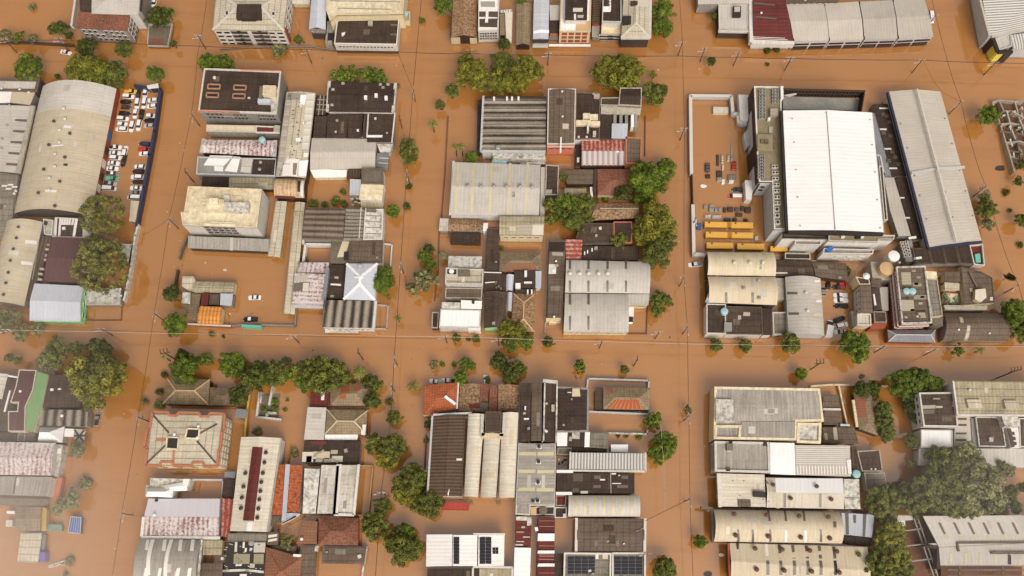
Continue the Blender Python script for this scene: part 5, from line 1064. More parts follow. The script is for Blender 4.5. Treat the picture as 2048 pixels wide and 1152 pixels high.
crate("truck_cover", "blue tarpaulined box standing on the street edge", "truck", [(142, 1033), (162, 1035), (160, 1067), (136, 1065)], 1.9, "w_blue", "frame")
crate("container", "red shipping container half hidden by street tree", "container", [(886, 1004), (938, 1005), (936, 1020), (884, 1019)], 1.6, "redp", "w_redw")
crate("container", "cream storage container standing in the flooded work yard", "container", [(1427, 214), (1456, 215), (1456, 226), (1427, 225)], 1.5, "creamp", "seal")
b = Bld("boat_trailer", "white slatted trailer frame floating near the purple tarpaulin", "trailer"); b.base(P(118, 1125)); m = MB()
for p, q in (((97, 1132), (130, 1121)), ((99, 1135), (134, 1124)), ((97, 1132), (99, 1135)), ((108, 1128), (110, 1132)), ((120, 1124), (122, 1128)), ((122, 1126), (140, 1130))): m.bar(P(*p, .5), P(*q, .5), .4, .4)
b.part("frame", m, "frame")
# ================= south block, west half =================
b = Bld("house", "wide weathered grey hip roof below the street trees")
b.roof('hip', [(335, 758), (420, 759), (417, 810), (325, 808)], 4, "tileg", rise=2, wall="w_brown").ridgecap("tan", .4)
b.roof('hip', [(420.5, 774), (470, 778), (467, 811), (417.5, 811)], 3.6, "tileg", rise=1.6, wall="w_brown", name="annex_roof")
b = Bld("apartment_block", "cream apartment block with orange parapet and two deep light wells")
b.roof('hip', [(304, 828), (446, 830), (434, 932), (293, 931)], 12, "gcream", rise=.9, wall="w_cream")
b.bars([[(306, 824), (338, 825), (339, 831), (354, 832), (357, 825), (399, 826), (401, 833), (418, 833), (420, 826), (450, 828), (448, 861), (444, 862), (441, 898), (437, 899), (435, 933), (407, 933), (407, 925), (385, 925), (384, 932), (346, 931), (346, 924), (322, 924), (321, 932), (291, 931), (295, 897), (288, 896), (295, 859), (300, 858), (306, 824)]], .7, .7, "w_orange", "orange_parapet", .35)
b.well([(374, 857), (399, 858), (396, 877), (370, 876)], "creamc", "black", .5); b.well([(334, 874), (357, 875), (355, 898), (332, 897)], "creamc", "black", .5)
b.patch([(314, 877), (334, 877), (333, 882), (313, 882)], "w_orange", "orange_strip", .15).patch([(346, 900), (350, 900), (349, 931), (344, 931)], "w_orange", "orange_strip", .15)
b.bars([[(306, 830), (338, 866)], [(434, 848), (398, 868)], [(294, 926), (332, 890)], [(394, 882), (432, 926)]], .5, .15, "dk2", "roof_joint", .18)
b.wins('E', (10, 7.5, 5, 2.5), 7, 1.5, 1.3, frame="frame", pane="sky_y").wins('S', (9.6, 7), 4, 1.6, 1.2, frame="w_yel2")
b.vents([(350, 869), (398, 853), (396, 876)], "whitep", .9)
fence("boundary_wall", "yellow wall dividing the cream block from the ruined house lot", [(501, 777), (494, 820), (489, 872)], 1.8, "w_yel2", .6)
b = Bld("shed", "charcoal canopy by the yellow dividing wall"); b.roof('flat', [(472, 817), (494, 819), (492, 837), (470, 835)], 2.6, "bgrey", wall=None); b.bars([[(474, 818), (472, 834)], [(492, 820), (490, 836)]], .2, 3, "steel", "support", -.1)
b = Bld("shed", "black shed roofs just north of the long flooded courtyard")
b.roof('flat', [(447, 957), (470, 959), (466, 996), (443, 995)], 3, "dkk", wall="w_brown").roof('flat', [(449, 944), (472, 944), (470, 957), (448, 956)], 2.4, "bgrey", wall="w_dk", name="grey_roof")
b = Bld("house", "ruined walls enclosing an overgrown garden")
b.base(P(540, 810)); m = MB()
for p, q in (((519, 783), (513, 834)), ((513, 834), (562, 839)), ((545, 772), (538, 810)), ((522, 783), (520, 805)), ((534, 825), (552, 826)), ((534, 825), (533, 833))): m.bar(P(*p, 2), P(*q, 2), .7, 2.8)
b.part("wall", m, "concw"); m = MB(); m.prism([P(*p, .3) for p in ((518, 790), (560, 788), (556, 836), (514, 833))], -.5, .3); b.part("rubble_floor", m, "concd")
b = Bld("house", "grey hip roof with bright orange repaired tile patches")
b.roof('hip', [(661, 770), (741, 765), (729, 811), (660, 811)], 3.6, "tileg", rise=1.8, wall="w_cream")
b.patch([(683, 772), (700, 771), (699, 784), (682, 785)], "tileo", "repaired_tiles").patch([(707, 772), (720, 771), (718, 781), (706, 782)], "tileo", "repaired_tiles").patch([(680, 788), (692, 788), (691, 798), (678, 797)], "tileo", "repaired_tiles")
b.roof('flat', [(622, 784), (660, 784), (657, 813), (619, 813)], 3, "rustdk", wall="w_white", name="brown_annex").box([(643, 783), (649, 783), (648, 800), (642, 800)], 3.4, "whitep", "white_duct", 2.9)
b = Bld("house", "brown hip roof joined to plain white metal roof")
b.roof('hip', [(654, 819), (735, 821), (733, 869), (650, 868)], 4, "tileg", rise=1.8, wall="w_brick").ridgecap("sky_y", .35)
b.roof('flat', [(615, 814), (653, 815), (648, 880), (608, 879)], 4, "lgrey", wall="w_pale", swap=True, name="metal_roof").roof('shed', [(650, 869), (716, 869), (714, 880), (649, 880)], 3.6, "white", rise=-.3, wall="w_pale", name="awning")
b.box([(723, 849), (732, 849), (730, 870), (722, 869)], 4.6, "whitep", "white_tank", 3.8)
b = Bld("warehouse", "dark roof scattered with loose cream sheets")
b.roof('flat', [(609, 881), (721, 882), (719, 929), (604, 926)], 4.2, "dkk", wall="w_grey")
for x0, y0, x1, y1, mt in ((605, 904, 627, 924, "creamp"), (627, 903, 660, 918, "cream"), (662, 900, 676, 908, "conc"), (648, 916, 664, 925, "gcream"), (664, 912, 686, 924, "creamp"), (613, 912, 624, 924, "ggrey"), (632, 917, 646, 924, "conc"), (622, 882, 652, 889, "redroof")): b.patch([(x0, y0), (x1, y0), (x1 - 1, y1), (x0 - 1, y1)], mt, "loose_sheet")
b.bars([[(628, 914), (640, 904)], [(640, 906), (648, 900)], [(664, 917), (676, 926)]], .5, .4, "conc", "loose_beam", .4)
b = Bld("warehouse", "long cream gable with maroon centre sheet and rows of round vents")
b.roof('gable', [(482, 874), (563, 876), (534, 1064), (460, 1062)], 7, "creamp", rise=1.6, ax='y', wall="w_white")
b.patch([(505, 894), (526, 895), (508, 1042), (486, 1041)], "rustdk", "maroon_sheet", .12); b.patch([(495, 1044), (506, 1045), (503, 1063), (492, 1062)], "white", "roof_sheet"); b.bars([[(563, 877), (535, 1064)]], .6, .5, "conc", "gutter", .2)
b.vents([(533, 906), (530, 926), (527, 947), (524, 965), (522, 983), (520, 1000), (518, 1018), (516, 1036), (492, 947), (488, 974), (485, 996), (483, 1017)], "darkmetal", 1.15)
b = Bld("warehouse", "two orange mottled tile slopes split by a pale blue gutter")
b.roof('flat', [(552, 929), (571, 929), (563, 1030), (543, 1030)], 5, "tileom", wall="w_pale", swap=True).roof('flat', [(580, 930), (606, 931), (597, 1025), (572, 1024)], 5.2, "tileom", wall="w_pale", swap=True, name="east_roof").roof('flat', [(571, 928), (580, 929), (572, 1040), (563, 1042)], 5.6, "blue", wall="w_pale", name="gutter_roof").roof('flat', [(573, 1026), (600, 1026), (590, 1034), (568, 1046)], 4.6, "blue", wall="w_pale", name="end_roof")
b.bars([[(531, 1062), (600, 1030)], [(534, 1064), (602, 1033)]], .6, .5, "frame", "gutter", .2); b.roof('flat', [(535, 1031), (562, 1031), (558, 1044), (532, 1058)], 3.4, "dk2", wall="w_grey", name="dark_annex")
b = Bld("warehouse", "three pale weathered roof bays with white party walls")
for Q in ([(609, 937), (640, 938), (631, 1027), (605, 1027)], [(643, 930), (681, 930), (673, 1027), (634, 1027)], [(683, 930), (717, 930), (706, 1027), (675, 1027)]): b.roof('flat', Q, 6, "concw" if Q[0][0] < 640 else "wdirty", wall="w_grey", swap=False)
b.bars([[(607, 932), (603, 1029)], [(641, 929), (633, 1029)], [(682, 929), (674, 1029)], [(718, 929), (708, 1030)], [(603, 1029), (708, 1030)]], .8, 1.0, "w_white", "party_wall", .5); b.patch([(612, 963), (634, 964), (632, 991), (610, 990)], "grey", "roof_patch")
fence("yard_fence", "yellow and white fence on street east of the three pale bays", [(720, 931), (746, 932), (743, 960), (737, 1029), (708, 1031)], 1.6, "w_yel2", .3, "fence")
b = Bld("house", "bright white angular roofs beside the long flooded courtyard")
b.poly([(300, 956), (380, 958), (375, 979), (347, 981), (345, 995), (291, 993), (292, 970), (300, 970)], 5, "concw", wall="w_white")
b.roof('gable', [(322, 972), (376, 962), (374, 981), (340, 982)], 5.6, "bright", rise=.6, wall="w_white", name="white_roof").roof('hip', [(292, 976), (347, 974), (345, 995), (291, 993)], 5.3, "bright", rise=2.2, wall="w_white", name="pyramid_roof").box([(366, 958), (379, 958), (376, 972), (365, 968)], 6.2, "white", "upper_box", 5)
fence("boundary_wall", "pale wall on north rim of the long flooded courtyard", [(378, 959), (446, 960), (444, 996)], 2.6, "w_pale", .5)
b = Bld("warehouse", "gable roof with grey north slope and maroon striped south slope")
b.roof('gable', [(297, 997), (441, 997), (437, 1075), (284, 1073)], 5, "rustw", rise=1.0, wall="w_pale"); b.patch([(297, 997.5), (440, 997.5), (438, 1034), (288, 1033)], "rustw2", "north_slope", .06)
b.bars([[(288, 1034), (284, 1073)], [(284, 1075), (440, 1076)]], .9, .8, "w_white", "parapet", .4); b.vents([(310, 1030)], "whitep", .9); b.box([(310, 998), (315, 998), (314, 1003), (309, 1003)], 5.9, "black", "roof_hatch", 5)
b.roof('flat', [(444, 997), (468, 998), (459, 1074), (441, 1073)], 3.6, "rustred", wall="w_brick", name="side_roof")
b = Bld("warehouse", "grey vault marked by white translucent strips at photo's lower edge")
b.roof('barrel', [(281, 1078), (403, 1080), (394, 1170), (268, 1170)], 6, "grey", rise=2.4, wall="w_grey")
for x, y0, y1, w in ((302, 1079, 1150, 8), (327, 1079, 1102, 7), (340, 1079, 1168, 7), (359, 1079, 1102, 7), (383, 1079, 1102, 7), (290, 1136, 1168, 10), (318, 1136, 1168, 6), (354, 1136, 1168, 7), (377, 1136, 1168, 7), (293, 1079, 1100, 6)): k = (y1 - y0) * .13; b.patch([(x, y0), (x + w, y0), (x + w - k, y1), (x - k, y1)], "sky_w")
b.bars([[(404, 1079), (395, 1170)]], .6, .6, "concw", "parapet", .3)
b.roof('flat', [(406, 1080), (445, 1080), (443, 1110), (405, 1110)], 4.6, "gmoss", wall="w_cream", name="cream_annex").roof('flat', [(399, 1126), (446, 1126), (444, 1170), (395, 1170)], 4, "dk2", wall="w_grey", name="grey_annex"); b.bars([[(445, 1076), (448, 1110)]], .8, 1.2, "w_white", "side_wall", .6)
b = Bld("warehouse", "burnt-out black roof strewn with white debris")
b.roof('flat', [(456, 1066), (534, 1067), (532, 1083), (455, 1083)], 5, "ggrey", wall="w_grey", name="north_roof").roof('flat', [(455, 1084), (531, 1087), (527, 1175), (444, 1175)], 4.4, "black", wall="w_dk")
for x0, y0, x1, y1, mt in ((468, 1108, 500, 1128, "gmoss"), (508, 1108, 528, 1128, "gmoss"), (508, 1085, 531, 1105, "concw"), (470, 1084, 475, 1104, "concw"), (490, 1096, 494, 1104, "sky_w"), (486, 1084, 490, 1096, "sky_w"), (500, 1096, 505, 1102, "sky_w"), (472, 1128, 484, 1132, "sky_w"), (500, 1127, 510, 1136, "concw"), (480, 1148, 494, 1156, "sky_w")): b.patch([(x0, y0), (x1, y0), (x1 - 1, y1), (x0 - 1, y1)], mt, "loose_sheet")
for k in range(26): x, y = 448 + R.random() * 76, 1086 + R.random() * 64; b.patch([(x, y), (x + 1 + R.random() * 5, y + R.random()), (x + 1 + R.random() * 4, y + 1.5 + R.random()), (x, y + 1.2)], "concw", "loose_sheet")
b.bars([[(446, 1142), (490, 1140), (528, 1144)]], .7, .6, "concw", "burnt_beam", .4); b.tankc(503, 1086, .9, .6, "concg")
b = Bld("house", "brown tile house with stained slopes north of dark yard roof")
b.roof('hip', [(637, 1033), (717, 1036), (716, 1091), (637, 1090)], 4, "tiler", rise=1.8, wall="w_brick"); b.roof('shed', [(606, 1041), (636, 1043), (634, 1088), (592, 1088)], 3.6, "tileb", rise=.6, ax='y', wall="w_brick", name="west_roof"); b.vents([(604, 1078)], "whitep", .9)
b = Bld("house", "orange-brown hip roof at the photo's lower edge behind burnt roof")
b.roof('hip', [(532, 1094), (604, 1114), (600, 1180), (526, 1180)], 4, "tileb", rise=2.0, wall="w_brick").ridgecap("tileo", .35); b.roof('flat', [(540, 1092), (594, 1092), (590, 1112), (560, 1110)], 2.6, "dk2", wall="w_grey", name="grey_annex"); b.box([(587, 1108), (602, 1109), (601, 1114), (586, 1113)], 4.6, "whitep", "loose_sheet", 3)
b = Bld("house", "dark low yard roof beside street at photo's lower edge")
b.roof('flat', [(645, 1094), (733, 1094), (728, 1128), (643, 1127)], 3, "dk2", wall="w_grey"); b.roof('flat', [(605, 1093), (632, 1092), (628, 1170), (600, 1170)], 3, "dk2", wall="w_grey", name="side_roof"); b.box([(630, 1092), (638, 1092), (636, 1103), (629, 1102)], 3.6, "concw", "roof_box", 2.9)
b = Bld("shed", "tiny white-striped shed near the brown vine yard"); b.roof('flat', [(536, 1064), (558, 1064), (556, 1090), (533, 1090)], 3.2, "dk2", wall="w_grey"); b.patch([(537, 1070), (555, 1068), (554, 1073), (536, 1076)], "sky_w", "roof_sheet").patch([(537, 1079), (555, 1076), (554, 1081), (536, 1084)], "sky_w", "roof_sheet")
fence("boundary_wall", "white wall at street edge below the dark yard roof", [(733, 1094), (727, 1130), (722, 1170)], 1.4, "concw", .5)

# ================= south block, centre =================
b = Bld("house", "bright orange tile corner house with white chimney strip")
b.poly([(849, 771), (916, 766), (914, 816), (877, 821), (876, 828), (847, 830)], 4.6, "tileo", wall="w_cream")
b.roof('hip', [(848, 770), (917, 765), (914, 818), (847, 829)], 4.6, "tileo", rise=1.2, wall="w_cream", name="hip_roof"); b.bars([[(890, 793), (911, 809)]], .9, .7, "whitep", "white_flue", .6); b.bars([[(917, 765), (914, 818)]], .5, .7, "w_white", "party_wall", .4)
b.roof('flat', [(877, 821), (914, 816), (913, 826), (876, 829)], 4.0, "dk2", wall="w_grey", name="rear_roof")
b = Bld("house", "mottled mossy tile roof with a red-brown annex")
b.roof('gable', [(920, 768), (961, 768), (959, 823), (916, 823)], 4, "tilem", rise=.9, ax='y', wall="w_brown").roof('flat', [(962, 768), (978, 768), (976, 803), (960, 803)], 4.4, "tiler", wall="w_brick", name="annex_roof").box([(938, 808), (960, 808), (959, 815), (937, 815)], 4.9, "rustdk", "roof_patch", 4)
b.roof('flat', [(943, 804), (977, 805), (976, 824), (940, 824)], 3.6, "concd", wall="w_grey", name="rear_roof")
b = Bld("house", "speckled brown tile roof beside three long dark strip roofs")
b.roof('gable', [(997, 769), (1039, 770), (1037, 823), (996, 822)], 4, "tilem", rise=1.0, ax='y', wall="w_brick").roof('flat', [(980, 771), (996, 771), (995, 823), (979, 823)], 3.2, "tiler", wall="w_brown", name="west_roof")
b = Bld("warehouse", "three long dark strip roofs with white party walls")
for Q in ([(1041, 767), (1062, 767), (1059, 883), (1039, 884)], [(1063.5, 767), (1089, 767), (1086, 882), (1061, 882)], [(1090.5, 767), (1113, 767), (1111, 885), (1089, 884)]): b.roof('shed', Q, 7, "dk2" if Q[0][0] > 1050 and Q[0][0] < 1070 else "dk", rise=.7, ax='y', wall="w_grey")
b.bars([[(1062, 767), (1060, 883)], [(1089.5, 767), (1087, 882)], [(1114, 766), (1112, 886)], [(1040, 767), (1038, 884)]], .5, .7, "concw", "party_wall", .9); b.bars([[(1040, 764), (1115, 765)]], 1.0, 2.2, "w_white", "front_parapet", .8)
b.patch([(1042, 768), (1060, 768), (1060, 782), (1042, 782)], "concw", "roof_patch"); b.box([(1041, 813), (1050, 813), (1050, 824), (1041, 824)], 7.3, "black", "roof_hole").box([(1049, 812), (1052, 812), (1052, 819), (1049, 819)], 8.2, "whitep", "roof_box")
b.box([(1103, 809), (1109, 809), (1109, 823), (1103, 823)], 8.0, "conc", "roof_sheet").box([(1048, 836), (1058, 836), (1058, 839), (1048, 839)], 8.1, "whitep", "roof_sheet").vents([(1090, 861), (1079, 875), (1085, 770), (1064, 847)], "seal", .8)
b = Bld("warehouse", "very dark flat roof with cream patch near its street edge")
b.roof('gable', [(1116, 777), (1175, 778), (1174, 861), (1114, 862)], 6, "dkk", rise=.6, ax='y', wall="w_white"); b.patch([(1145, 777), (1159, 777), (1161, 793), (1144, 793)], "creamc", "roof_patch"); b.bars([[(1115, 775), (1176, 778), (1175, 862), (1114, 863)]], .6, .8, "w_grey", "parapet", .3); b.patch([(1135, 784), (1143, 784), (1143, 786), (1135, 786)], "sky_w")
fence("boundary_wall", "white wall round the tile house with orange south slope", [(1174, 776), (1176, 757), (1298, 761), (1297, 776)], 1.8, "w_pale", .5)
fence("boundary_wall", "white wall south of the tile house with orange slope", [(1176, 823), (1298, 828), (1299, 818)], 1.8, "w_pale", .5)
fence("boundary_wall", "white yard wall with hedge on its lower side", [(1217, 866), (1295, 868), (1297, 830)], 1.6, "concw", .5)
b = Bld("house", "grey speckled hip roof with blazing orange south slope")
b.roof('hip', [(1207, 774), (1301, 776), (1299, 820), (1206, 818)], 4, "tileg", rise=1.8, wall="w_brown"); b.patch([(1230, 799), (1276, 799), (1284, 818), (1214, 817)], "tileom", "orange_tiles", .06); b.patch([(1208, 776), (1226, 776), (1224, 786), (1212, 790)], "tileb", "tile_patch", .06); b.roof('flat', [(1191, 775), (1206, 775), (1205, 819), (1190, 818)], 3.4, "dk", wall="w_brown", name="side_roof")
b = Bld("warehouse", "dark brown ribbed gable roof west of the cream vaults")
b.roof('gable', [(866, 832), (931, 830), (924, 993), (856, 992)], 7, "brnrib", rise=1.0, ax='y', wall="w_white"); b.bars([[(865, 832), (855, 993)], [(866, 830), (975, 826)]], .6, .8, "w_pale", "parapet", .4); b.patch([(913, 917), (924, 917), (924, 921), (913, 921)], "sky_w").patch([(895, 988), (898, 978), (899, 978), (897, 993)], "sky_w")
b = Bld("warehouse", "three parallel cream vaults with a square charcoal roof between them")
for Q, mt in (([(937, 828), (969, 828), (956, 994), (928, 993)], "creamp"), ([(969, 865), (1001, 866), (992, 995), (961, 994)], "wdirty"), ([(1004, 825), (1037, 825), (1029, 995), (998, 995)], "creamp")): b.roof('barrel', Q, 7, "creamp", rise=1.1, ax='y', wall="w_cream")
b.roof('flat', [(971, 823), (1003, 823), (1001, 864), (970, 863)], 8.4, "dk", wall="w_grey", par="dk2", ph=.15, name="charcoal_roof"); b.bars([[(934, 828), (925, 995)], [(969, 866), (958, 995)], [(1002, 866), (995, 995)], [(1039, 825), (1031, 995)]], .9, .6, "lgrey", "valley_gutter", .2)
b.bars([[(870, 995), (1031, 1000)]], 1.6, 7.6, "w_cream", "south_wall", .2); b.bars([[(946, 856), (966, 857)]], .2, .2, "darkmetal", "pipe", 1.2)
for x in (934, 991): b.box([(x, 1000), (x + 10, 1000), (x + 10, 1005), (x, 1005)], 5.4, "concd", "wall_unit", 3)
b = Bld("warehouse", "broad grey metal roof with cream skylight bands and four vents")
b.poly([(1037, 886), (1112, 887), (1110, 1010), (1061, 1010), (1060, 1030), (1031, 1028)], 7, "grey", wall="w_white", par="frame", ph=.15, pw=.35)
b.roof('gable', [(1038, 887), (1111, 888), (1109, 1009), (1033, 1009)], 7, "grey", rise=.5, ax='y', wall=None, name="main_roof", thick=.5)
for x0, x1, y in ((1038, 1072, 904), (1075, 1108, 904), (1037, 1071, 939), (1074, 1108, 939.5), (1037, 1070, 975), (1073, 1108, 976)): b.patch([(x0, y), (x1, y), (x1, y + 7), (x0, y + 7)], "sky_y")
for x, y in ((1078, 894), (1077, 924), (1076, 965), (1075, 1002)): b.patch([(x - 5, y - 3), (x + 5, y - 3), (x + 5, y + 4), (x - 5, y + 4)], "white", "vent_flashing"); b.vents([(x, y)], "darkmetal", 1.1)
b.box([(1063, 999), (1069, 999), (1069, 1004), (1063, 1004)], 7.9, "black", "roof_hatch"); b.roof('flat', [(1062, 1013), (1110, 1012), (1109, 1030), (1061, 1030)], 3, "black", wall="w_dk", par="w_white", ph=.3, name="dark_court").tankc(1086, 1021, 1.4, 1.0, "concd").box([(1061, 1014), (1073, 1014), (1073, 1029), (1061, 1029)], 3.6, "tan", "court_room", 2.6)
b = Bld("house", "black flat roof between two bright white roof panels")
b.roof('flat', [(1114, 863), (1180, 864), (1179, 894), (1114, 893)], 4.6, "dkk", wall="w_grey"); b.box([(1114, 863), (1135, 863), (1134, 892), (1114, 892)], 5, "bright", "white_panel").box([(1170, 864), (1180, 864), (1179, 894), (1169, 894)], 5, "bright", "white_panel").box([(1144, 864), (1160, 864), (1159, 878), (1144, 877)], 5, "concw", "roof_sheet").box([(1138, 873), (1144, 873), (1144, 882), (1138, 882)], 4.9, "conc", "roof_sheet")
b.roof('flat', [(1181, 865), (1217, 865), (1215, 897), (1180, 895)], 4.2, "ggrey", wall="w_grey", name="grid_roof").roof('flat', [(1146, 894), (1214, 898), (1214, 904), (1143, 903)], 3.4, "dkk", wall="w_dk", name="south_roof").roof('flat', [(1115, 895), (1144, 895), (1140, 910), (1114, 909)], 3.2, "concd", wall="w_grey", par="concg", ph=.4, name="small_court")
for k in range(9): x, y = 1116 + R.random() * 18, 914 + R.random() * 14; b.box([(x, y), (x + 3, y - 1), (x + 4, y + 3), (x + 1, y + 4)], .8, "concw" if k % 2 else "black", "yard_debris", -.5)
b = Bld("canopy", "small white canopy standing in the flooded hedge yard"); b.roof('flat', [(1222, 889), (1256, 889), (1256, 905), (1222, 904)], 3, "bright", wall=None); b.bars([[(1224, 891), (1224, 903)], [(1254, 891), (1254, 904)]], .2, 3.4, "steel", "support", -.1)
b = Bld("warehouse", "white finely ribbed roof facing the street with signboard wall")
b.roof('flat', [(1142, 905), (1290, 907), (1290, 940), (1141, 938)], 5.4, "whrib", wall="w_white"); b.bars([[(1141, 904), (1140, 941), (1291, 943), (1291, 905)]], .6, .8, "frame", "parapet", .2)
b = Bld("warehouse", "almost black roof with grey translucent squares")
b.roof('flat', [(1113, 945), (1269, 946), (1269, 987), (1113, 986)], 5.4, "dkk", wall="w_dk")
for x0, y0, x1, y1, mt in ((1146, 947, 1166, 963, "dk2"), (1188, 951, 1201, 958, "skdk"), (1187, 970, 1201, 976, "skdk"), (1243, 951, 1256, 958, "skdk"), (1234, 970, 1256, 976, "skdk"), (1200, 958, 1210, 961, "sky_w"), (1223, 946, 1232, 949, "sky_w"), (1224, 966, 1242, 968, "sky_w"), (1145, 976, 1157, 984, "dk2"), (1161, 982, 1176, 987, "creamp")): b.patch([(x0, y0), (x1, y0), (x1, y1), (x0, y1)], mt)
b.bars([[(1113, 943), (1146, 943)]], .9, .6, "whitep", "white_coping", .4).bars([[(1112, 987), (1144, 987)]], .9, .6, "whitep", "white_coping", .4); b.bars([[(1221, 946), (1222, 986)]], .25, .2, "conc", "joint", .15)
b = Bld("warehouse", "silver vault with seven faded yellow skylight bands")
b.roof('barrel', [(1137, 991), (1279, 991), (1280, 1033), (1136, 1033)], 5.6, "lgrey", rise=1.4, wall="w_grey")
for k in range(7): x = 1149 + k * 18.6; b.patch([(x, 991.5), (x + 5, 991.5), (x + 5, 1032), (x, 1032)], "sky_y")
b = Bld("house", "small rust and black roofs between grey metal roof and silver vault")
b.roof('flat', [(1112, 990), (1133, 990), (1132, 1012), (1111, 1012)], 3.6, "rustdk", wall="w_brick", par="conc", ph=.3).roof('flat', [(1110, 1014), (1134, 1014), (1133, 1036), (1109, 1036)], 3.2, "dkk", wall="w_grey", par="concw", ph=.4, name="south_roof").box([(1126, 1027), (1131, 1027), (1131, 1034), (1126, 1034)], 3.4, "blue", "roof_box")
b = Bld("warehouse", "dark gridded roof with four pale translucent slots and white rim")
b.roof('gable', [(1154, 1037), (1289, 1038), (1288, 1103), (1154, 1102)], 6, "dk2", rise=.7, wall="w_white", swap=True); b.bars([[(1153, 1036), (1152, 1103)], [(1290, 1037), (1289, 1104)]], .8, 1.2, "w_white", "parapet", .5)
for x, y in ((1189, 1046), (1232, 1046), (1189, 1081), (1232, 1081)): b.patch([(x, y), (x + 6, y), (x + 6, y + 12), (x, y + 12)], "skdk")
def solar(b, x0, y0, x1, y1, nx, ny):
    for i in range(nx):
        for j in range(ny):
            a, c = x0 + (x1 - x0) * i / nx, y0 + (y1 - y0) * j / ny; e, f = x0 + (x1 - x0) * (i + 1) / nx, y0 + (y1 - y0) * (j + 1) / ny
            m = MB(); q = [b.on(*p) + Vector((0, 0, .22)) for p in ((a + .35, c + .35), (e - .35, c + .35), (e - .35, f - .35), (a + .35, f - .35))]
            m.face([q[3], q[2], q[1], q[0]]); d = Vector((0, 0, .12))
            for k in range(4): m.face([q[k] - d, q[(k + 1) % 4] - d, q[(k + 1) % 4], q[k]])
            b.part("solar_panel", m, "solar")
    m = MB(); m.prism([b.on(*p) + Vector((0, 0, .1)) for p in ((x0, y0), (x1, y0), (x1, y1), (x0, y1))], b.z, b.z + .13); b.part("panel_rack", m, "steel")
b = Bld("warehouse", "grey roof pair carrying two grids of solar panels")
b.roof('flat', [(1128, 1105), (1223, 1106), (1222, 1180), (1126, 1180)], 5, "ggrey", wall="w_white", par="w_white", ph=.7, pw=.5); solar(b, 1135, 1113, 1190, 1148, 4, 5); b.patch([(1205, 1108), (1216, 1108), (1216, 1118), (1205, 1118)], "creamp"); b.patch([(1191, 1108), (1197, 1108), (1197, 1118), (1191, 1118)], "sky_w")
b.roof('flat', [(1224, 1105), (1292, 1105), (1291, 1180), (1224, 1180)], 5, "ggrey", wall="w_white", par="w_white", ph=.7, pw=.5, name="east_roof"); solar(b, 1228, 1113, 1285, 1149, 4, 5)
b.roof('flat', [(1109, 1107), (1126, 1107), (1124, 1180), (1106, 1180)], 3, "dk", wall="w_dk", name="side_roof")
b = Bld("shed", "long rust-red strip roof with white panels by the solar roofs")
b.roof('flat', [(1076, 1033), (1110, 1036), (1107, 1180), (1072, 1180)], 4.2, "rustdk", wall="w_brick", swap=True)
for y, h in ((1067, 15), (1101, 6), (1127, 6)): b.box([(1076, y), (1109, y), (1109, y + h), (1075, y + h)], 4.6, "bright", "white_panel")
for y in (1041, 1052, 1091, 1109, 1112, 1118, 1145): b.patch([(1078, y), (1108, y + .5), (1108, y + 1.6), (1078, y + 1.2)], "rustred", "pale_sheet")
b = Bld("shed", "rust-red roof ending in white roof beside muddy alley")
b.roof('flat', [(1031, 1032), (1064, 1033), (1061, 1093), (1030, 1092)], 4.2, "rustdk", wall="w_brick", swap=True).roof('flat', [(1029, 1095), (1062, 1096), (1059, 1180), (1027, 1180)], 4.6, "bright", wall="w_white", swap=True, name="white_roof")
for x0, y0, x1, y1 in ((1032, 1033, 1063, 1041), (1054, 1041, 1063, 1051), (1033, 1063, 1048, 1065), (1046, 1073, 1060, 1075), (1032, 1082, 1048, 1084), (1043, 1052, 1050, 1056), (1031, 1088, 1046, 1091)): b.box([(x0, y0), (x1, y0), (x1, y1), (x0, y1)], 4.5, "concw", "loose_sheet", 4.1)
b.box([(1069, 1055), (1075, 1054), (1077, 1061), (1071, 1063)], 4.9, "whitep", "loose_panel", 1)
b = Bld("warehouse", "three white roof bays carrying black solar panels")
for k, Q in enumerate(([(853, 1069), (905, 1069), (904, 1132), (852, 1133)], [(906, 1070), (955, 1070), (954, 1132), (905, 1132)], [(957, 1070), (1009, 1071), (1008, 1132), (956, 1132)])):
    b.roof('shed', Q, 5, "white", rise=.6, ax='y', wall="w_white")
    if k == 1: solar(b, 907, 1074, 919, 1128, 1, 8)
    if k == 2: solar(b, 959, 1074, 983, 1128, 2, 8); solar(b, 985, 1095, 997, 1108, 2, 2)
b.bars([[(852, 1067), (1010, 1069)]], .7, .8, "w_white", "parapet", .5)
b = Bld("warehouse", "dark and cream roof halves below the black solar panels")
b.roof('flat', [(855, 1137), (958, 1137), (957, 1180), (853, 1180)], 4.6, "dkk", wall="w_dk").roof('flat', [(959, 1137), (1024, 1137), (1022, 1180), (958, 1180)], 4.7, "gmoss", wall="w_cream", name="cream_roof"); b.patch([(924, 1137), (935, 1137), (934, 1170), (923, 1170)], "conc"); b.bars([[(833, 1134), (1025, 1135), (1024, 1175)], [(854, 1136), (852, 1175)]], .6, .7, "w_white", "parapet", .3)
fence("boundary_wall", "thin street wall west of the brown ribbed gable roof", [(852, 870), (846, 1000)], 1.2, "w_rust", .4)

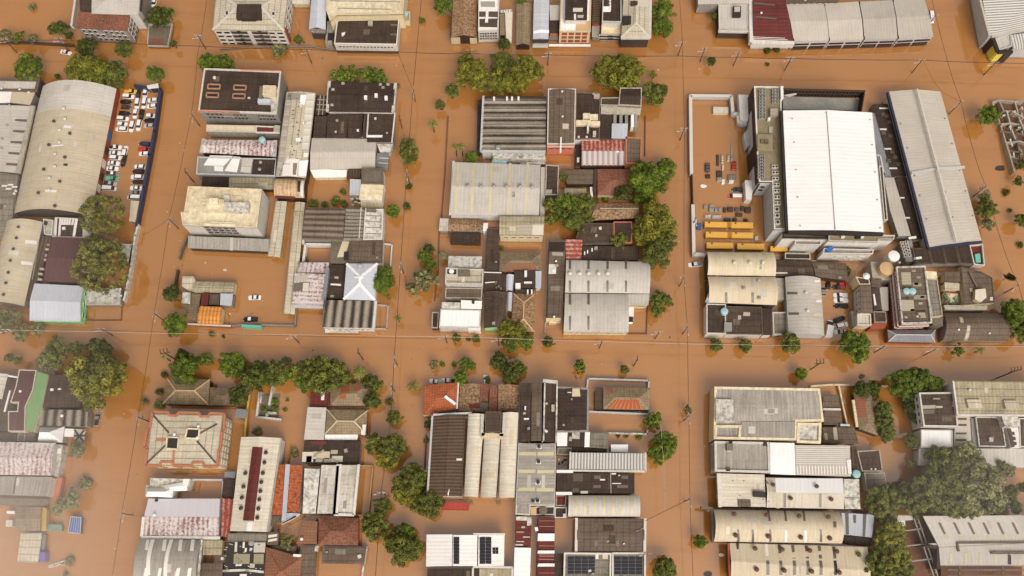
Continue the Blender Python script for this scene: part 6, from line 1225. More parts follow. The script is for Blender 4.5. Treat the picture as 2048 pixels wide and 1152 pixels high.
# ================= south-east block =================
b = Bld("factory", "large grey ribbed flat roof with cream walls and concrete tower patch")
b.poly([(1429, 773), (1640, 777), (1648, 843), (1595, 844), (1594, 881), (1427, 878)], 8, "grey", wall="w_cream", par="creamc", ph=.35, pw=.8)
b.roof('gable', [(1433, 777), (1637, 781), (1643, 842), (1430, 842)], 7.9, "grey", rise=.35, wall=None, name="main_roof", thick=.4); b.roof('flat', [(1483, 843), (1594, 843), (1593, 880), (1483, 879)], 7.85, "grey", wall=None, name="south_roof")
b.roof('flat', [(1431, 798), (1466, 799), (1469, 845), (1432, 845)], 9, "concw", wall="w_cream", name="tower_roof").wins('W', (6.0, 3.4), 5, 1.4, 1.2, frame="w_cream")
b.roof('flat', [(1430, 850), (1483, 850), (1482, 879), (1428, 878)], 8.2, "dk2", wall="w_cream", par="creamc", ph=.6, pw=.8, name="dark_roof").roof('flat', [(1595, 845), (1643, 846), (1642, 887), (1594, 885)], 8.3, "concw", wall="w_cream", par="creamc", ph=.7, pw=.8, name="white_terrace")
b = Bld("shed", "brown-grey lean-to roofs east of the grey ribbed factory")
b.roof('shed', [(1647, 790), (1677, 790), (1681, 817), (1646, 817)], 3.4, "dk2", rise=-.4, wall="w_grey").roof('shed', [(1649, 820), (1681, 821), (1681, 850), (1648, 849)], 3.4, "dk2", rise=-.4, wall="w_grey", name="middle_roof"); b.bars([[(1646, 818.5), (1681, 819)]], .7, 1, "frame", "white_beam", .3)
b.roof('shed', [(1645, 854), (1709, 854), (1717, 888), (1646, 887)], 3.8, "dk2", rise=.4, wall="w_grey", name="south_roof"); b.patch([(1666, 855), (1673, 855), (1676, 880), (1668, 880)], "conc", "roof_sheet").patch([(1648, 866), (1654, 866), (1656, 880), (1650, 880)], "conc", "roof_sheet"); b.box([(1681, 848), (1699, 848), (1700, 852), (1681, 852)], 3.9, "blue", "roof_end", 2)
b = Bld("factory", "white-rimmed grey roof with bright white middle and striped east end")
b.roof('flat', [(1429, 882), (1539, 884), (1541, 946), (1430, 943)], 8, "grey", wall="w_pale", par="frame", ph=.5, pw=.7); b.wins('W', (6.6, 4.4, 2.2), 7, 1.6, 1.0, frame="frame")
for x in (1458, 1527): b.box([(x, 882), (x + 7, 882), (x + 7, 891), (x, 891)], 8.2, "black", "roof_slot", 7.4)
b.box([(1454, 887), (1466, 887), (1466, 900), (1454, 900)], 8.8, "concd", "roof_box", 7.4).box([(1452, 936), (1461, 936), (1460, 942), (1452, 942)], 8, "dk2", "roof_vent_box", 7.4)
b.roof('flat', [(1540, 885), (1589, 886), (1591, 950), (1541, 948)], 8.1, "bright", wall="w_white", name="white_roof").roof('flat', [(1590, 890), (1700, 891), (1702, 953), (1591, 950)], 7.6, "taupe", wall="w_grey", swap=True, name="striped_roof")
for k in range(9): b.patch([(1592, 894 + k * 4), (1698, 895 + k * 4), (1698, 896.2 + k * 4), (1592, 895.2 + k * 4)], "sky_w", "roof_rib", .05)
for k in range(17): b.patch([(1593 + k * 6, 931), (1596 + k * 6, 931), (1597 + k * 6, 949), (1594 + k * 6, 949)], "sky_w", "white_stripe", .09)
b.box([(1693, 919), (1702, 919), (1703, 948), (1697, 948)], 7.9, "white", "end_frame"); b.bars([[(1396, 891), (1421, 892)], [(1396, 951), (1428, 952)]], 1.0, .5, "frame", "street_sign", -3.5)
b = Bld("water_tank", "round turquoise water tank behind the striped roof end"); b.base(P(1713, 948)); p = P(1713, 948, 5); m = MB(); m.cyl((p.x, p.y, -.8), 1.4, 5.8, 22, 1.35, .15); b.part("tank", m, "teal"); m = MB(); m.cyl((p.x, p.y, 4.95), 1.25, .25, 22, 1.2, .25); b.part("lid", m, "tank")
b = Bld("shed", "dark shed over gridded brown roof beside the muddy inlet")
b.roof('flat', [(1714, 902), (1760, 899), (1766, 943), (1724, 943)], 4, "dk", wall="w_cream", par="conc", ph=.2).roof('flat', [(1728, 945), (1770, 945), (1775, 978), (1733, 981)], 3.8, "ggrey", wall="w_cream", par="conc", ph=.15, name="grid_roof"); b.vents([(1740, 925), (1750, 938)], "whitep", .5)
b.roof('flat', [(1702, 893), (1712, 893), (1722, 944), (1704, 944)], 3, "brnrib", wall="w_grey", name="side_roof")
b = Bld("house", "slender weathered tile house under dense grey-green trees")
b.roof('hip', [(1707, 787), (1743, 787), (1758, 872), (1718, 858)], 3.8, "tileg", rise=1.4, wall="w_brown"); b.bars([[(1706, 800), (1714, 854)]], .8, .8, "w_cream", "cream_parapet", .3); b.patch([(1710, 794), (1728, 796), (1734, 834), (1718, 838)], "tiler", "tile_patch", .1)
fence("boundary_wall", "cream wall crossing north of the slender tile house", [(1622, 772), (1668, 769), (1775, 772)], 1.6, "w_cream", .5)
fence("boundary_wall", "cream wall dividing lean-to roofs from the slender tile house", [(1678, 771), (1684, 800), (1694, 846)], 1.6, "w_cream", .5)
b = Bld("factory", "cream flat roof joined to white-and-cream gable with rusty vents")
b.roof('flat', [(1442, 947), (1529, 949), (1532, 1014), (1443, 1013)], 7, "creamp", wall="w_dk", swap=True); b.bars([[(1437, 947), (1440, 1014)]], 1.2, 1.2, "w_white", "parapet", .6); b.box([(1507, 982), (1531, 984), (1531, 995), (1507, 993)], 8, "black", "roof_hole", 6.9).box([(1475, 998), (1501, 999), (1502, 1014), (1476, 1013)], 7.15, "dk2", "roof_hole")
for x, y in ((1464, 961), (1486, 961), (1514, 985), (1525, 998), (1478, 990)): b.patch([(x, y), (x + 3, y), (x + 3, y + 1.6), (x, y + 1.6)], "darkmetal", "roof_hole")
b.bars([[(1531, 963), (1548, 984), (1534, 1003)], [(1531, 982), (1548, 984)]], .7, .3, "dk2", "valley", .55)
b.roof('gable', [(1532, 955), (1686, 957), (1688, 1018), (1533, 1015)], 7, "creamp", rise=1.3, wall="w_brown", name="gable_roof"); b.patch([(1550, 956), (1685, 957), (1687, 986), (1552, 985)], "bright", "white_sheet"); b.vents([(1545, 970), (1632, 973), (1580, 997), (1661, 999)], "rustv", 1.2)
for x in (1569, 1640): b.patch([(x - 2, 987), (x + 3, 987), (x + 3, 1015), (x - 2, 1015)], "skdk" if x < 1600 else "grey")
b.roof('flat', [(1688, 958), (1718, 958), (1721, 1018), (1690, 1018)], 5.4, "concw", wall="w_grey", name="grey_annex"); b.bars([[(1688, 996), (1720, 996)]], .3, .2, "grey", "joint", .15)
for y in (988, 993): p = 1436; b.box([(p, y), (p + 3, y), (p + 3, y + 3), (p, y + 3)], 6, "w_white", "wall_emblem", 4)
b = Bld("factory", "cream barrel vault with eight square brown vents")
b.roof('barrel', [(1427, 1019), (1678, 1023), (1684, 1087), (1428, 1083)], 6, "cream", rise=3, wall="w_grey")
b.vents([(1467, 1028), (1532, 1030), (1597, 1032), (1655, 1034), (1470, 1071), (1535, 1073), (1600, 1075), (1658, 1077)], "rustv", 1.3)
for x in (1536, 1569, 1606): b.patch([(x - 2, 1021), (x + 2, 1021), (x + 5, 1042), (x + 1, 1042)], "skdk")
for x in (1476, 1505, 1540, 1641): b.patch([(x - 2, 1059), (x + 2, 1059), (x + 3, 1084), (x - 2, 1084)], "skdk")
for x in (1571, 1610): b.patch([(x - 2, 1061), (x + 3, 1061), (x + 3, 1084), (x - 2, 1084)], "sky_w")
b.patch([(1666, 1043), (1672, 1043), (1673, 1055), (1667, 1055)], "skdk"); b.bars([[(1425, 1018), (1427, 1084)], [(1402, 1015), (1426, 1017)]], .8, 1.6, "concd", "front_wall", .2)
b.roof('flat', [(1683, 1026), (1749, 1029), (1744, 1075), (1687, 1069)], 4.4, "blue", wall="w_dk", name="east_annex"); b.patch([(1690, 1026), (1697, 1026), (1698, 1069), (1692, 1069)], "skdk").patch([(1706, 1030), (1712, 1030), (1712, 1046), (1707, 1046)], "skdk").patch([(1726, 1028), (1733, 1028), (1730, 1073), (1725, 1073)], "skdk"); b.roof('flat', [(1688, 1072), (1745, 1077), (1740, 1092), (1688, 1086)], 3.4, "dkk", wall="w_dk", name="dark_annex")
b = Bld("factory", "cream gable with dark slots and brick street wall at lower edge")
b.roof('gable', [(1459, 1086), (1735, 1094), (1740, 1190), (1462, 1160)], 6, "cream", rise=1.5, wall="w_brick"); b.vents([(1509, 1097), (1563, 1099), (1618, 1101), (1672, 1103), (1512, 1139), (1567, 1141), (1622, 1143), (1677, 1145)], "rustv", 1.3)
for k, x in enumerate((1532, 1558, 1585, 1612, 1638, 1667)): b.patch([(x - 3, 1088 + k), (x + 3, 1088 + k), (x + 6, 1117), (x, 1117)], "sky_w" if k == 0 else "skdk").patch([(x, 1121), (x + 6, 1121), (x + 7, 1150), (x + 1, 1150)], "black" if k == 5 else "skdk")
b.box([(1473, 1086), (1478, 1086), (1477, 1107), (1474, 1104)], 6.5, "black", "roof_hole", 5.9); b.bars([[(1457, 1086), (1460, 1165)]], .7, .9, "w_brick", "brick_parapet", .4); b.band('W', 1, 4, "w_dk", .4, .8)
b = Bld("apartment_block", "dark-roofed white block with bright white lower roof under trees")
b.roof('flat', [(1838, 785), (1911, 784), (1917, 854), (1847, 853)], 9, "dk", wall="w_white", par="frame", ph=.4, pw=.5)
b.patch([(1866, 796), (1880, 796), (1880, 799), (1866, 799)], "conc", "roof_sheet").patch([(1842, 811), (1871, 810), (1871, 817), (1843, 818)], "conc", "roof_sheet").patch([(1872, 812), (1885, 812), (1885, 816), (1872, 816)], "conc", "roof_sheet").patch([(1845, 820), (1869, 819), (1869, 827), (1846, 828)], "ggrey", "roof_sheet").patch([(1904, 803), (1912, 803), (1913, 812), (1905, 812)], "conc", "roof_sheet").patch([(1898, 831), (1912, 831), (1912, 836), (1898, 836)], "dk2", "roof_sheet"); b.wins('W', (7.2, 4.8), 4, 1.4, 1.2)
b.roof('flat', [(1842, 859), (1905, 860), (1906, 895), (1842, 895)], 7, "bright", wall="w_white", par="frame", ph=.2, name="white_roof")
b.roof('flat', [(1911, 832), (1942, 832), (1944, 896), (1907, 895)], 5, "taupe", wall="w_pale", name="slatted_roof")
for y in (836, 848, 865, 878): b.patch([(1911, y), (1933, y), (1933, y + 4), (1911, y + 4)], "dk2", "slot")
b = Bld("apartment_block", "huge mossy cream roof with two raised tile dormers")
b.roof('shed', [(1906, 762), (2110, 764), (2110, 830), (1916, 829)], 11, "gmoss", rise=-1.2, wall="w_white", swap=False); b.box([(1933, 799), (1962, 799), (1966, 816), (1938, 816)], 11.2, "gcream", "dormer", 9.6).box([(2008, 801), (2036, 801), (2039, 817), (2012, 817)], 11.2, "gcream", "dormer", 9.6); b.bars([[(1906, 762), (1915, 830), (2100, 831)]], .5, .6, "w_white", "parapet", .2); b.vents([(1938, 780)], "seal", .8)
b = Bld("warehouse", "dark roofs split by white tower with dark red sign panel")
b.roof('flat', [(1951, 833), (2003, 834), (2013, 894), (1958, 893)], 6.4, "dk", wall="w_grey", par="concw", ph=.3).roof('flat', [(2038, 836), (2100, 836), (2100, 894), (2040, 894)], 6.4, "dk", wall="w_white", par="frame", ph=.3, name="east_roof"); b.box([(1979, 874), (1987, 874), (1987, 883), (1979, 883)], 6.9, "concw", "roof_box", 6)
b.box([(2003, 830), (2036, 832), (2040, 853), (2010, 853)], 9, "concw", "white_tower", -.5).box([(2013, 855), (2036, 854), (2042, 895), (2022, 896)], 6.2, "white", "white_wall", -.5).box([(2015, 857), (2022, 857), (2030, 893), (2024, 895)], 6.6, "maroon", "red_sign", 6.0)
for k in range(3): b.box([(2025 + k * 2, 864 + k * 10), (2029 + k * 2, 864 + k * 10), (2030 + k * 2, 870 + k * 10), (2026 + k * 2, 870 + k * 10)], 6.4, "black", "wall_opening", 6)
b.box([(1942, 836), (1951, 836), (1957, 894), (1946, 894)], 5.4, "concg", "pipe_deck", -.5)
b = Bld("warehouse", "long pale grey flat roof half covered by the big dark trees")
b.roof('flat', [(1838, 897), (2110, 897), (2110, 936), (1837, 931)], 5, "lgrey", wall="w_pale")
b = Bld("hangar", "white hangar roof with slanted dark slots at the photo's corner", "hangar")
b.roof('flat', [(1846, 1032), (2120, 1030), (2120, 1082), (1878, 1094)], 8, "lgrey", wall=None, thick=.4); 
for k in range(6): x = 1876 + k * 29.3; b.patch([(x, 1045), (x + 5, 1045), (x + 16, 1068), (x + 11, 1068)], "skdk").patch([(x + 11, 1068.5), (x + 16, 1068.5), (x + 20, 1078), (x + 15, 1078)], "sky_y")
b.roof('flat', [(1878, 1095), (2120, 1083), (2120, 1131), (1881, 1131)], 7.6, "lgrey", wall=None, name="lower_roof", thick=.4); b.bars([[(1912, 1085), (2110, 1084)], [(1912, 1085), (1916, 1103)], [(1980, 1106), (2110, 1106)]], .6, .6, "dk2", "roof_step", .8); b.box([(2018, 1110), (2022, 1110), (2023, 1129), (2018, 1129)], 8, "black", "roof_slot", 7.5)
for x in (1899, 1929, 1958, 1988): b.patch([(x, 1106), (x + 5, 1106), (x + 5, 1129), (x, 1129)], "sky_y")
b.bars([[(1846, 1032), (1878, 1095), (1881, 1170)]], .9, 8.8, "w_brown", "west_wall", -.2); b.bars([[(1846, 1031), (2110, 1029)]], .5, 9, "w_pale", "north_wall", -.2); b.roof('flat', [(1882, 1133), (2044, 1133), (2044, 1190), (1882, 1190)], 3.0, "mudfloor", wall="w_brown", name="sunken_floor"); b.bars([[(1884, 1140), (2044, 1140)], [(1884, 1152), (2044, 1152)], [(1907, 1133), (1907, 1180)], [(1992, 1133), (1992, 1180)]], .4, .4, "concd", "steel_frame", 4)
b = Bld("pergola", "open steel frame over brown water west of white hangar"); b.base(P(1830, 1095)); m = MB(); z = 4.5
for l in ([(1796, 1050), (1815, 1152)], [(1828, 1036), (1868, 1152)], [(1836, 1036), (1876, 1152)], [(1802, 1063), (1846, 1057)], [(1806, 1093), (1850, 1088)], [(1820, 1123), (1862, 1118)]):
    for p, q in zip(l, l[1:]): m.bar(P(*p, z), P(*q, z), .35, .35)
b.part("beam", m, "steel")
for p in ((1797, 1055), (1803, 1093), (1812, 1140), (1838, 1045), (1856, 1095), (1872, 1145)): q = P(*p, z); m = MB(); m.box((q.x, q.y, z / 2 - .5), (.35, .35, z + .9)); b.part("post", m, "steel")
b.SF = None; b.z = .3; m = MB(); m.prism([P(*p, .15) for p in ((1798, 1040), (1846, 1034), (1878, 1096), (1881, 1180), (1815, 1180))], -.5, .15); b.part("floor_slab", m, "mudfloor")
b.box([(1790, 1030), (1828, 1032), (1826, 1040), (1796, 1042)], 4, "lgrey", "porch_roof", 3.6).box([(1796, 1042), (1810, 1041), (1811, 1052), (1797, 1052)], 3, "whitep", "white_hut", -.5)
PLAIN("yellowd", (206, 148, 66), .6, c2=(180, 126, 54))
# ================= vehicles =================
CARM = {}
def paint(c):
    if c not in CARM:
        PLAIN("paint_" + c, {'white': (246, 242, 240), 'black': (40, 34, 34), 'grey': (140, 134, 130), 'dark grey': (72, 64, 62), 'silver': (190, 184, 180), 'yellow': (236, 196, 88), 'red': (206, 66, 50), 'navy': (60, 58, 88), 'teal': (96, 170, 140), 'brown-black': (62, 44, 42)}[c], .25); CARM[c] = 1
    return "paint_" + c
def loft(m, st):
    """body lofted through stations (x, half width, floor, top)"""
    R_ = []
    for x, w, z0, z1 in st:
        k = min(.12, w * .25); R_.append([Vector((x, -w, z0)), Vector((x, -w, z1 - k)), Vector((x, -w + k, z1)), Vector((x, w - k, z1)), Vector((x, w, z1 - k)), Vector((x, w, z0))])
    for a, b in zip(R_, R_[1:]):
        for i in range(5): m.face([a[i], b[i], b[i + 1], a[i + 1]])
    m.face(R_[0][::-1]); m.face(R_[-1])
def frust(m, x0, x1, w, z0, X0, X1, W_, z1):
    a = [Vector((x0, -w, z0)), Vector((x1, -w, z0)), Vector((x1, w, z0)), Vector((x0, w, z0))]; b = [Vector((X0, -W_, z1)), Vector((X1, -W_, z1)), Vector((X1, W_, z1)), Vector((X0, W_, z1))]
    for i in range(4): j = (i + 1) % 4; m.face([a[i], a[j], b[j], b[i]])
    m.face(b)
PROTO = {}
def carproto(t):
    if t in PROTO: return PROTO[t]
    B_, G_, T_ = MB(), MB(), MB(); D_ = None
    L = {'hatch': 4.1, 'sedan': 4.5, 'suv': 4.6, 'pickup': 5.2, 'van': 5.2, 'truck': 6.4}[t]; h = L / 2; w = .88 if t != 'truck' else 1.1
    if t in ('van', 'truck'):
        loft(B_, [(-h, w * .94, -.6, .55), (-h + .3, w, -.6, .6), (h - 1.2, w, -.6, .6), (h - .35, w * .95, -.6, .42), (h, w * .72, -.6, .3)])
        if t == 'van': frust(G_, -h + .1, h - .6, w * .96, .58, -h + .3, h - 1.5, w * .84, 1.25); frust(T_, -h + .28, h - 1.5, w * .85, 1.25, -h + .34, h - 1.6, w * .8, 1.33)
        else: frust(G_, h - 2.2, h - .5, w * .95, .55, h - 2.1, h - 1.1, w * .85, 1.3); frust(T_, -h, h - 2.3, w * 1.02, .5, -h + .03, h - 2.33, w, 2.0)
    else:
        loft(B_, [(-h, w * .8, -.6, .30), (-h + .25, w * .97, -.6, .42), (-h * .4, w, -.6, .46), (h * .35, w, -.6, .44), (h - .45, w * .95, -.6, .34), (h - .08, w * .76, -.6, .22)])
        x0, x1 = {'hatch': (-h + .12, h - 1.15), 'sedan': (-h + .75, h - 1.35), 'suv': (-h + .1, h - 1.2), 'pickup': (-.55, h - 1.3)}[t]; X0, X1 = {'hatch': (-h + .55, h - 1.95), 'sedan': (-h + 1.45, h - 2.1), 'suv': (-h + .4, h - 1.9), 'pickup': (-.35, h - 2.0)}[t]
        z1 = {'suv': 1.1, 'pickup': 1.1}.get(t, .92); frust(G_, x0, x1, w * .93, .42, X0, X1, w * .74, z1); frust(T_, X0 - .04, X1 + .04, w * .78, z1, X0 + .05, X1 - .05, w * .7, z1 + .07)
        if t == 'pickup': D_ = MB(); D_.prism([Vector(p) for p in ((-h + .25, -w * .8, 0), (-.7, -w * .8, 0), (-.7, w * .8, 0), (-h + .25, w * .8, 0))], .40, .50)
    hl = MB()
    for s_ in (-1, 1): hl.box((h - .25, s_ * w * .66, .26), (.28, .3, .14))
    PROTO[t] = (B_.mesh("body"), G_.mesh("windows"), (T_ if t != 'truck' else T_).mesh("roof"), D_.mesh("cargo_bed") if D_ else None, hl.mesh("headlight"))
    return PROTO[t]
def car(px, py, ang, t, col, where, bed="black", group="vehicles caught in the flood", name=None, roofcol=None, bodycol=None):
    p = P(px, py, .7); nm = name or {'hatch': 'car', 'sedan': 'car', 'suv': 'car', 'pickup': 'pickup_truck', 'van': 'van', 'truck': 'truck'}[t]
    r = empty(nm, (p.x, p.y, R.uniform(-.12, .04))); r.scale = (.97, .93, 1); r.rotation_euler = (0, 0, rad(ang)); noun = {'hatch': 'hatchback', 'sedan': 'sedan', 'suv': 'wagon', 'pickup': 'pickup', 'van': 'van', 'truck': 'box truck'}[t]
    tag(r, f"{col} {noun} {where}", nm.replace('_truck', '').replace('_', ' '), group)
    bm, gm, tm, dm, hm = carproto(t)
    for n_, me, mt in (("body", bm, bodycol or paint(col)), ("windows", gm, "glass"), ("cargo_box" if t == 'truck' else "roof", tm, paint(roofcol or col)), ("cargo_bed", dm, bed), ("headlights", hm, "frame")):
        if me is None: continue
        k = bpy.data.objects.new(n_, me); COL.objects.link(k); k.parent = r
        if not me.materials: me.materials.append(None)
        k.material_slots[0].link = 'OBJECT'; k.material_slots[0].material = MATS[mt]
    return r
G = "cars in the navy-walled lot"
def cl(*a, **k): return car(*a, group=G, **k)
cl(260.5, 182, 0, 'pickup', 'yellow', "at north end of the navy-walled lot", bed="yellowp")
cl(256, 191.6, -4, 'suv', 'white', "just below the yellow pickup by the vault")
cl(251.5, 202.6, -4, 'sedan', 'black', "second below the yellow pickup, by the vault wall")
cl(251.5, 213, -3, 'hatch', 'dark grey', "between two black sedans by the vault wall")
cl(248.8, 225.6, -6, 'sedan', 'black', "by the vault wall just above two white cars")
cl(244.8, 236, -5, 'suv', 'white', "by the vault wall just below a black sedan")
cl(243.3, 247, -3, 'hatch', 'white', "by the vault wall sandwiched between two white wagons")
cl(241.7, 257.2, 177, 'suv', 'white', "at the end of vault-wall row above empty water")
cl(275.7, 188, 268, 'pickup', 'dark grey', "parked north-south right beside yellow pickup's nose".replace("right ", ""), bed="black")
cl(289.8, 184.6, 267, 'suv', 'white', "parked north-south west of the white canopy")
cl(308, 179.5, 180, 'hatch', 'black', "half under the white canopy at lot corner")
cl(273.7, 206, 268, 'suv', 'white', "parked north-south behind the dark grey pickup")
cl(287.4, 205.3, 266, 'suv', 'white', "parked north-south directly below the canopy-side white wagon")
cl(305, 199, 182, 'hatch', 'white', "against the navy wall just south of the canopy")
cl(302.6, 211, 184, 'hatch', 'white', "against the navy wall, second south of the canopy")
cl(269.5, 226, 267, 'hatch', 'white', "parked north-south beside a black north-south wagon")
cl(282, 229, 266, 'suv', 'black', "parked north-south in the middle of the lot's north half")
cl(300.7, 230.3, 2, 'hatch', 'white', "against the navy wall, above a black and a silver car")
cl(298, 239.7, 180, 'sedan', 'black', "against the navy wall just above a silver hatchback")
cl(297, 250.2, 180, 'hatch', 'silver', "against the navy wall, last of the north group")
cl(262.8, 251.7, 264, 'suv', 'white', "parked north-south, western one of the south end pair")
cl(276.9, 249.4, 266, 'suv', 'white', "parked north-south, eastern one of the south end pair")
cl(288.6, 286.9, 172, 'suv', 'navy', "tilted above the red pickup at the navy wall")
cl(288.6, 297.8, -4, 'pickup', 'red', "at the navy wall between navy and white cars", bed="redp")
cl(287.4, 306, 180, 'hatch', 'white', "just south of the red pickup")
cl(229, 293.5, 0, 'pickup', 'white', "with black bed at top of the south vault row")
cl(229.6, 304.8, -3, 'sedan', 'white', "second from the top of the south vault row")
cl(230, 314.2, -3, 'suv', 'white', "third from the top of the south vault row")
cl(226.5, 325.2, -4, 'sedan', 'white', "fourth from the top of the south vault row")
cl(224, 336, -3, 'sedan', 'white', "fifth in the south vault row, above a grey pickup")
cl(223.8, 346.2, -4, 'pickup', 'grey', "with white roof above the teal pickup", roofcol='white')
cl(223.4, 356, -5, 'pickup', 'teal', "with blue-grey bonnet in the south vault row", bed="teal")
cl(219, 366, -6, 'pickup', 'silver', "directly below the teal pickup", bed="darkmetal")
cl(217.5, 375.9, -4, 'van', 'white', "at the bottom of the south vault row by the crown")
cl(249, 301, 85, 'suv', 'white', "parked north-south above a lone black pickup")
cl(246.4, 321, 264, 'pickup', 'black', "standing alone north-south beside the white sedans")
cl(278, 332, 176, 'hatch', 'white', "at top of the south navy-wall row")
cl(275.3, 342.3, 178, 'suv', 'brown-black', "second in the south navy-wall row")
cl(272.6, 352.8, 178, 'suv', 'white', "third in the south navy-wall row")
cl(275, 362.6, 178, 'sedan', 'brown-black', "fourth in the south navy-wall row")
cl(270.6, 374.7, 178, 'sedan', 'white', "fifth in south navy-wall row, above a grey sedan")
cl(269.5, 384.5, 178, 'sedan', 'grey', "sixth in the south navy-wall row")
cl(267.5, 393.8, 178, 'van', 'white', "last in south navy-wall row, above the cream carport")
car(508, 594, 180, 'sedan', 'white', "alone in the open flooded courtyard")
car(500, 638, 180, 'pickup', 'black', "by the mint green gate beam", roofcol='white')
car(131, 103, -14, 'sedan', 'white', "drifting alone on the street near the grey fence")
car(1864, 33, 268, 'van', 'white', "east of the four-bay grey warehouse")
car(1391, 528, 184, 'pickup', 'white', "on the street beside the two cream vaults", bed="concg")
car(307, 4, 262, 'hatch', 'white', "at upper edge beside the grey apartment block")
car(1471, 392, 180, 'van', 'white', "with orange nose in the walled work yard", roofcol='white', bodycol='orangep')
car(1475, 378, 180, 'hatch', 'dark grey', "behind the orange-nosed white van")
car(1657, 568, 80, 'hatch', 'black', "at top of the silver vault's car yard")
car(1678, 574, 180, 'pickup', 'dark grey', "with red load in the silver vault's yard", bed="redp")
car(1687, 566, 10, 'hatch', 'red', "above the red-loaded pickup in the vault's yard")
car(1682, 589.5, 180, 'pickup', 'white', "upper of the white pair beside the cream house", bed="whitep")
car(1682.5, 600, 180, 'pickup', 'white', "lower of the white pair beside the cream house", bed="whitep")
car(1682.5, 611.5, 180, 'pickup', 'black', "just below two white pickups")
car(1680, 638, 20, 'suv', 'black', "slanted, above a slanted white wagon")
car(1685, 649.5, 14, 'suv', 'white', "slanted between black wagon and silver-roofed sedan")
car(1681, 663, 180, 'sedan', 'white', "with silver roof behind the bright green street tree", roofcol='silver')
car(1659, 657, 75, 'truck', 'white', "beside the silver vault's south corner")
car(1646.5, 580, 88, 'hatch', 'grey', "tight against the silver vault's east wall")
car(1260.5, 629, 267, 'truck', 'white', "parked against the pale double vault")
car(873, 763, 172, 'pickup', 'white', "western one above the bright orange tile house", bed="concw")
car(897, 761, 178, 'pickup', 'white', "eastern one above the bright orange tile house")
car(971, 760, 90, 'hatch', 'white', "nose up behind mottled mossy tile house")
car(194, 836, 86, 'pickup', 'grey', "in the narrow yard below the big olive crown")

# yellow buses of the work yard
def bus(parts, label, name="bus"):
    b = Bld(name, label, "bus", "yellow buses in the work yard"); z = 2.0; c = P((parts[0][0] + parts[-1][2]) / 2, (parts[0][1] + parts[0][3]) / 2, z); b.base(c)
    for i, (x0, y0, x1, y1) in enumerate(parts):
        q = [P(x, y, z) for x, y in ((x0, y0), (x1, y0 + .8), (x1, y1 + .8), (x0, y1))]; m = MB(); m.prism([v.copy() for v in q], -.7, z - .25); b.part("body", m, "ochre")
        c = sum(q, Vector()) / 4; m = MB(); t = [c + (v - c) * .96 for v in q]
        for k in range(4): j = (k + 1) % 4; m.face([q[k] - Vector((0, 0, .25)), q[j] - Vector((0, 0, .25)), t[j], t[k]])
        m.face(t[::-1]); b.part("roof", m, "yellowp"); m = MB(); h = c + (q[0] - c) * .6; m.box((h.x, h.y, z + .08), (.5, .5, .2)); b.part("roof_hatch", m, "wood")
    for p, q2 in zip(parts, parts[1:]):
        if q2[0] - p[2] < 16:
            x0, x1, y0, y1 = p[2], q2[0], p[1], p[3]; m = MB(); n = 5
            for k in range(n): a = x0 + (x1 - x0) * k / n; e = x0 + (x1 - x0) * (k + .8) / n; m.prism([P(a, y0 + .6, 1.85), P(e, y0 + .6, 1.85), P(e, y1, 1.85), P(a, y1, 1.85)], -.7, 1.95 - .12 * (k % 2))
            b.part("bellows", m, "yellowd")
    b.z = z
bus([(1409, 443, 1455, 454), (1462, 444, 1506.5, 455.5)], "upper yellow articulated bus in the flooded work yard")
bus([(1411, 463, 1456, 474.5), (1463, 464.3, 1507, 475.5)], "middle yellow articulated bus in the flooded work yard")
bus([(1413, 484.5, 1467, 496.5)], "yellow bus just above the two cream vaults' west half"); bus([(1474, 486.4, 1529, 498.4)], "yellow bus just above the two cream vaults' east end"); bus([(1540.5, 492, 1576, 502)], "short ochre-yellow bus against the white hall's corner")
YG = "salvaged goods in the work yard"
def junk(name, label, cat, x, y, w, h, z, mat, rib="steel", z0=-.5, n=3):
    b = Bld(name, label, cat, YG); q = [P(*p, z) for p in ((x - w / 2, y - h / 2), (x + w / 2, y - h / 2), (x + w / 2, y + h / 2), (x - w / 2, y + h / 2))]; b.base(sum(q, Vector()) / 4); b.z = z
    m = MB(); c = sum(q, Vector()) / 4; m.prism([v.copy() for v in q], z0, z - .15, False); t = [c + (v - c) * .82 for v in q]
    for k in range(4): j = (k + 1) % 4; m.face([q[k] - Vector((0, 0, .15)), q[j] - Vector((0, 0, .15)), t[j], t[k]])
    m.face(t[::-1]); b.part("body", m, mat); m = MB()
    for k in range(n): f = (k + .5) / n; a, e = (q[0] + (q[3] - q[0]) * f, q[1] + (q[2] - q[1]) * f) if h > w else (q[0] + (q[1] - q[0]) * f, q[3] + (q[2] - q[3]) * f); m.bar(a + Vector((0, 0, .06)), e + Vector((0, 0, .06)), .16, .12)
    b.part("rib", m, rib)
junk("bin", "long rounded dark bin floating in the work yard", "bin", 1415.5, 334, 9, 17, 1.0, "darkmetal", "bgrey"); junk("bin", "small square dark bin just below the long dark bin", "bin", 1416, 352, 9, 7, .7, "darkmetal", "black")
junk("trailer", "narrow pale trailer with dark drawbar in the work yard", "trailer", 1445, 318, 4, 17, .9, "creamp", "darkmetal"); junk("trailer", "slim cream trailer end below the narrow pale trailer", "trailer", 1446, 334, 3.6, 11, .8, "creamp", "seal")
junk("plank", "long pale plank lying slantwise near the west porch", "plank", 1463, 301, 3, 22, .35, "concg", "tan"); junk("cabinet", "white-framed grey cabinet in the work yard", "cabinet", 1457.5, 315, 5, 11, .9, "frame", "darkmetal"); junk("cabinet", "grey cabinet touching the white-framed cabinet", "cabinet", 1463.5, 319, 5, 10, .8, "concg", "steel")
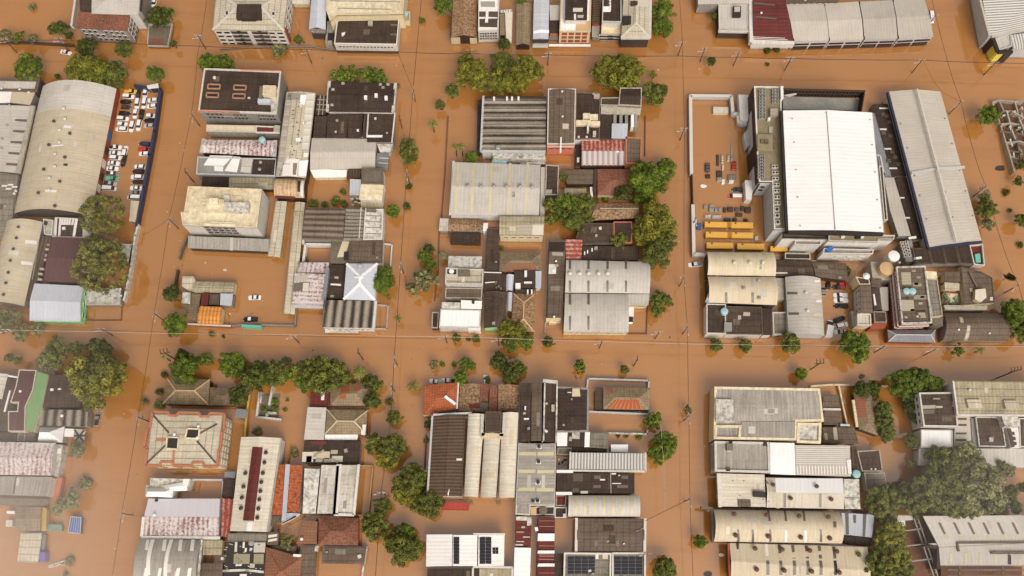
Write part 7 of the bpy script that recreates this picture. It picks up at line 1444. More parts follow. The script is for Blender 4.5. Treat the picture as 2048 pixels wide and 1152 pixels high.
junk("loader", "small red loader machine with black seat", "loader", 1468, 331, 9, 18, 1.0, "redp", "black"); junk("pallet", "striped grey pallet stack below the red loader", "pallet", 1464.5, 355, 17, 11, .8, "concg", "wood", n=5); junk("heater", "white bundle on the striped grey pallet stack", "bundle", 1463, 362, 9, 5, 1.0, "whitep", "seal")
junk("frame_rack", "dark comb-shaped steel rack in the work yard", "rack", 1435.5, 320, 5, 22, .5, "wood", "darkmetal", n=7); junk("engine", "dark engine block below the comb-shaped rack", "engine", 1439, 347, 11, 12, .8, "wood", "darkmetal", n=4); junk("engine", "grey round-topped machine above a white scrap", "engine", 1439.5, 358, 10, 8, 1.0, "conc", "darkmetal"); junk("appliance", "white appliance beside the grey round-topped machine", "appliance", 1446.5, 362, 6, 9, .8, "whitep", "seal")
for i, (x, y, w, h, m1, col, lab) in enumerate(((1410.5, 413, 5, 7, "concg", 0, "single grey cube apart from the crate line near the gate"), (1423, 412, 8, 6, "concg", 0, "upper grey crate of the crate line"), (1423.5, 419, 10, 7, "concg", 0, "wide grey crate under the upper grey crate"), (1432.5, 420, 6, 6, "concg", 0, "grey crate second from the wide grey crate"), (1440, 419, 7, 7, "concg", 0, "grey crate ending the pale part of the crate line"),
        (1450, 419, 5, 9, "wood", 1, "dark round-cornered crate next to the pale crates"), (1461, 418, 11, 9, "wood", 1, "dark slatted double crate in the middle of the crate line"), (1474, 418, 8, 7, "concd", 1, "brown open crate right of the dark slatted double crate".replace("right", "east")), (1485, 416, 7, 9, "wood", 1, "dark brown crate before the stacked chest"), (1496, 419, 12, 11, "wood", 1, "stacked dark chest at the east end of the crate line"), (1478.5, 428.5, 13, 6, "wood", 1, "flat brown grille lying below the crate line"), (1433.5, 433, 18, 6, "lgrey", 0, "pale long sled-like trolley above the upper bus"), (1416, 432, 13, 6, "creamp", 0, "cream chest above the upper bus's west end"), (1455, 438.5, 14, 5, "darkmetal", 1, "purple-grey low trolley above the upper bus"), (1470, 438, 8, 5, "darkmetal", 1, "small dark frame above the upper bus's bellows"), (1492, 439, 8, 4, "darkmetal", 1, "dark scrap above the upper bus's east end"))): junk("crate", lab, "crate", x, y, w, h, .9, m1, "steel" if not col else "darkmetal", n=3)
junk("water_bin", "bright blue double bin inside the yard's west wall", "bin", 1398.5, 452, 9, 12, 1.0, "w_blue", "bluet"); junk("water_bin", "pale blue drum with white lid by the yard's west wall", "drum", 1391, 442, 5, 8, 1.0, "tank", "whitep"); junk("parked_trolley", "grey pipe bundle beside the middle yellow bus", "pipes", 1513, 476, 7, 8, .8, "concg", "frame", n=5)

# ================= trees and palms =================
def leafmat(name, c1, c2, c3):
    g = NG(name); at = g.n("ShaderNodeAttribute"); at.attribute_name = "tone"; rn = g.n("ShaderNodeObjectInfo").outputs["Random"]
    c = g.mix(at.outputs["Fac"], lin(c1, 1), lin(c2, 1)); c = g.mix(g.math('MULTIPLY', rn, .55), c, lin(c3, 1))
    hv = g.n("ShaderNodeHueSaturation"); g.l(c, hv.inputs["Color"]); g.l(g.math('MULTIPLY_ADD', at.outputs["Fac"], .75, .62), hv.inputs["Value"])
    g.l(hv.outputs[0], g.b.inputs["Base Color"]); g.b.inputs["Roughness"].default_value = .6; g.b.inputs["Specular IOR Level"].default_value = .25
    MATS[name] = g.m
leafmat("lf_olive", (92, 87, 27), (141, 133, 45), (96, 100, 35)); leafmat("lf_dark", (53, 62, 24), (92, 98, 35), (64, 66, 29)); leafmat("lf_bright", (69, 83, 24), (113, 127, 37), (79, 93, 31)); leafmat("lf_mid", (70, 77, 29), (113, 114, 45), (85, 89, 37)); leafmat("lf_grey", (92, 93, 57), (135, 131, 85), (105, 102, 65)); leafmat("lf_palm", (77, 86, 29), (122, 125, 47), (100, 103, 42)); leafmat("lf_olivedk", (90, 89, 35), (126, 120, 49), (98, 98, 44))
def add_leaf(m, c, n, s, rr, tones, t):
    a = n.cross(Vector((rr.gauss(0, 1), rr.gauss(0, 1), rr.gauss(0, 1)))); 
    if a.length < 1e-4: return
    a = a.normalized() * s * rr.uniform(.7, 1.3); b = n.cross(a) * .62; k = len(m.v)
    m.v += [tuple(c - a), tuple(c - b * 1.0 + a * .1), tuple(c + a), tuple(c + b + a * .1)]; m.f.append((k, k + 1, k + 2, k + 3)); m.uv += [(0, 0), (1, 0), (1, 1), (0, 1)]; tones.append(t)
def finish(m, tones, name):
    me = m.mesh(name); at = me.attributes.new("tone", 'FLOAT', 'FACE'); at.data.foreach_set("value", tones); return me
def crown_mesh(seed, ncl, leaves, leaf, cr, shell=(.5, .82), asym=.12, low=-.35):
    rr = random.Random(seed); m = MB(); tones = []; ph = [rr.uniform(0, 6.3) for _ in range(3)]; i = 0
    while i < ncl:
        d = Vector((rr.gauss(0, 1), rr.gauss(0, 1), rr.gauss(0, 1))).normalized()
        if d.z < low: continue
        a = math.atan2(d.y, d.x); rad_ = (1 + asym * math.sin(2 * a + ph[0]) + asym * math.sin(3 * a + ph[1]) + .6 * asym * math.sin(5 * a + ph[2]))
        q = rr.uniform(*shell) if rr.random() < .85 else rr.uniform(.1, .5)
        c = Vector((d.x * q * rad_, d.y * q * rad_, d.z * q)); k = cr * rr.uniform(.65, 1.25); tc_ = rr.uniform(.15, .85); i += 1
        for _ in range(leaves):
            e = Vector((rr.gauss(0, 1), rr.gauss(0, 1), rr.gauss(0, 1) + .35)).normalized(); pos = c + e * k * rr.uniform(.72, 1.06)
            nn = (e + Vector((rr.gauss(0, .45), rr.gauss(0, .45), rr.gauss(0, .45)))).normalized(); add_leaf(m, pos, nn, leaf, rr, tones, min(1, max(0, tc_ + rr.gauss(0, .2))))
    return finish(m, tones, "crown")
CR = {}
def crowns(kind):
    if kind not in CR:
        sp = {'broc': (60, 150, .048, .21, (.52, .86)), 'dense': (90, 110, .05, .19, (.5, .88)), 'loose': (44, 100, .065, .23, (.3, .85)), 'dome': (230, 42, .036, .10, (.80, .93)), 'bush': (16, 70, .12, .34, (.3, .68)), 'feather': (60, 44, .10, .16, (.4, .95))}[kind]
        CR[kind] = [crown_mesh(sum(map(ord, kind)) * 7 + i, *sp[:4], sp[4], .16 if kind in ('loose', 'feather') else .04 if kind == 'dome' else .10) for i in range(3)]
    return CR[kind]
tm = MB(); tm.tube([Vector((0, 0, -1)), Vector((.1, .05, .2)), Vector((0, .1, .7)), Vector((.05, .1, 1.2))], .10, 7, .05)
for e in ((.5, .2, 1.25), (-.45, .3, 1.2), (.1, -.5, 1.3), (-.2, -.35, 1.35)): tm.tube([Vector((.02, .1, .55)), Vector((e[0] * .55, e[1] * .55, .95)), Vector(e)], .055, 6, .02)
TRUNK = tm.mesh("trunk"); TRUNK.materials.append(MATS["trunk"])
LAND = []
CUT = (" with ", " beside ", " near ", " behind ", " between ", " under ", " carrying ", " joined ", " over ", " by ", " in ", " on ", " at ", " facing ", " south of ", " north of ", " west of ", " east of ", " below ", " marked ", " squeezed ", " running ", " of ", " to ", " and ")
def landmarks():
    cuts = {}
    for p, l in REG:
        s = l
        for n in range(3, len(l.split()) + 1):
            s = " ".join(l.split()[:n]); nxt = l[len(s):]
            if (any(nxt.startswith(c) for c in CUT) or nxt == "") and sum(1 for _, k in REG if k.startswith(s)) == 1: break
        cuts[l] = s
    LAND.extend((p, cuts[l]) for p, l in REG if len(cuts[l].split()) <= 9)
USED = set()
def place_label(head, p):
    near = sorted(LAND, key=lambda t: (t[0].xy - p.xy).length)[:9]
    for q, s in near:
        d = p - q; a = math.degrees(math.atan2(d.y, d.x)) % 360
        dr = ("east", "north-east", "north", "north-west", "west", "south-west", "south", "south-east")[int((a + 22.5) // 45) % 8]
        t = f"{head} {dr} of the {s}"
        if t not in USED and len(t.split()) <= 16: USED.add(t); return t
    return head + " among the flooded streets"
def tree(px, py, rpx, kind, tone, h=None, sy=1.0, noun=None):
    r = rpx * (.192 if rpx < 36 else .176); bush = kind == 'bush'
    zc = h if h else (max(.5, r * .55) if bush else 2.0 + r * .75); p = P(px, py, zc)
    o = empty("bush" if bush else ("tree"), (p.x, p.y, 0)); o.rotation_euler = (0, 0, R.uniform(0, 6.28) if sy == 1.0 else 0)
    size = "tiny" if rpx < 8 else "small" if rpx < 15 else "medium" if rpx < 26 else "large" if rpx < 44 else "huge"
    adj = {"olive": "olive-green", "dark": "dark green", "bright": "bright green", "mid": "mid-green", "grey": "grey-green", "palm": "green", "olivedk": "deep olive"}[tone]
    ck = {"broc": "clumpy", "dense": "dense", "dome": "dome-shaped", "loose": "loose-crowned", "bush": "half-drowned", "feather": "feathery"}[kind]
    tag(o, place_label(f"{size} {ck} {adj} {noun or ('bush' if bush else 'tree')}", p), "bush" if bush else "tree", "bushes standing in the flood" if bush else "trees standing in the flood")
    c = bpy.data.objects.new("crown", crowns(kind)[R.randrange(3)]); COL.objects.link(c); c.parent = o; me = c.data
    if not me.materials: me.materials.append(None)
    c.material_slots[0].link = 'OBJECT'; c.material_slots[0].material = MATS["lf_" + tone]
    c.location = (0, 0, zc); c.scale = (r, r * sy, r * (.8 if not bush else .7))
    t = bpy.data.objects.new("trunk", TRUNK); COL.objects.link(t); t.parent = o; t.scale = (r * .55, r * .55, max(.3, zc * .8)); t.location = (0, 0, 0)
    return o
def palm(px, py, rpx, h, label, fr=15, tone="palm"):
    rr = random.Random(int(px * 3 + py)); p = P(px, py, h); o = empty("palm_tree", (p.x, p.y, 0)); tag(o, label, "palm", "palms standing in the flood"); m = MB(); tones = []; r = rpx * .166
    for i in range(fr):
        a = 2 * math.pi * i / fr + rr.uniform(-.2, .2); L = r * rr.uniform(.85, 1.12); el = rr.uniform(.0, .6); prev = None
        for k in range(8):
            t = k / 7; x = L * t; z = L * (el * t - .75 * t * t); c = Vector((math.cos(a) * x, math.sin(a) * x, z)); s = Vector((-math.sin(a), math.cos(a), 0))
            wd = L * .16 * math.sin(math.pi * min(1, t * .85 + .12))
            if prev:
                for sg in (-1, 1):
                    n0 = len(m.v); dz = Vector((0, 0, -wd * .4)); m.v += [tuple(prev[0]), tuple(prev[0] + (c - prev[0]) * .55), tuple(c + s * sg * wd + dz), tuple(prev[0] + (c - prev[0]) * .4 + s * sg * wd + dz)]; m.f.append((n0, n0 + 1, n0 + 2, n0 + 3)); m.uv += [(0, 0)] * 4; tones.append(rr.uniform(.1, 1))
            prev = (c, wd)
    c = link("fronds", finish(m, tones, "fronds"), "lf_" + tone, o); c.location = (0, 0, h)
    t = MB(); t.tube([Vector((0, 0, -1)), Vector((.12, .1, h * .5)), Vector((0, 0, h + .1))], .22, 8, .14); link("trunk", t.mesh("trunk"), "trunk", o)
landmarks()
for a in (
 (12, 68, 14, 'loose', 'grey'), (38, 74, 14, 'loose', 'mid'), (66, 76, 12, 'loose', 'grey'), (65, 14, 9, 'bush', 'grey'), (120, 58, 21, 'loose', 'dark'), (137, 72, 10, 'loose', 'dark'), (174, 95, 21, 'dense', 'dark'), (248, 98, 18, 'dense', 'mid'), (317, 36, 24, 'dense', 'dark'), (338, 28, 13, 'dense', 'bright'), (346, 88, 9, 'loose', 'dark'),
 (57, 137, 29, 'broc', 'bright'), (162, 137, 33, 'broc', 'olive'), (196, 142, 30, 'broc', 'olive'), (226, 146, 28, 'broc', 'mid'), (238, 166, 13, 'loose', 'mid'), (312, 150, 19, 'broc', 'bright'), (116, 153, 7, 'bush', 'dark'), (418, 128, 22, 'dense', 'bright'), (446, 130, 22, 'dense', 'bright'),
 (206, 430, 45, 'dome', 'olivedk'), (190, 500, 28, 'dome', 'olivedk'), (203, 532, 54, 'dome', 'olivedk'), (345, 588, 17, 'dense', 'dark'), (352, 648, 23, 'dense', 'bright'), (423, 669, 7, 'bush', 'mid'), (446, 673, 4, 'bush', 'dark'),
 (8, 640, 28, 'loose', 'grey'), (42, 665, 17, 'loose', 'grey'), (74, 660, 14, 'loose', 'grey'), (112, 705, 28, 'loose', 'mid'), (148, 698, 15, 'loose', 'mid'), (92, 722, 22, 'loose', 'grey'), (20, 715, 10, 'loose', 'mid'), (34, 722, 9, 'loose', 'mid'), (202, 702, 28, 'loose', 'dark'), (170, 745, 30, 'broc', 'olive'), (196, 760, 56, 'broc', 'olive'), (155, 900, 16, 'loose', 'grey'), (146, 996, 17, 'loose', 'grey'), (125, 1012, 17, 'loose', 'grey'), (170, 968, 14, 'bush', 'grey'), (140, 1122, 9, 'bush', 'grey'), (132, 1148, 6, 'bush', 'grey'),
 (370, 736, 28, 'broc', 'bright'), (365, 712, 14, 'dense', 'dark'), (404, 718, 13, 'loose', 'bright'), (418, 718, 12, 'loose', 'mid'), (462, 728, 24, 'dense', 'bright'), (484, 722, 10, 'dense', 'mid'), (484, 742, 16, 'dense', 'dark'), (480, 790, 20, 'dense', 'dark'), (512, 752, 26, 'dense', 'dark'), (530, 742, 20, 'dense', 'dark'), (558, 746, 24, 'dense', 'mid'), (572, 720, 9, 'bush', 'grey'), (610, 752, 28, 'broc', 'bright'), (640, 752, 40, 'dense', 'mid'), (668, 748, 26, 'dense', 'mid'), (690, 758, 14, 'loose', 'mid'), (740, 762, 17, 'loose', 'dark'), (754, 772, 13, 'loose', 'mid'), (746, 800, 18, 'loose', 'dark'), (330, 750, 8, 'bush', 'dark'), (318, 783, 8, 'bush', 'dark'), (290, 803, 8, 'bush', 'grey'), (318, 810, 10, 'bush', 'grey'), (575, 800, 4, 'bush', 'bright'), (570, 820, 5, 'bush', 'bright'), (528, 818, 7, 'bush', 'bright'), (549, 802, 8, 'bush', 'bright'), (550, 816, 7, 'bush', 'bright'), (513, 862, 9, 'bush', 'grey'), (590, 905, 9, 'bush', 'grey'),
 (789, 835, 14, 'dense', 'mid'), (778, 803, 9, 'bush', 'mid'), (752, 890, 22, 'loose', 'mid'), (783, 896, 26, 'dense', 'mid'), (774, 914, 22, 'dense', 'olive'), (826, 953, 27, 'broc', 'mid'), (810, 980, 26, 'broc', 'olive'), (836, 1008, 16, 'dense', 'mid'), (858, 1008, 25, 'dense', 'mid'), (764, 1012, 16, 'dense', 'mid'), (748, 1053, 25, 'dense', 'mid'), (808, 1070, 20, 'dense', 'bright'), (808, 1098, 30, 'broc', 'mid'), (786, 1078, 18, 'loose', 'mid'), (574, 1082, 13, 'loose', 'grey'), (640, 1046, 9, 'bush', 'mid'),
 (686, 152, 21, 'feather', 'bright'), (710, 150, 18, 'feather', 'mid'), (738, 151, 20, 'feather', 'bright'), (760, 155, 16, 'feather', 'bright'), (816, 304, 20, 'dense', 'mid', None, 1.45), (786, 423, 14, 'dense', 'bright'), (768, 562, 21, 'dense', 'bright', None, 1.5), (814, 412, 9, 'bush', 'dark'), (818, 374, 8, 'bush', 'dark'), (626, 406, 10, 'bush', 'bright'), (650, 409, 8, 'bush', 'bright'), (672, 402, 11, 'bush', 'bright'), (688, 406, 8, 'bush', 'mid'), (686, 384, 7, 'bush', 'mid'), (606, 520, 10, 'bush', 'mid'), (596, 80, 12, 'loose', 'mid'), (560, 102, 17, 'bush', 'grey'),
 (880, 210, 11, 'dense', 'mid'), (905, 182, 15, 'dense', 'mid'), (797, 171, 5, 'bush', 'grey'), (944, 150, 37, 'broc', 'olive'), (932, 122, 18, 'broc', 'olive'), (972, 166, 24, 'broc', 'olive'), (1004, 128, 26, 'dense', 'mid'), (1006, 166, 27, 'broc', 'olive'), (1050, 142, 34, 'broc', 'olive'), (1036, 170, 22, 'broc', 'olive'), (1008, 88, 13, 'dense', 'dark'), (1214, 142, 34, 'broc', 'olive'), (1258, 142, 35, 'broc', 'olive'), (1240, 124, 16, 'broc', 'mid'), (1236, 165, 20, 'broc', 'olive'), (1310, 188, 26, 'dense', 'mid'), (1306, 150, 9, 'loose', 'olive'), (1326, 20, 24, 'dense', 'bright'), (1324, 54, 23, 'dense', 'bright'), (885, 12, 20, 'dense', 'bright'), (845, 42, 8, 'bush', 'mid'), (942, 315, 14, 'dense', 'bright'), (1042, 2, 12, 'dense', 'bright'), (1312, 88, 6, 'bush', 'mid') if 0 else (1072, 6, 8, 'bush', 'dark'),
 (1127, 355, 10, 'dense', 'mid'), (1136, 412, 26, 'dense', 'bright'), (1165, 410, 24, 'dense', 'mid'), (1148, 440, 25, 'dense', 'mid'), (1106, 412, 18, 'loose', 'mid'), (1098, 440, 13, 'loose', 'mid'), (1115, 436, 10, 'dense', 'bright'), (1175, 435, 13, 'loose', 'mid'), (1209, 396, 9, 'bush', 'bright'), (1194, 398, 6, 'bush', 'mid'), (1247, 386, 20, 'loose', 'dark'), (1298, 362, 43, 'dense', 'bright'), (1330, 338, 22, 'dense', 'bright'), (1288, 392, 22, 'dense', 'bright'), (1312, 446, 44, 'broc', 'olive'), (1292, 470, 28, 'broc', 'olive'), (1330, 478, 24, 'broc', 'mid'), (1312, 510, 30, 'broc', 'mid'), (1238, 482, 17, 'loose', 'mid'), (1166, 480, 7, 'bush', 'bright'), (1190, 486, 9, 'bush', 'mid'), (1214, 490, 8, 'bush', 'mid'), (848, 512, 13, 'dense', 'bright'), (858, 498, 11, 'dense', 'dark'), (860, 530, 13, 'dense', 'bright'), (846, 566, 24, 'feather', 'grey'), (818, 572, 10, 'loose', 'grey'), (1014, 656, 18, 'broc', 'olive'), (1034, 664, 20, 'broc', 'olive'), (1022, 686, 17, 'dense', 'mid'), (1052, 682, 16, 'broc', 'bright'), (1002, 496, 6, 'bush', 'bright'), (913, 677, 9, 'dense', 'mid'), (937, 678, 5, 'bush', 'dark'), (952, 678, 8, 'dense', 'mid'), (1097, 684, 11, 'dense', 'dark'), (1320, 596, 17, 'loose', 'mid'), (1314, 618, 17, 'loose', 'mid'), (1334, 602, 12, 'loose', 'mid'),
 (868, 731, 9, 'feather', 'grey'), (884, 729, 6, 'bush', 'bright'), (908, 730, 6, 'bush', 'bright'), (930, 728, 13, 'dense', 'bright'), (944, 732, 8, 'dense', 'mid'), (922, 756, 14, 'dense', 'bright'), (998, 722, 17, 'dense', 'dark'), (1022, 744, 20, 'dense', 'dark'), (1036, 738, 16, 'dense', 'mid'), (976, 760, 8, 'bush', 'dark'), (1160, 734, 13, 'feather', 'bright'), (1249, 739, 9, 'dense', 'mid'), (1307, 838, 17, 'loose', 'bright'), (1298, 848, 11, 'loose', 'mid'), (1330, 886, 24, 'broc', 'bright'), (1318, 908, 20, 'broc', 'bright'), (1376, 820, 8, 'feather', 'grey'), (1401, 1083, 12, 'dense', 'bright'), (1328, 1138, 21, 'dense', 'mid'), (857, 848, 9, 'dense', 'dark'), (852, 880, 6, 'bush', 'mid'), (1277, 872, 8, 'bush', 'bright'), (1252, 871, 5, 'bush', 'dark'), (1236, 871, 5, 'bush', 'dark'),
 (1423, 123, 10, 'dense', 'dark'), (1535, 128, 5, 'bush', 'dark'), (1536, 101, 9, 'bush', 'dark'), (1552, 100, 9, 'bush', 'dark'), (1428, 32, 9, 'loose', 'mid'), (1405, 12, 9, 'bush', 'dark'), (1976, 232, 22, 'dense', 'bright'), (1968, 395, 14, 'loose', 'grey'), (1973, 418, 20, 'dense', 'mid'), (1975, 448, 14, 'loose', 'grey'), (2012, 385, 8, 'bush', 'dark'), (2020, 420, 5, 'bush', 'dark'), (2044, 440, 14, 'dense', 'mid'), (2044, 330, 12, 'loose', 'dark'), (2036, 362, 10, 'loose', 'dark'), (2040, 490, 7, 'bush', 'dark'), (2030, 628, 28, 'dense', 'bright'), (2044, 660, 24, 'dense', 'mid'), (1708, 690, 30, 'broc', 'bright'), (1582, 690, 22, 'loose', 'mid'), (1490, 692, 13, 'dense', 'mid'), (1432, 690, 13, 'dense', 'mid'), (1916, 699, 11, 'feather', 'mid'), (1602, 748, 12, 'dense', 'bright'), (1724, 752, 5, 'bush', 'grey'), (1700, 672, 12, 'bush', 'dark'), (1690, 540, 14, 'bush', 'mid'),
 (1800, 768, 27, 'broc', 'bright'), (1832, 762, 29, 'broc', 'bright'), (1862, 772, 22, 'broc', 'bright'), (1816, 792, 14, 'broc', 'bright'), (1722, 778, 16, 'dense', 'dark'), (1746, 776, 14, 'dense', 'dark'), (1748, 792, 9, 'dense', 'dark'), (1766, 820, 17, 'dense', 'mid'), (1770, 846, 17, 'dense', 'mid'), (1772, 868, 16, 'dense', 'mid'), (1818, 812, 12, 'dense', 'dark'), (1826, 836, 10, 'dense', 'dark'), (1822, 884, 17, 'loose', 'mid'), (1764, 1000, 30, 'dense', 'mid'), (1800, 985, 22, 'dense', 'dark'), (1826, 1010, 24, 'loose', 'mid'), (1856, 985, 36, 'dense', 'mid'), (1890, 935, 42, 'dense', 'mid'), (1935, 930, 40, 'dense', 'grey'), (1905, 985, 44, 'dense', 'mid'), (1955, 975, 50, 'dense', 'grey'), (1880, 1012, 24, 'dense', 'dark'), (1930, 1012, 28, 'dense', 'mid'), (1985, 1005, 26, 'dense', 'dark'), (2005, 940, 20, 'loose', 'grey'), (2020, 985, 14, 'dense', 'dark'), (2044, 975, 10, 'dense', 'dark'), (2030, 1014, 12, 'dense', 'mid'), (1772, 1042, 20, 'loose', 'mid'), (1784, 1075, 28, 'dense', 'olive'), (1790, 1110, 26, 'dense', 'olive'), (1800, 1140, 22, 'dense', 'mid'), (1746, 1122, 26, 'feather', 'mid'), (1752, 1146, 22, 'feather', 'mid')):
    tree(*a)
o = tree(2018, 552, 12, 'dense', 'dark', 4.0); o["label"] = "leaning dark cypress on the diagonal street by the pole"; 
for c in o.children:
    if c.name.startswith("crown"): c.scale = (1.3, 1.3, 4.6); c.rotation_euler = (rad(-24), rad(30), 0)
for a in ((865, 246, 13, 7, "lone palm mirrored in the brown street water"), (911, 293, 11, 7.5, "western one of the twin palms by the ribbed roof"), (923, 292, 11, 7.5, "eastern one of the twin palms by the ribbed roof"), (886, 510, 13, 4, "grey-green fan palm by the sloping concrete roof", 22, "grey"), (718, 745, 18, 6, "broad palm among trees north of the repaired tile roof", 18), (826, 771, 16, 5, "spreading palm on the street near the orange tile house", 14, "mid"), (795, 636, 10, 5, "small dark palm on the street crossing wires", 14, "mid"), (1826, 930, 15, 4, "banana-like palm standing in the muddy inlet", 11), (1962, 699, 13, 4, "low palm south of the dark gridded barrel roof", 11, "mid"), (327, 714, 8, 6, "little palm beside the triple-headed street light", 12)): palm(*a)

# ================= poles, wires, lamps =================
def pole_at(px, py, h=9.0, rot=0.0, transformer=False, label=None):
    p = P(px, py, h); o = empty("utility_pole", (p.x, p.y, 0)); o.rotation_euler = (0, 0, rot); tag(o, label or place_label("concrete utility pole with crossarm" + (" and transformer" if transformer else ""), p), "utility pole", "utility poles along the streets")
    m = MB(); m.tube([Vector((0, 0, -1)), Vector((0, 0, h))], .2, 8, .13); link("pole", m.mesh("pole"), "wood", o)
    m = MB(); m.bar(Vector((-1.3, .1, h - .3)), Vector((1.3, .1, h - .3)), .16, .18); m.bar(Vector((-1.0, .1, h - 1.6)), Vector((1.0, .1, h - 1.6)), .14, .16); link("crossarm", m.mesh("crossarm"), "steel" if not transformer else "conc", o)
    m = MB()
    for x in (-1.1, -.4, .5, 1.1): m.cyl((x, .1, h - .3), .08, .3, 6)
    link("insulators", m.mesh("insulators"), "frame", o)
    m = MB(); m.bar(Vector((0, 0, h - 2.0)), Vector((-1.9, -.5, h - 1.5)), .1, .1); m.box((-2.1, -.55, h - 1.5), (.7, .25, .14), .25); link("lamp_arm", m.mesh("lamp_arm"), "lgrey", o)
    if transformer: m = MB(); m.cyl((.45, .2, h - 3.2), .45, 1.2, 10, .45, .1); link("transformer", m.mesh("transformer"), "concg", o)
for a in ((8, 78), (116, 76, 9, 0, True), (395, 70, 9, 0, True), (613, 100), (940, 100, 8), (1097, 106, 8, 0, True), (1365, 84), (1410, 96), (1478, 105), (1583, 115, 9, 0, True), (1845, 119), (1992, 124), (383, 228, 9, 1.3), (338, 438, 9, 1.3, True), (308, 627, 9, 1.3), (276, 834, 9, 1.3, True), (243, 1027, 9, 1.3), (826, 178, 9, 1.4), (813, 344, 9, 1.4, True), (801, 529, 9, 1.4, True), (788, 718, 9, 1.4), (782, 772, 9, 1.4), (762, 985, 9, 0, True), (1369, 256, 9, 0, True), (1368, 556, 9, 1.5), (1375, 654, 9, 1.5), (1378, 832, 9, 1.5, True), (1380, 998, 9, 1.5), (1922, 203, 9, .4), (1972, 372, 9, 1.8, True), (2037, 570, 9, .6), (1872, 30, 9, .2), (201, 657), (585, 672), (890, 672), (997, 677, 9, 0, True), (1204, 683), (1318, 664), (1770, 692, 9, 0, True), (1872, 698), (10, 659, 9, 0, True), (1392, 436, 7, 1.5), (1280, 1060, 7, .4), (1296, 1108, 7)): pole_at(*a)
def multi_lamp(px, py, n, h, label, ang=0.0):
    p = P(px, py, h); o = empty("street_light", (p.x, p.y, 0)); o.rotation_euler = (0, 0, ang); tag(o, label, "street light", "tall multi-head street lights"); m = MB()
    m.tube([Vector((0, 0, -1)), Vector((0, 0, h))], .22, 8, .16); link("pole", m.mesh("pole"), "wood", o); m = MB(); m.bar(Vector((-n * .55, 0, h)), Vector((n * .55, 0, h)), .22, .25); link("crossarm", m.mesh("crossarm"), "wood", o)
    for k in range(n): m = MB(); x = (k - (n - 1) / 2) * 1.1; m.tube([Vector((x, 0, h)), Vector((x, .2, h + 1.1)), Vector((x, 1.2, h + 1.3))], .12, 6, .16); link("lamp_head", m.mesh("lamp_head"), "darkmetal", o)
multi_lamp(330, 706, 3, 9, "triple-headed street light over the grey hip house trees", .2); multi_lamp(717, 706, 1, 9, "single-headed tall street light north of the broad palm"); multi_lamp(1274, 720, 1, 9, "single tall street light north of the orange-sloped tile house"); multi_lamp(1639, 727, 3, 9, "triple-headed street light north of the grey ribbed factory", .1); multi_lamp(2030, 742, 4, 11, "four-headed street light above the huge mossy cream roof", .2)
multi_lamp(372, 345, 1, 8, "street light beside the white angular rooftop terrace"); multi_lamp(800, 240, 1, 6, "street light east of the four dark roof bays")
def wire(name, label, pts, z=8.6, r=.07, mat="wire", sag=.4):
    q = []
    for a, b in zip(pts, pts[1:]):
        A, B_ = P(*a, z), P(*b, z)
        for k in range(6): t = k / 6; v = A + (B_ - A) * t; v.z -= sag * 4 * t * (1 - t); q.append(v)
    q.append(P(*pts[-1], z)); m = MB(); m.tube(q, r, 4); off = sum(q, Vector()) / len(q); o = link(name, m.mesh(name, off), mat); o.location = off; tag(o, label, "power line", "power lines over the streets")
wire("power_line", "dark power line down the street past the navy wall", [(418, -30), (395, 110), (383, 228), (338, 438), (308, 627), (276, 834), (243, 1027), (218, 1190)])
wire("power_line", "dark power line down the street past the lone palm", [(845, -30), (826, 178), (813, 344), (801, 529), (788, 718), (781, 850), (762, 985), (748, 1190)], r=.09)
wire("power_line", "dark power line down the street past white work yard", [(1358, -30), (1365, 84), (1369, 256), (1368, 556), (1375, 654), (1378, 832), (1380, 998), (1388, 1190)])
wire("power_line", "dark power line following the diagonal street", [(1858, -30), (1893, 115), (1922, 203), (1950, 312), (1972, 372), (2005, 490), (2037, 570), (2060, 640)], r=.08)
wire("power_line", "thick dark power line along the top cross street", [(-20, 78), (116, 80), (395, 92), (613, 99), (800, 104), (940, 107), (1097, 110), (1365, 112), (1478, 114), (1583, 117), (1845, 120), (1992, 125), (2080, 126)], r=.13, z=7.5)
wire("power_line", "pale power line along the middle cross street", [(-20, 659), (201, 663), (308, 666), (585, 669), (890, 673), (997, 676), (1204, 683), (1460, 689), (1770, 692), (2080, 693)], r=.07, mat="wirel")
wire("power_line", "thin second wire along the middle cross street", [(-20, 656), (201, 660), (585, 672), (997, 679), (1204, 679), (1770, 696), (2080, 690)], r=.05)
wire("power_line", "slanting dark wire crossing from the dark shop's corner", [(798, 112), (826, 178)], r=.06); wire("power_line", "slanting wire from dark gridded roof to the street pole", [(1290, 1042), (1380, 998)], r=.06); wire("power_line", "slanting wire past the navy wall's end", [(285, 470), (338, 438)], r=.05)
wire("power_line", "pale wire down the street east of the silver vault", [(1322, 850), (1328, 930), (1330, 1020)], r=.06, mat="wirel"); wire("power_line", "thin wire running beside the diagonal street", [(1845, 119), (1880, 180), (1922, 203)], r=.05)

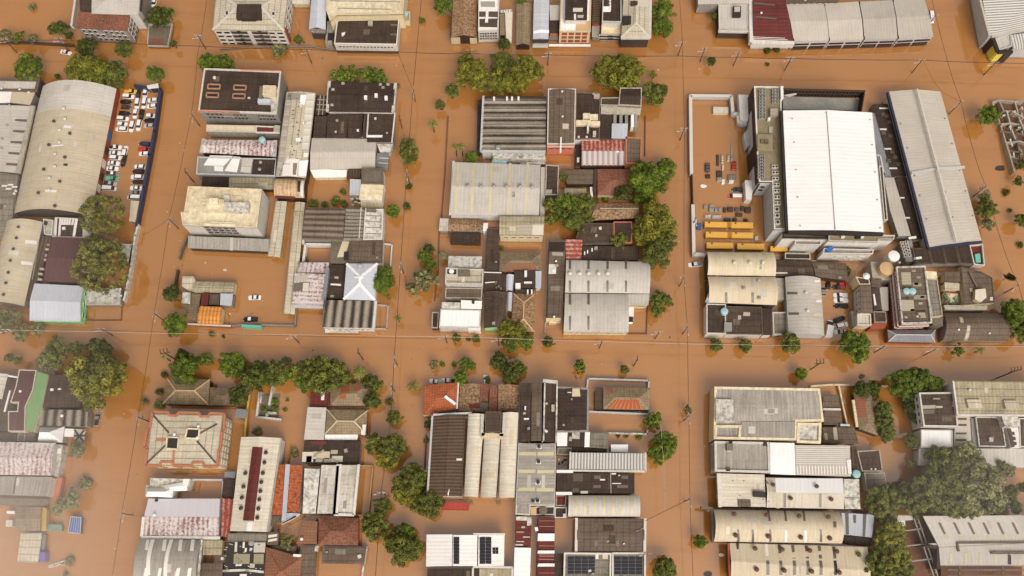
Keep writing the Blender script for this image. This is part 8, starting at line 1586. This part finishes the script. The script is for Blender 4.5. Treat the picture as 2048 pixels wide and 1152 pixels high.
# ================= floating scraps =================
for k in range(58):
    while True:
        x, y = R.choice(((R.uniform(220, 2040), R.uniform(690, 750)), (R.uniform(300, 2040), R.uniform(108, 150)), (R.uniform(400, 560), R.uniform(510, 640)), (R.uniform(330, 370), R.uniform(170, 620)), (R.uniform(810, 870), R.uniform(120, 900)), (R.uniform(1310, 1365), R.uniform(220, 1100)), (R.uniform(230, 280), R.uniform(700, 1100))))
        break
    p = P(x, y, 0); m = MB(); s = R.uniform(.12, .38); n = R.choice((3, 4, 5)); m.prism([Vector((s * math.cos(6.28 * i / n) * R.uniform(.6, 1.6), s * math.sin(6.28 * i / n) * R.uniform(.5, 1), 0)) for i in range(n)], -.1, R.uniform(.05, .14)); o = link("floating_debris", m.mesh("floating_debris"), R.choice(("seal", "seal", "wood", "darkmetal", "sky_y"))); o.location = p; o.rotation_euler = (0, 0, R.uniform(0, 6.28)); tag(o, "small scrap of rubbish floating on the brown water", "debris", "scraps floating on the flood", "thing")
for x, y, s, lab, mt in ((1406.6, 373, .9, "white rounded scrap floating inside the work yard", "whitep"), (1443, 1110, .7, "white scrap floating by the brick street wall", "whitep"), (1417, 1149, 1.1, "dark floating scrap by the cream gable at lower edge", "darkmetal"), (2000, 337, 1.4, "black forked driftwood by the roofless ruin", "darkmetal"), (450, 540, .5, "lone pale scrap in the wide flooded courtyard", "seal")):
    p = P(x, y, 0); m = MB(); m.prism([Vector((s * 1.3 * math.cos(6.28 * i / 7) * R.uniform(.7, 1.2), s * .8 * math.sin(6.28 * i / 7) * R.uniform(.7, 1.2), 0)) for i in range(7)], -.2, .35); o = link("floating_debris", m.mesh("floating_debris"), mt); o.location = p; tag(o, lab, "debris", None, "thing")

# ================= drifting mist between the aircraft and the ground =================
def mist(px, py, z, rx, ry, rz, dens, label):
    p = P(px, py, z); m = MB(); m.box((0, 0, 0), (2, 2, 2)); o = link("mist", m.mesh("mist")); o.location = p; o.scale = (rx, ry, rz); tag(o, label, "mist", None, "stuff")
    mt = bpy.data.materials.new("mist_air"); mt.use_nodes = True; t = mt.node_tree; t.nodes.clear(); N = t.nodes.new
    out = N("ShaderNodeOutputMaterial"); v = N("ShaderNodeVolumePrincipled"); tc = N("ShaderNodeTexCoord"); ln = N("ShaderNodeVectorMath"); ln.operation = 'LENGTH'
    t.links.new(tc.outputs["Object"], ln.inputs[0]); mr = N("ShaderNodeMapRange"); mr.interpolation_type = 'SMOOTHSTEP'; mr.inputs[1].default_value = 1.0; mr.inputs[2].default_value = .1; mr.inputs[3].default_value = 0; mr.inputs[4].default_value = dens; t.links.new(ln.outputs["Value"], mr.inputs[0])
    nz = N("ShaderNodeTexNoise"); nz.inputs["Scale"].default_value = 2.2; nz.inputs["Detail"].default_value = 3; t.links.new(tc.outputs["Object"], nz.inputs["Vector"])
    mu = N("ShaderNodeMath"); mu.operation = 'MULTIPLY'; t.links.new(mr.outputs[0], mu.inputs[0]); m2 = N("ShaderNodeMath"); m2.operation = 'MULTIPLY'; t.links.new(nz.outputs[0], m2.inputs[0]); m2.inputs[1].default_value = 2.0; t.links.new(m2.outputs[0], mu.inputs[1])
    t.links.new(mu.outputs[0], v.inputs["Density"]); v.inputs["Color"].default_value = (1, .99, .97, 1); v.inputs["Anisotropy"].default_value = .0; t.links.new(v.outputs[0], out.inputs["Volume"]); o.data.materials.append(mt)
mist(-60, 1150, 120, 46, 44, 30, .009, "pale drifting mist over the photo's lower western corner")
mist(-10, 640, 130, 36, 60, 25, .0022, "thin veil of mist along the photo's western edge")
mist(1990, 1000, 130, 36, 26, 22, .003, "faint mist over the big trees at the eastern edge")
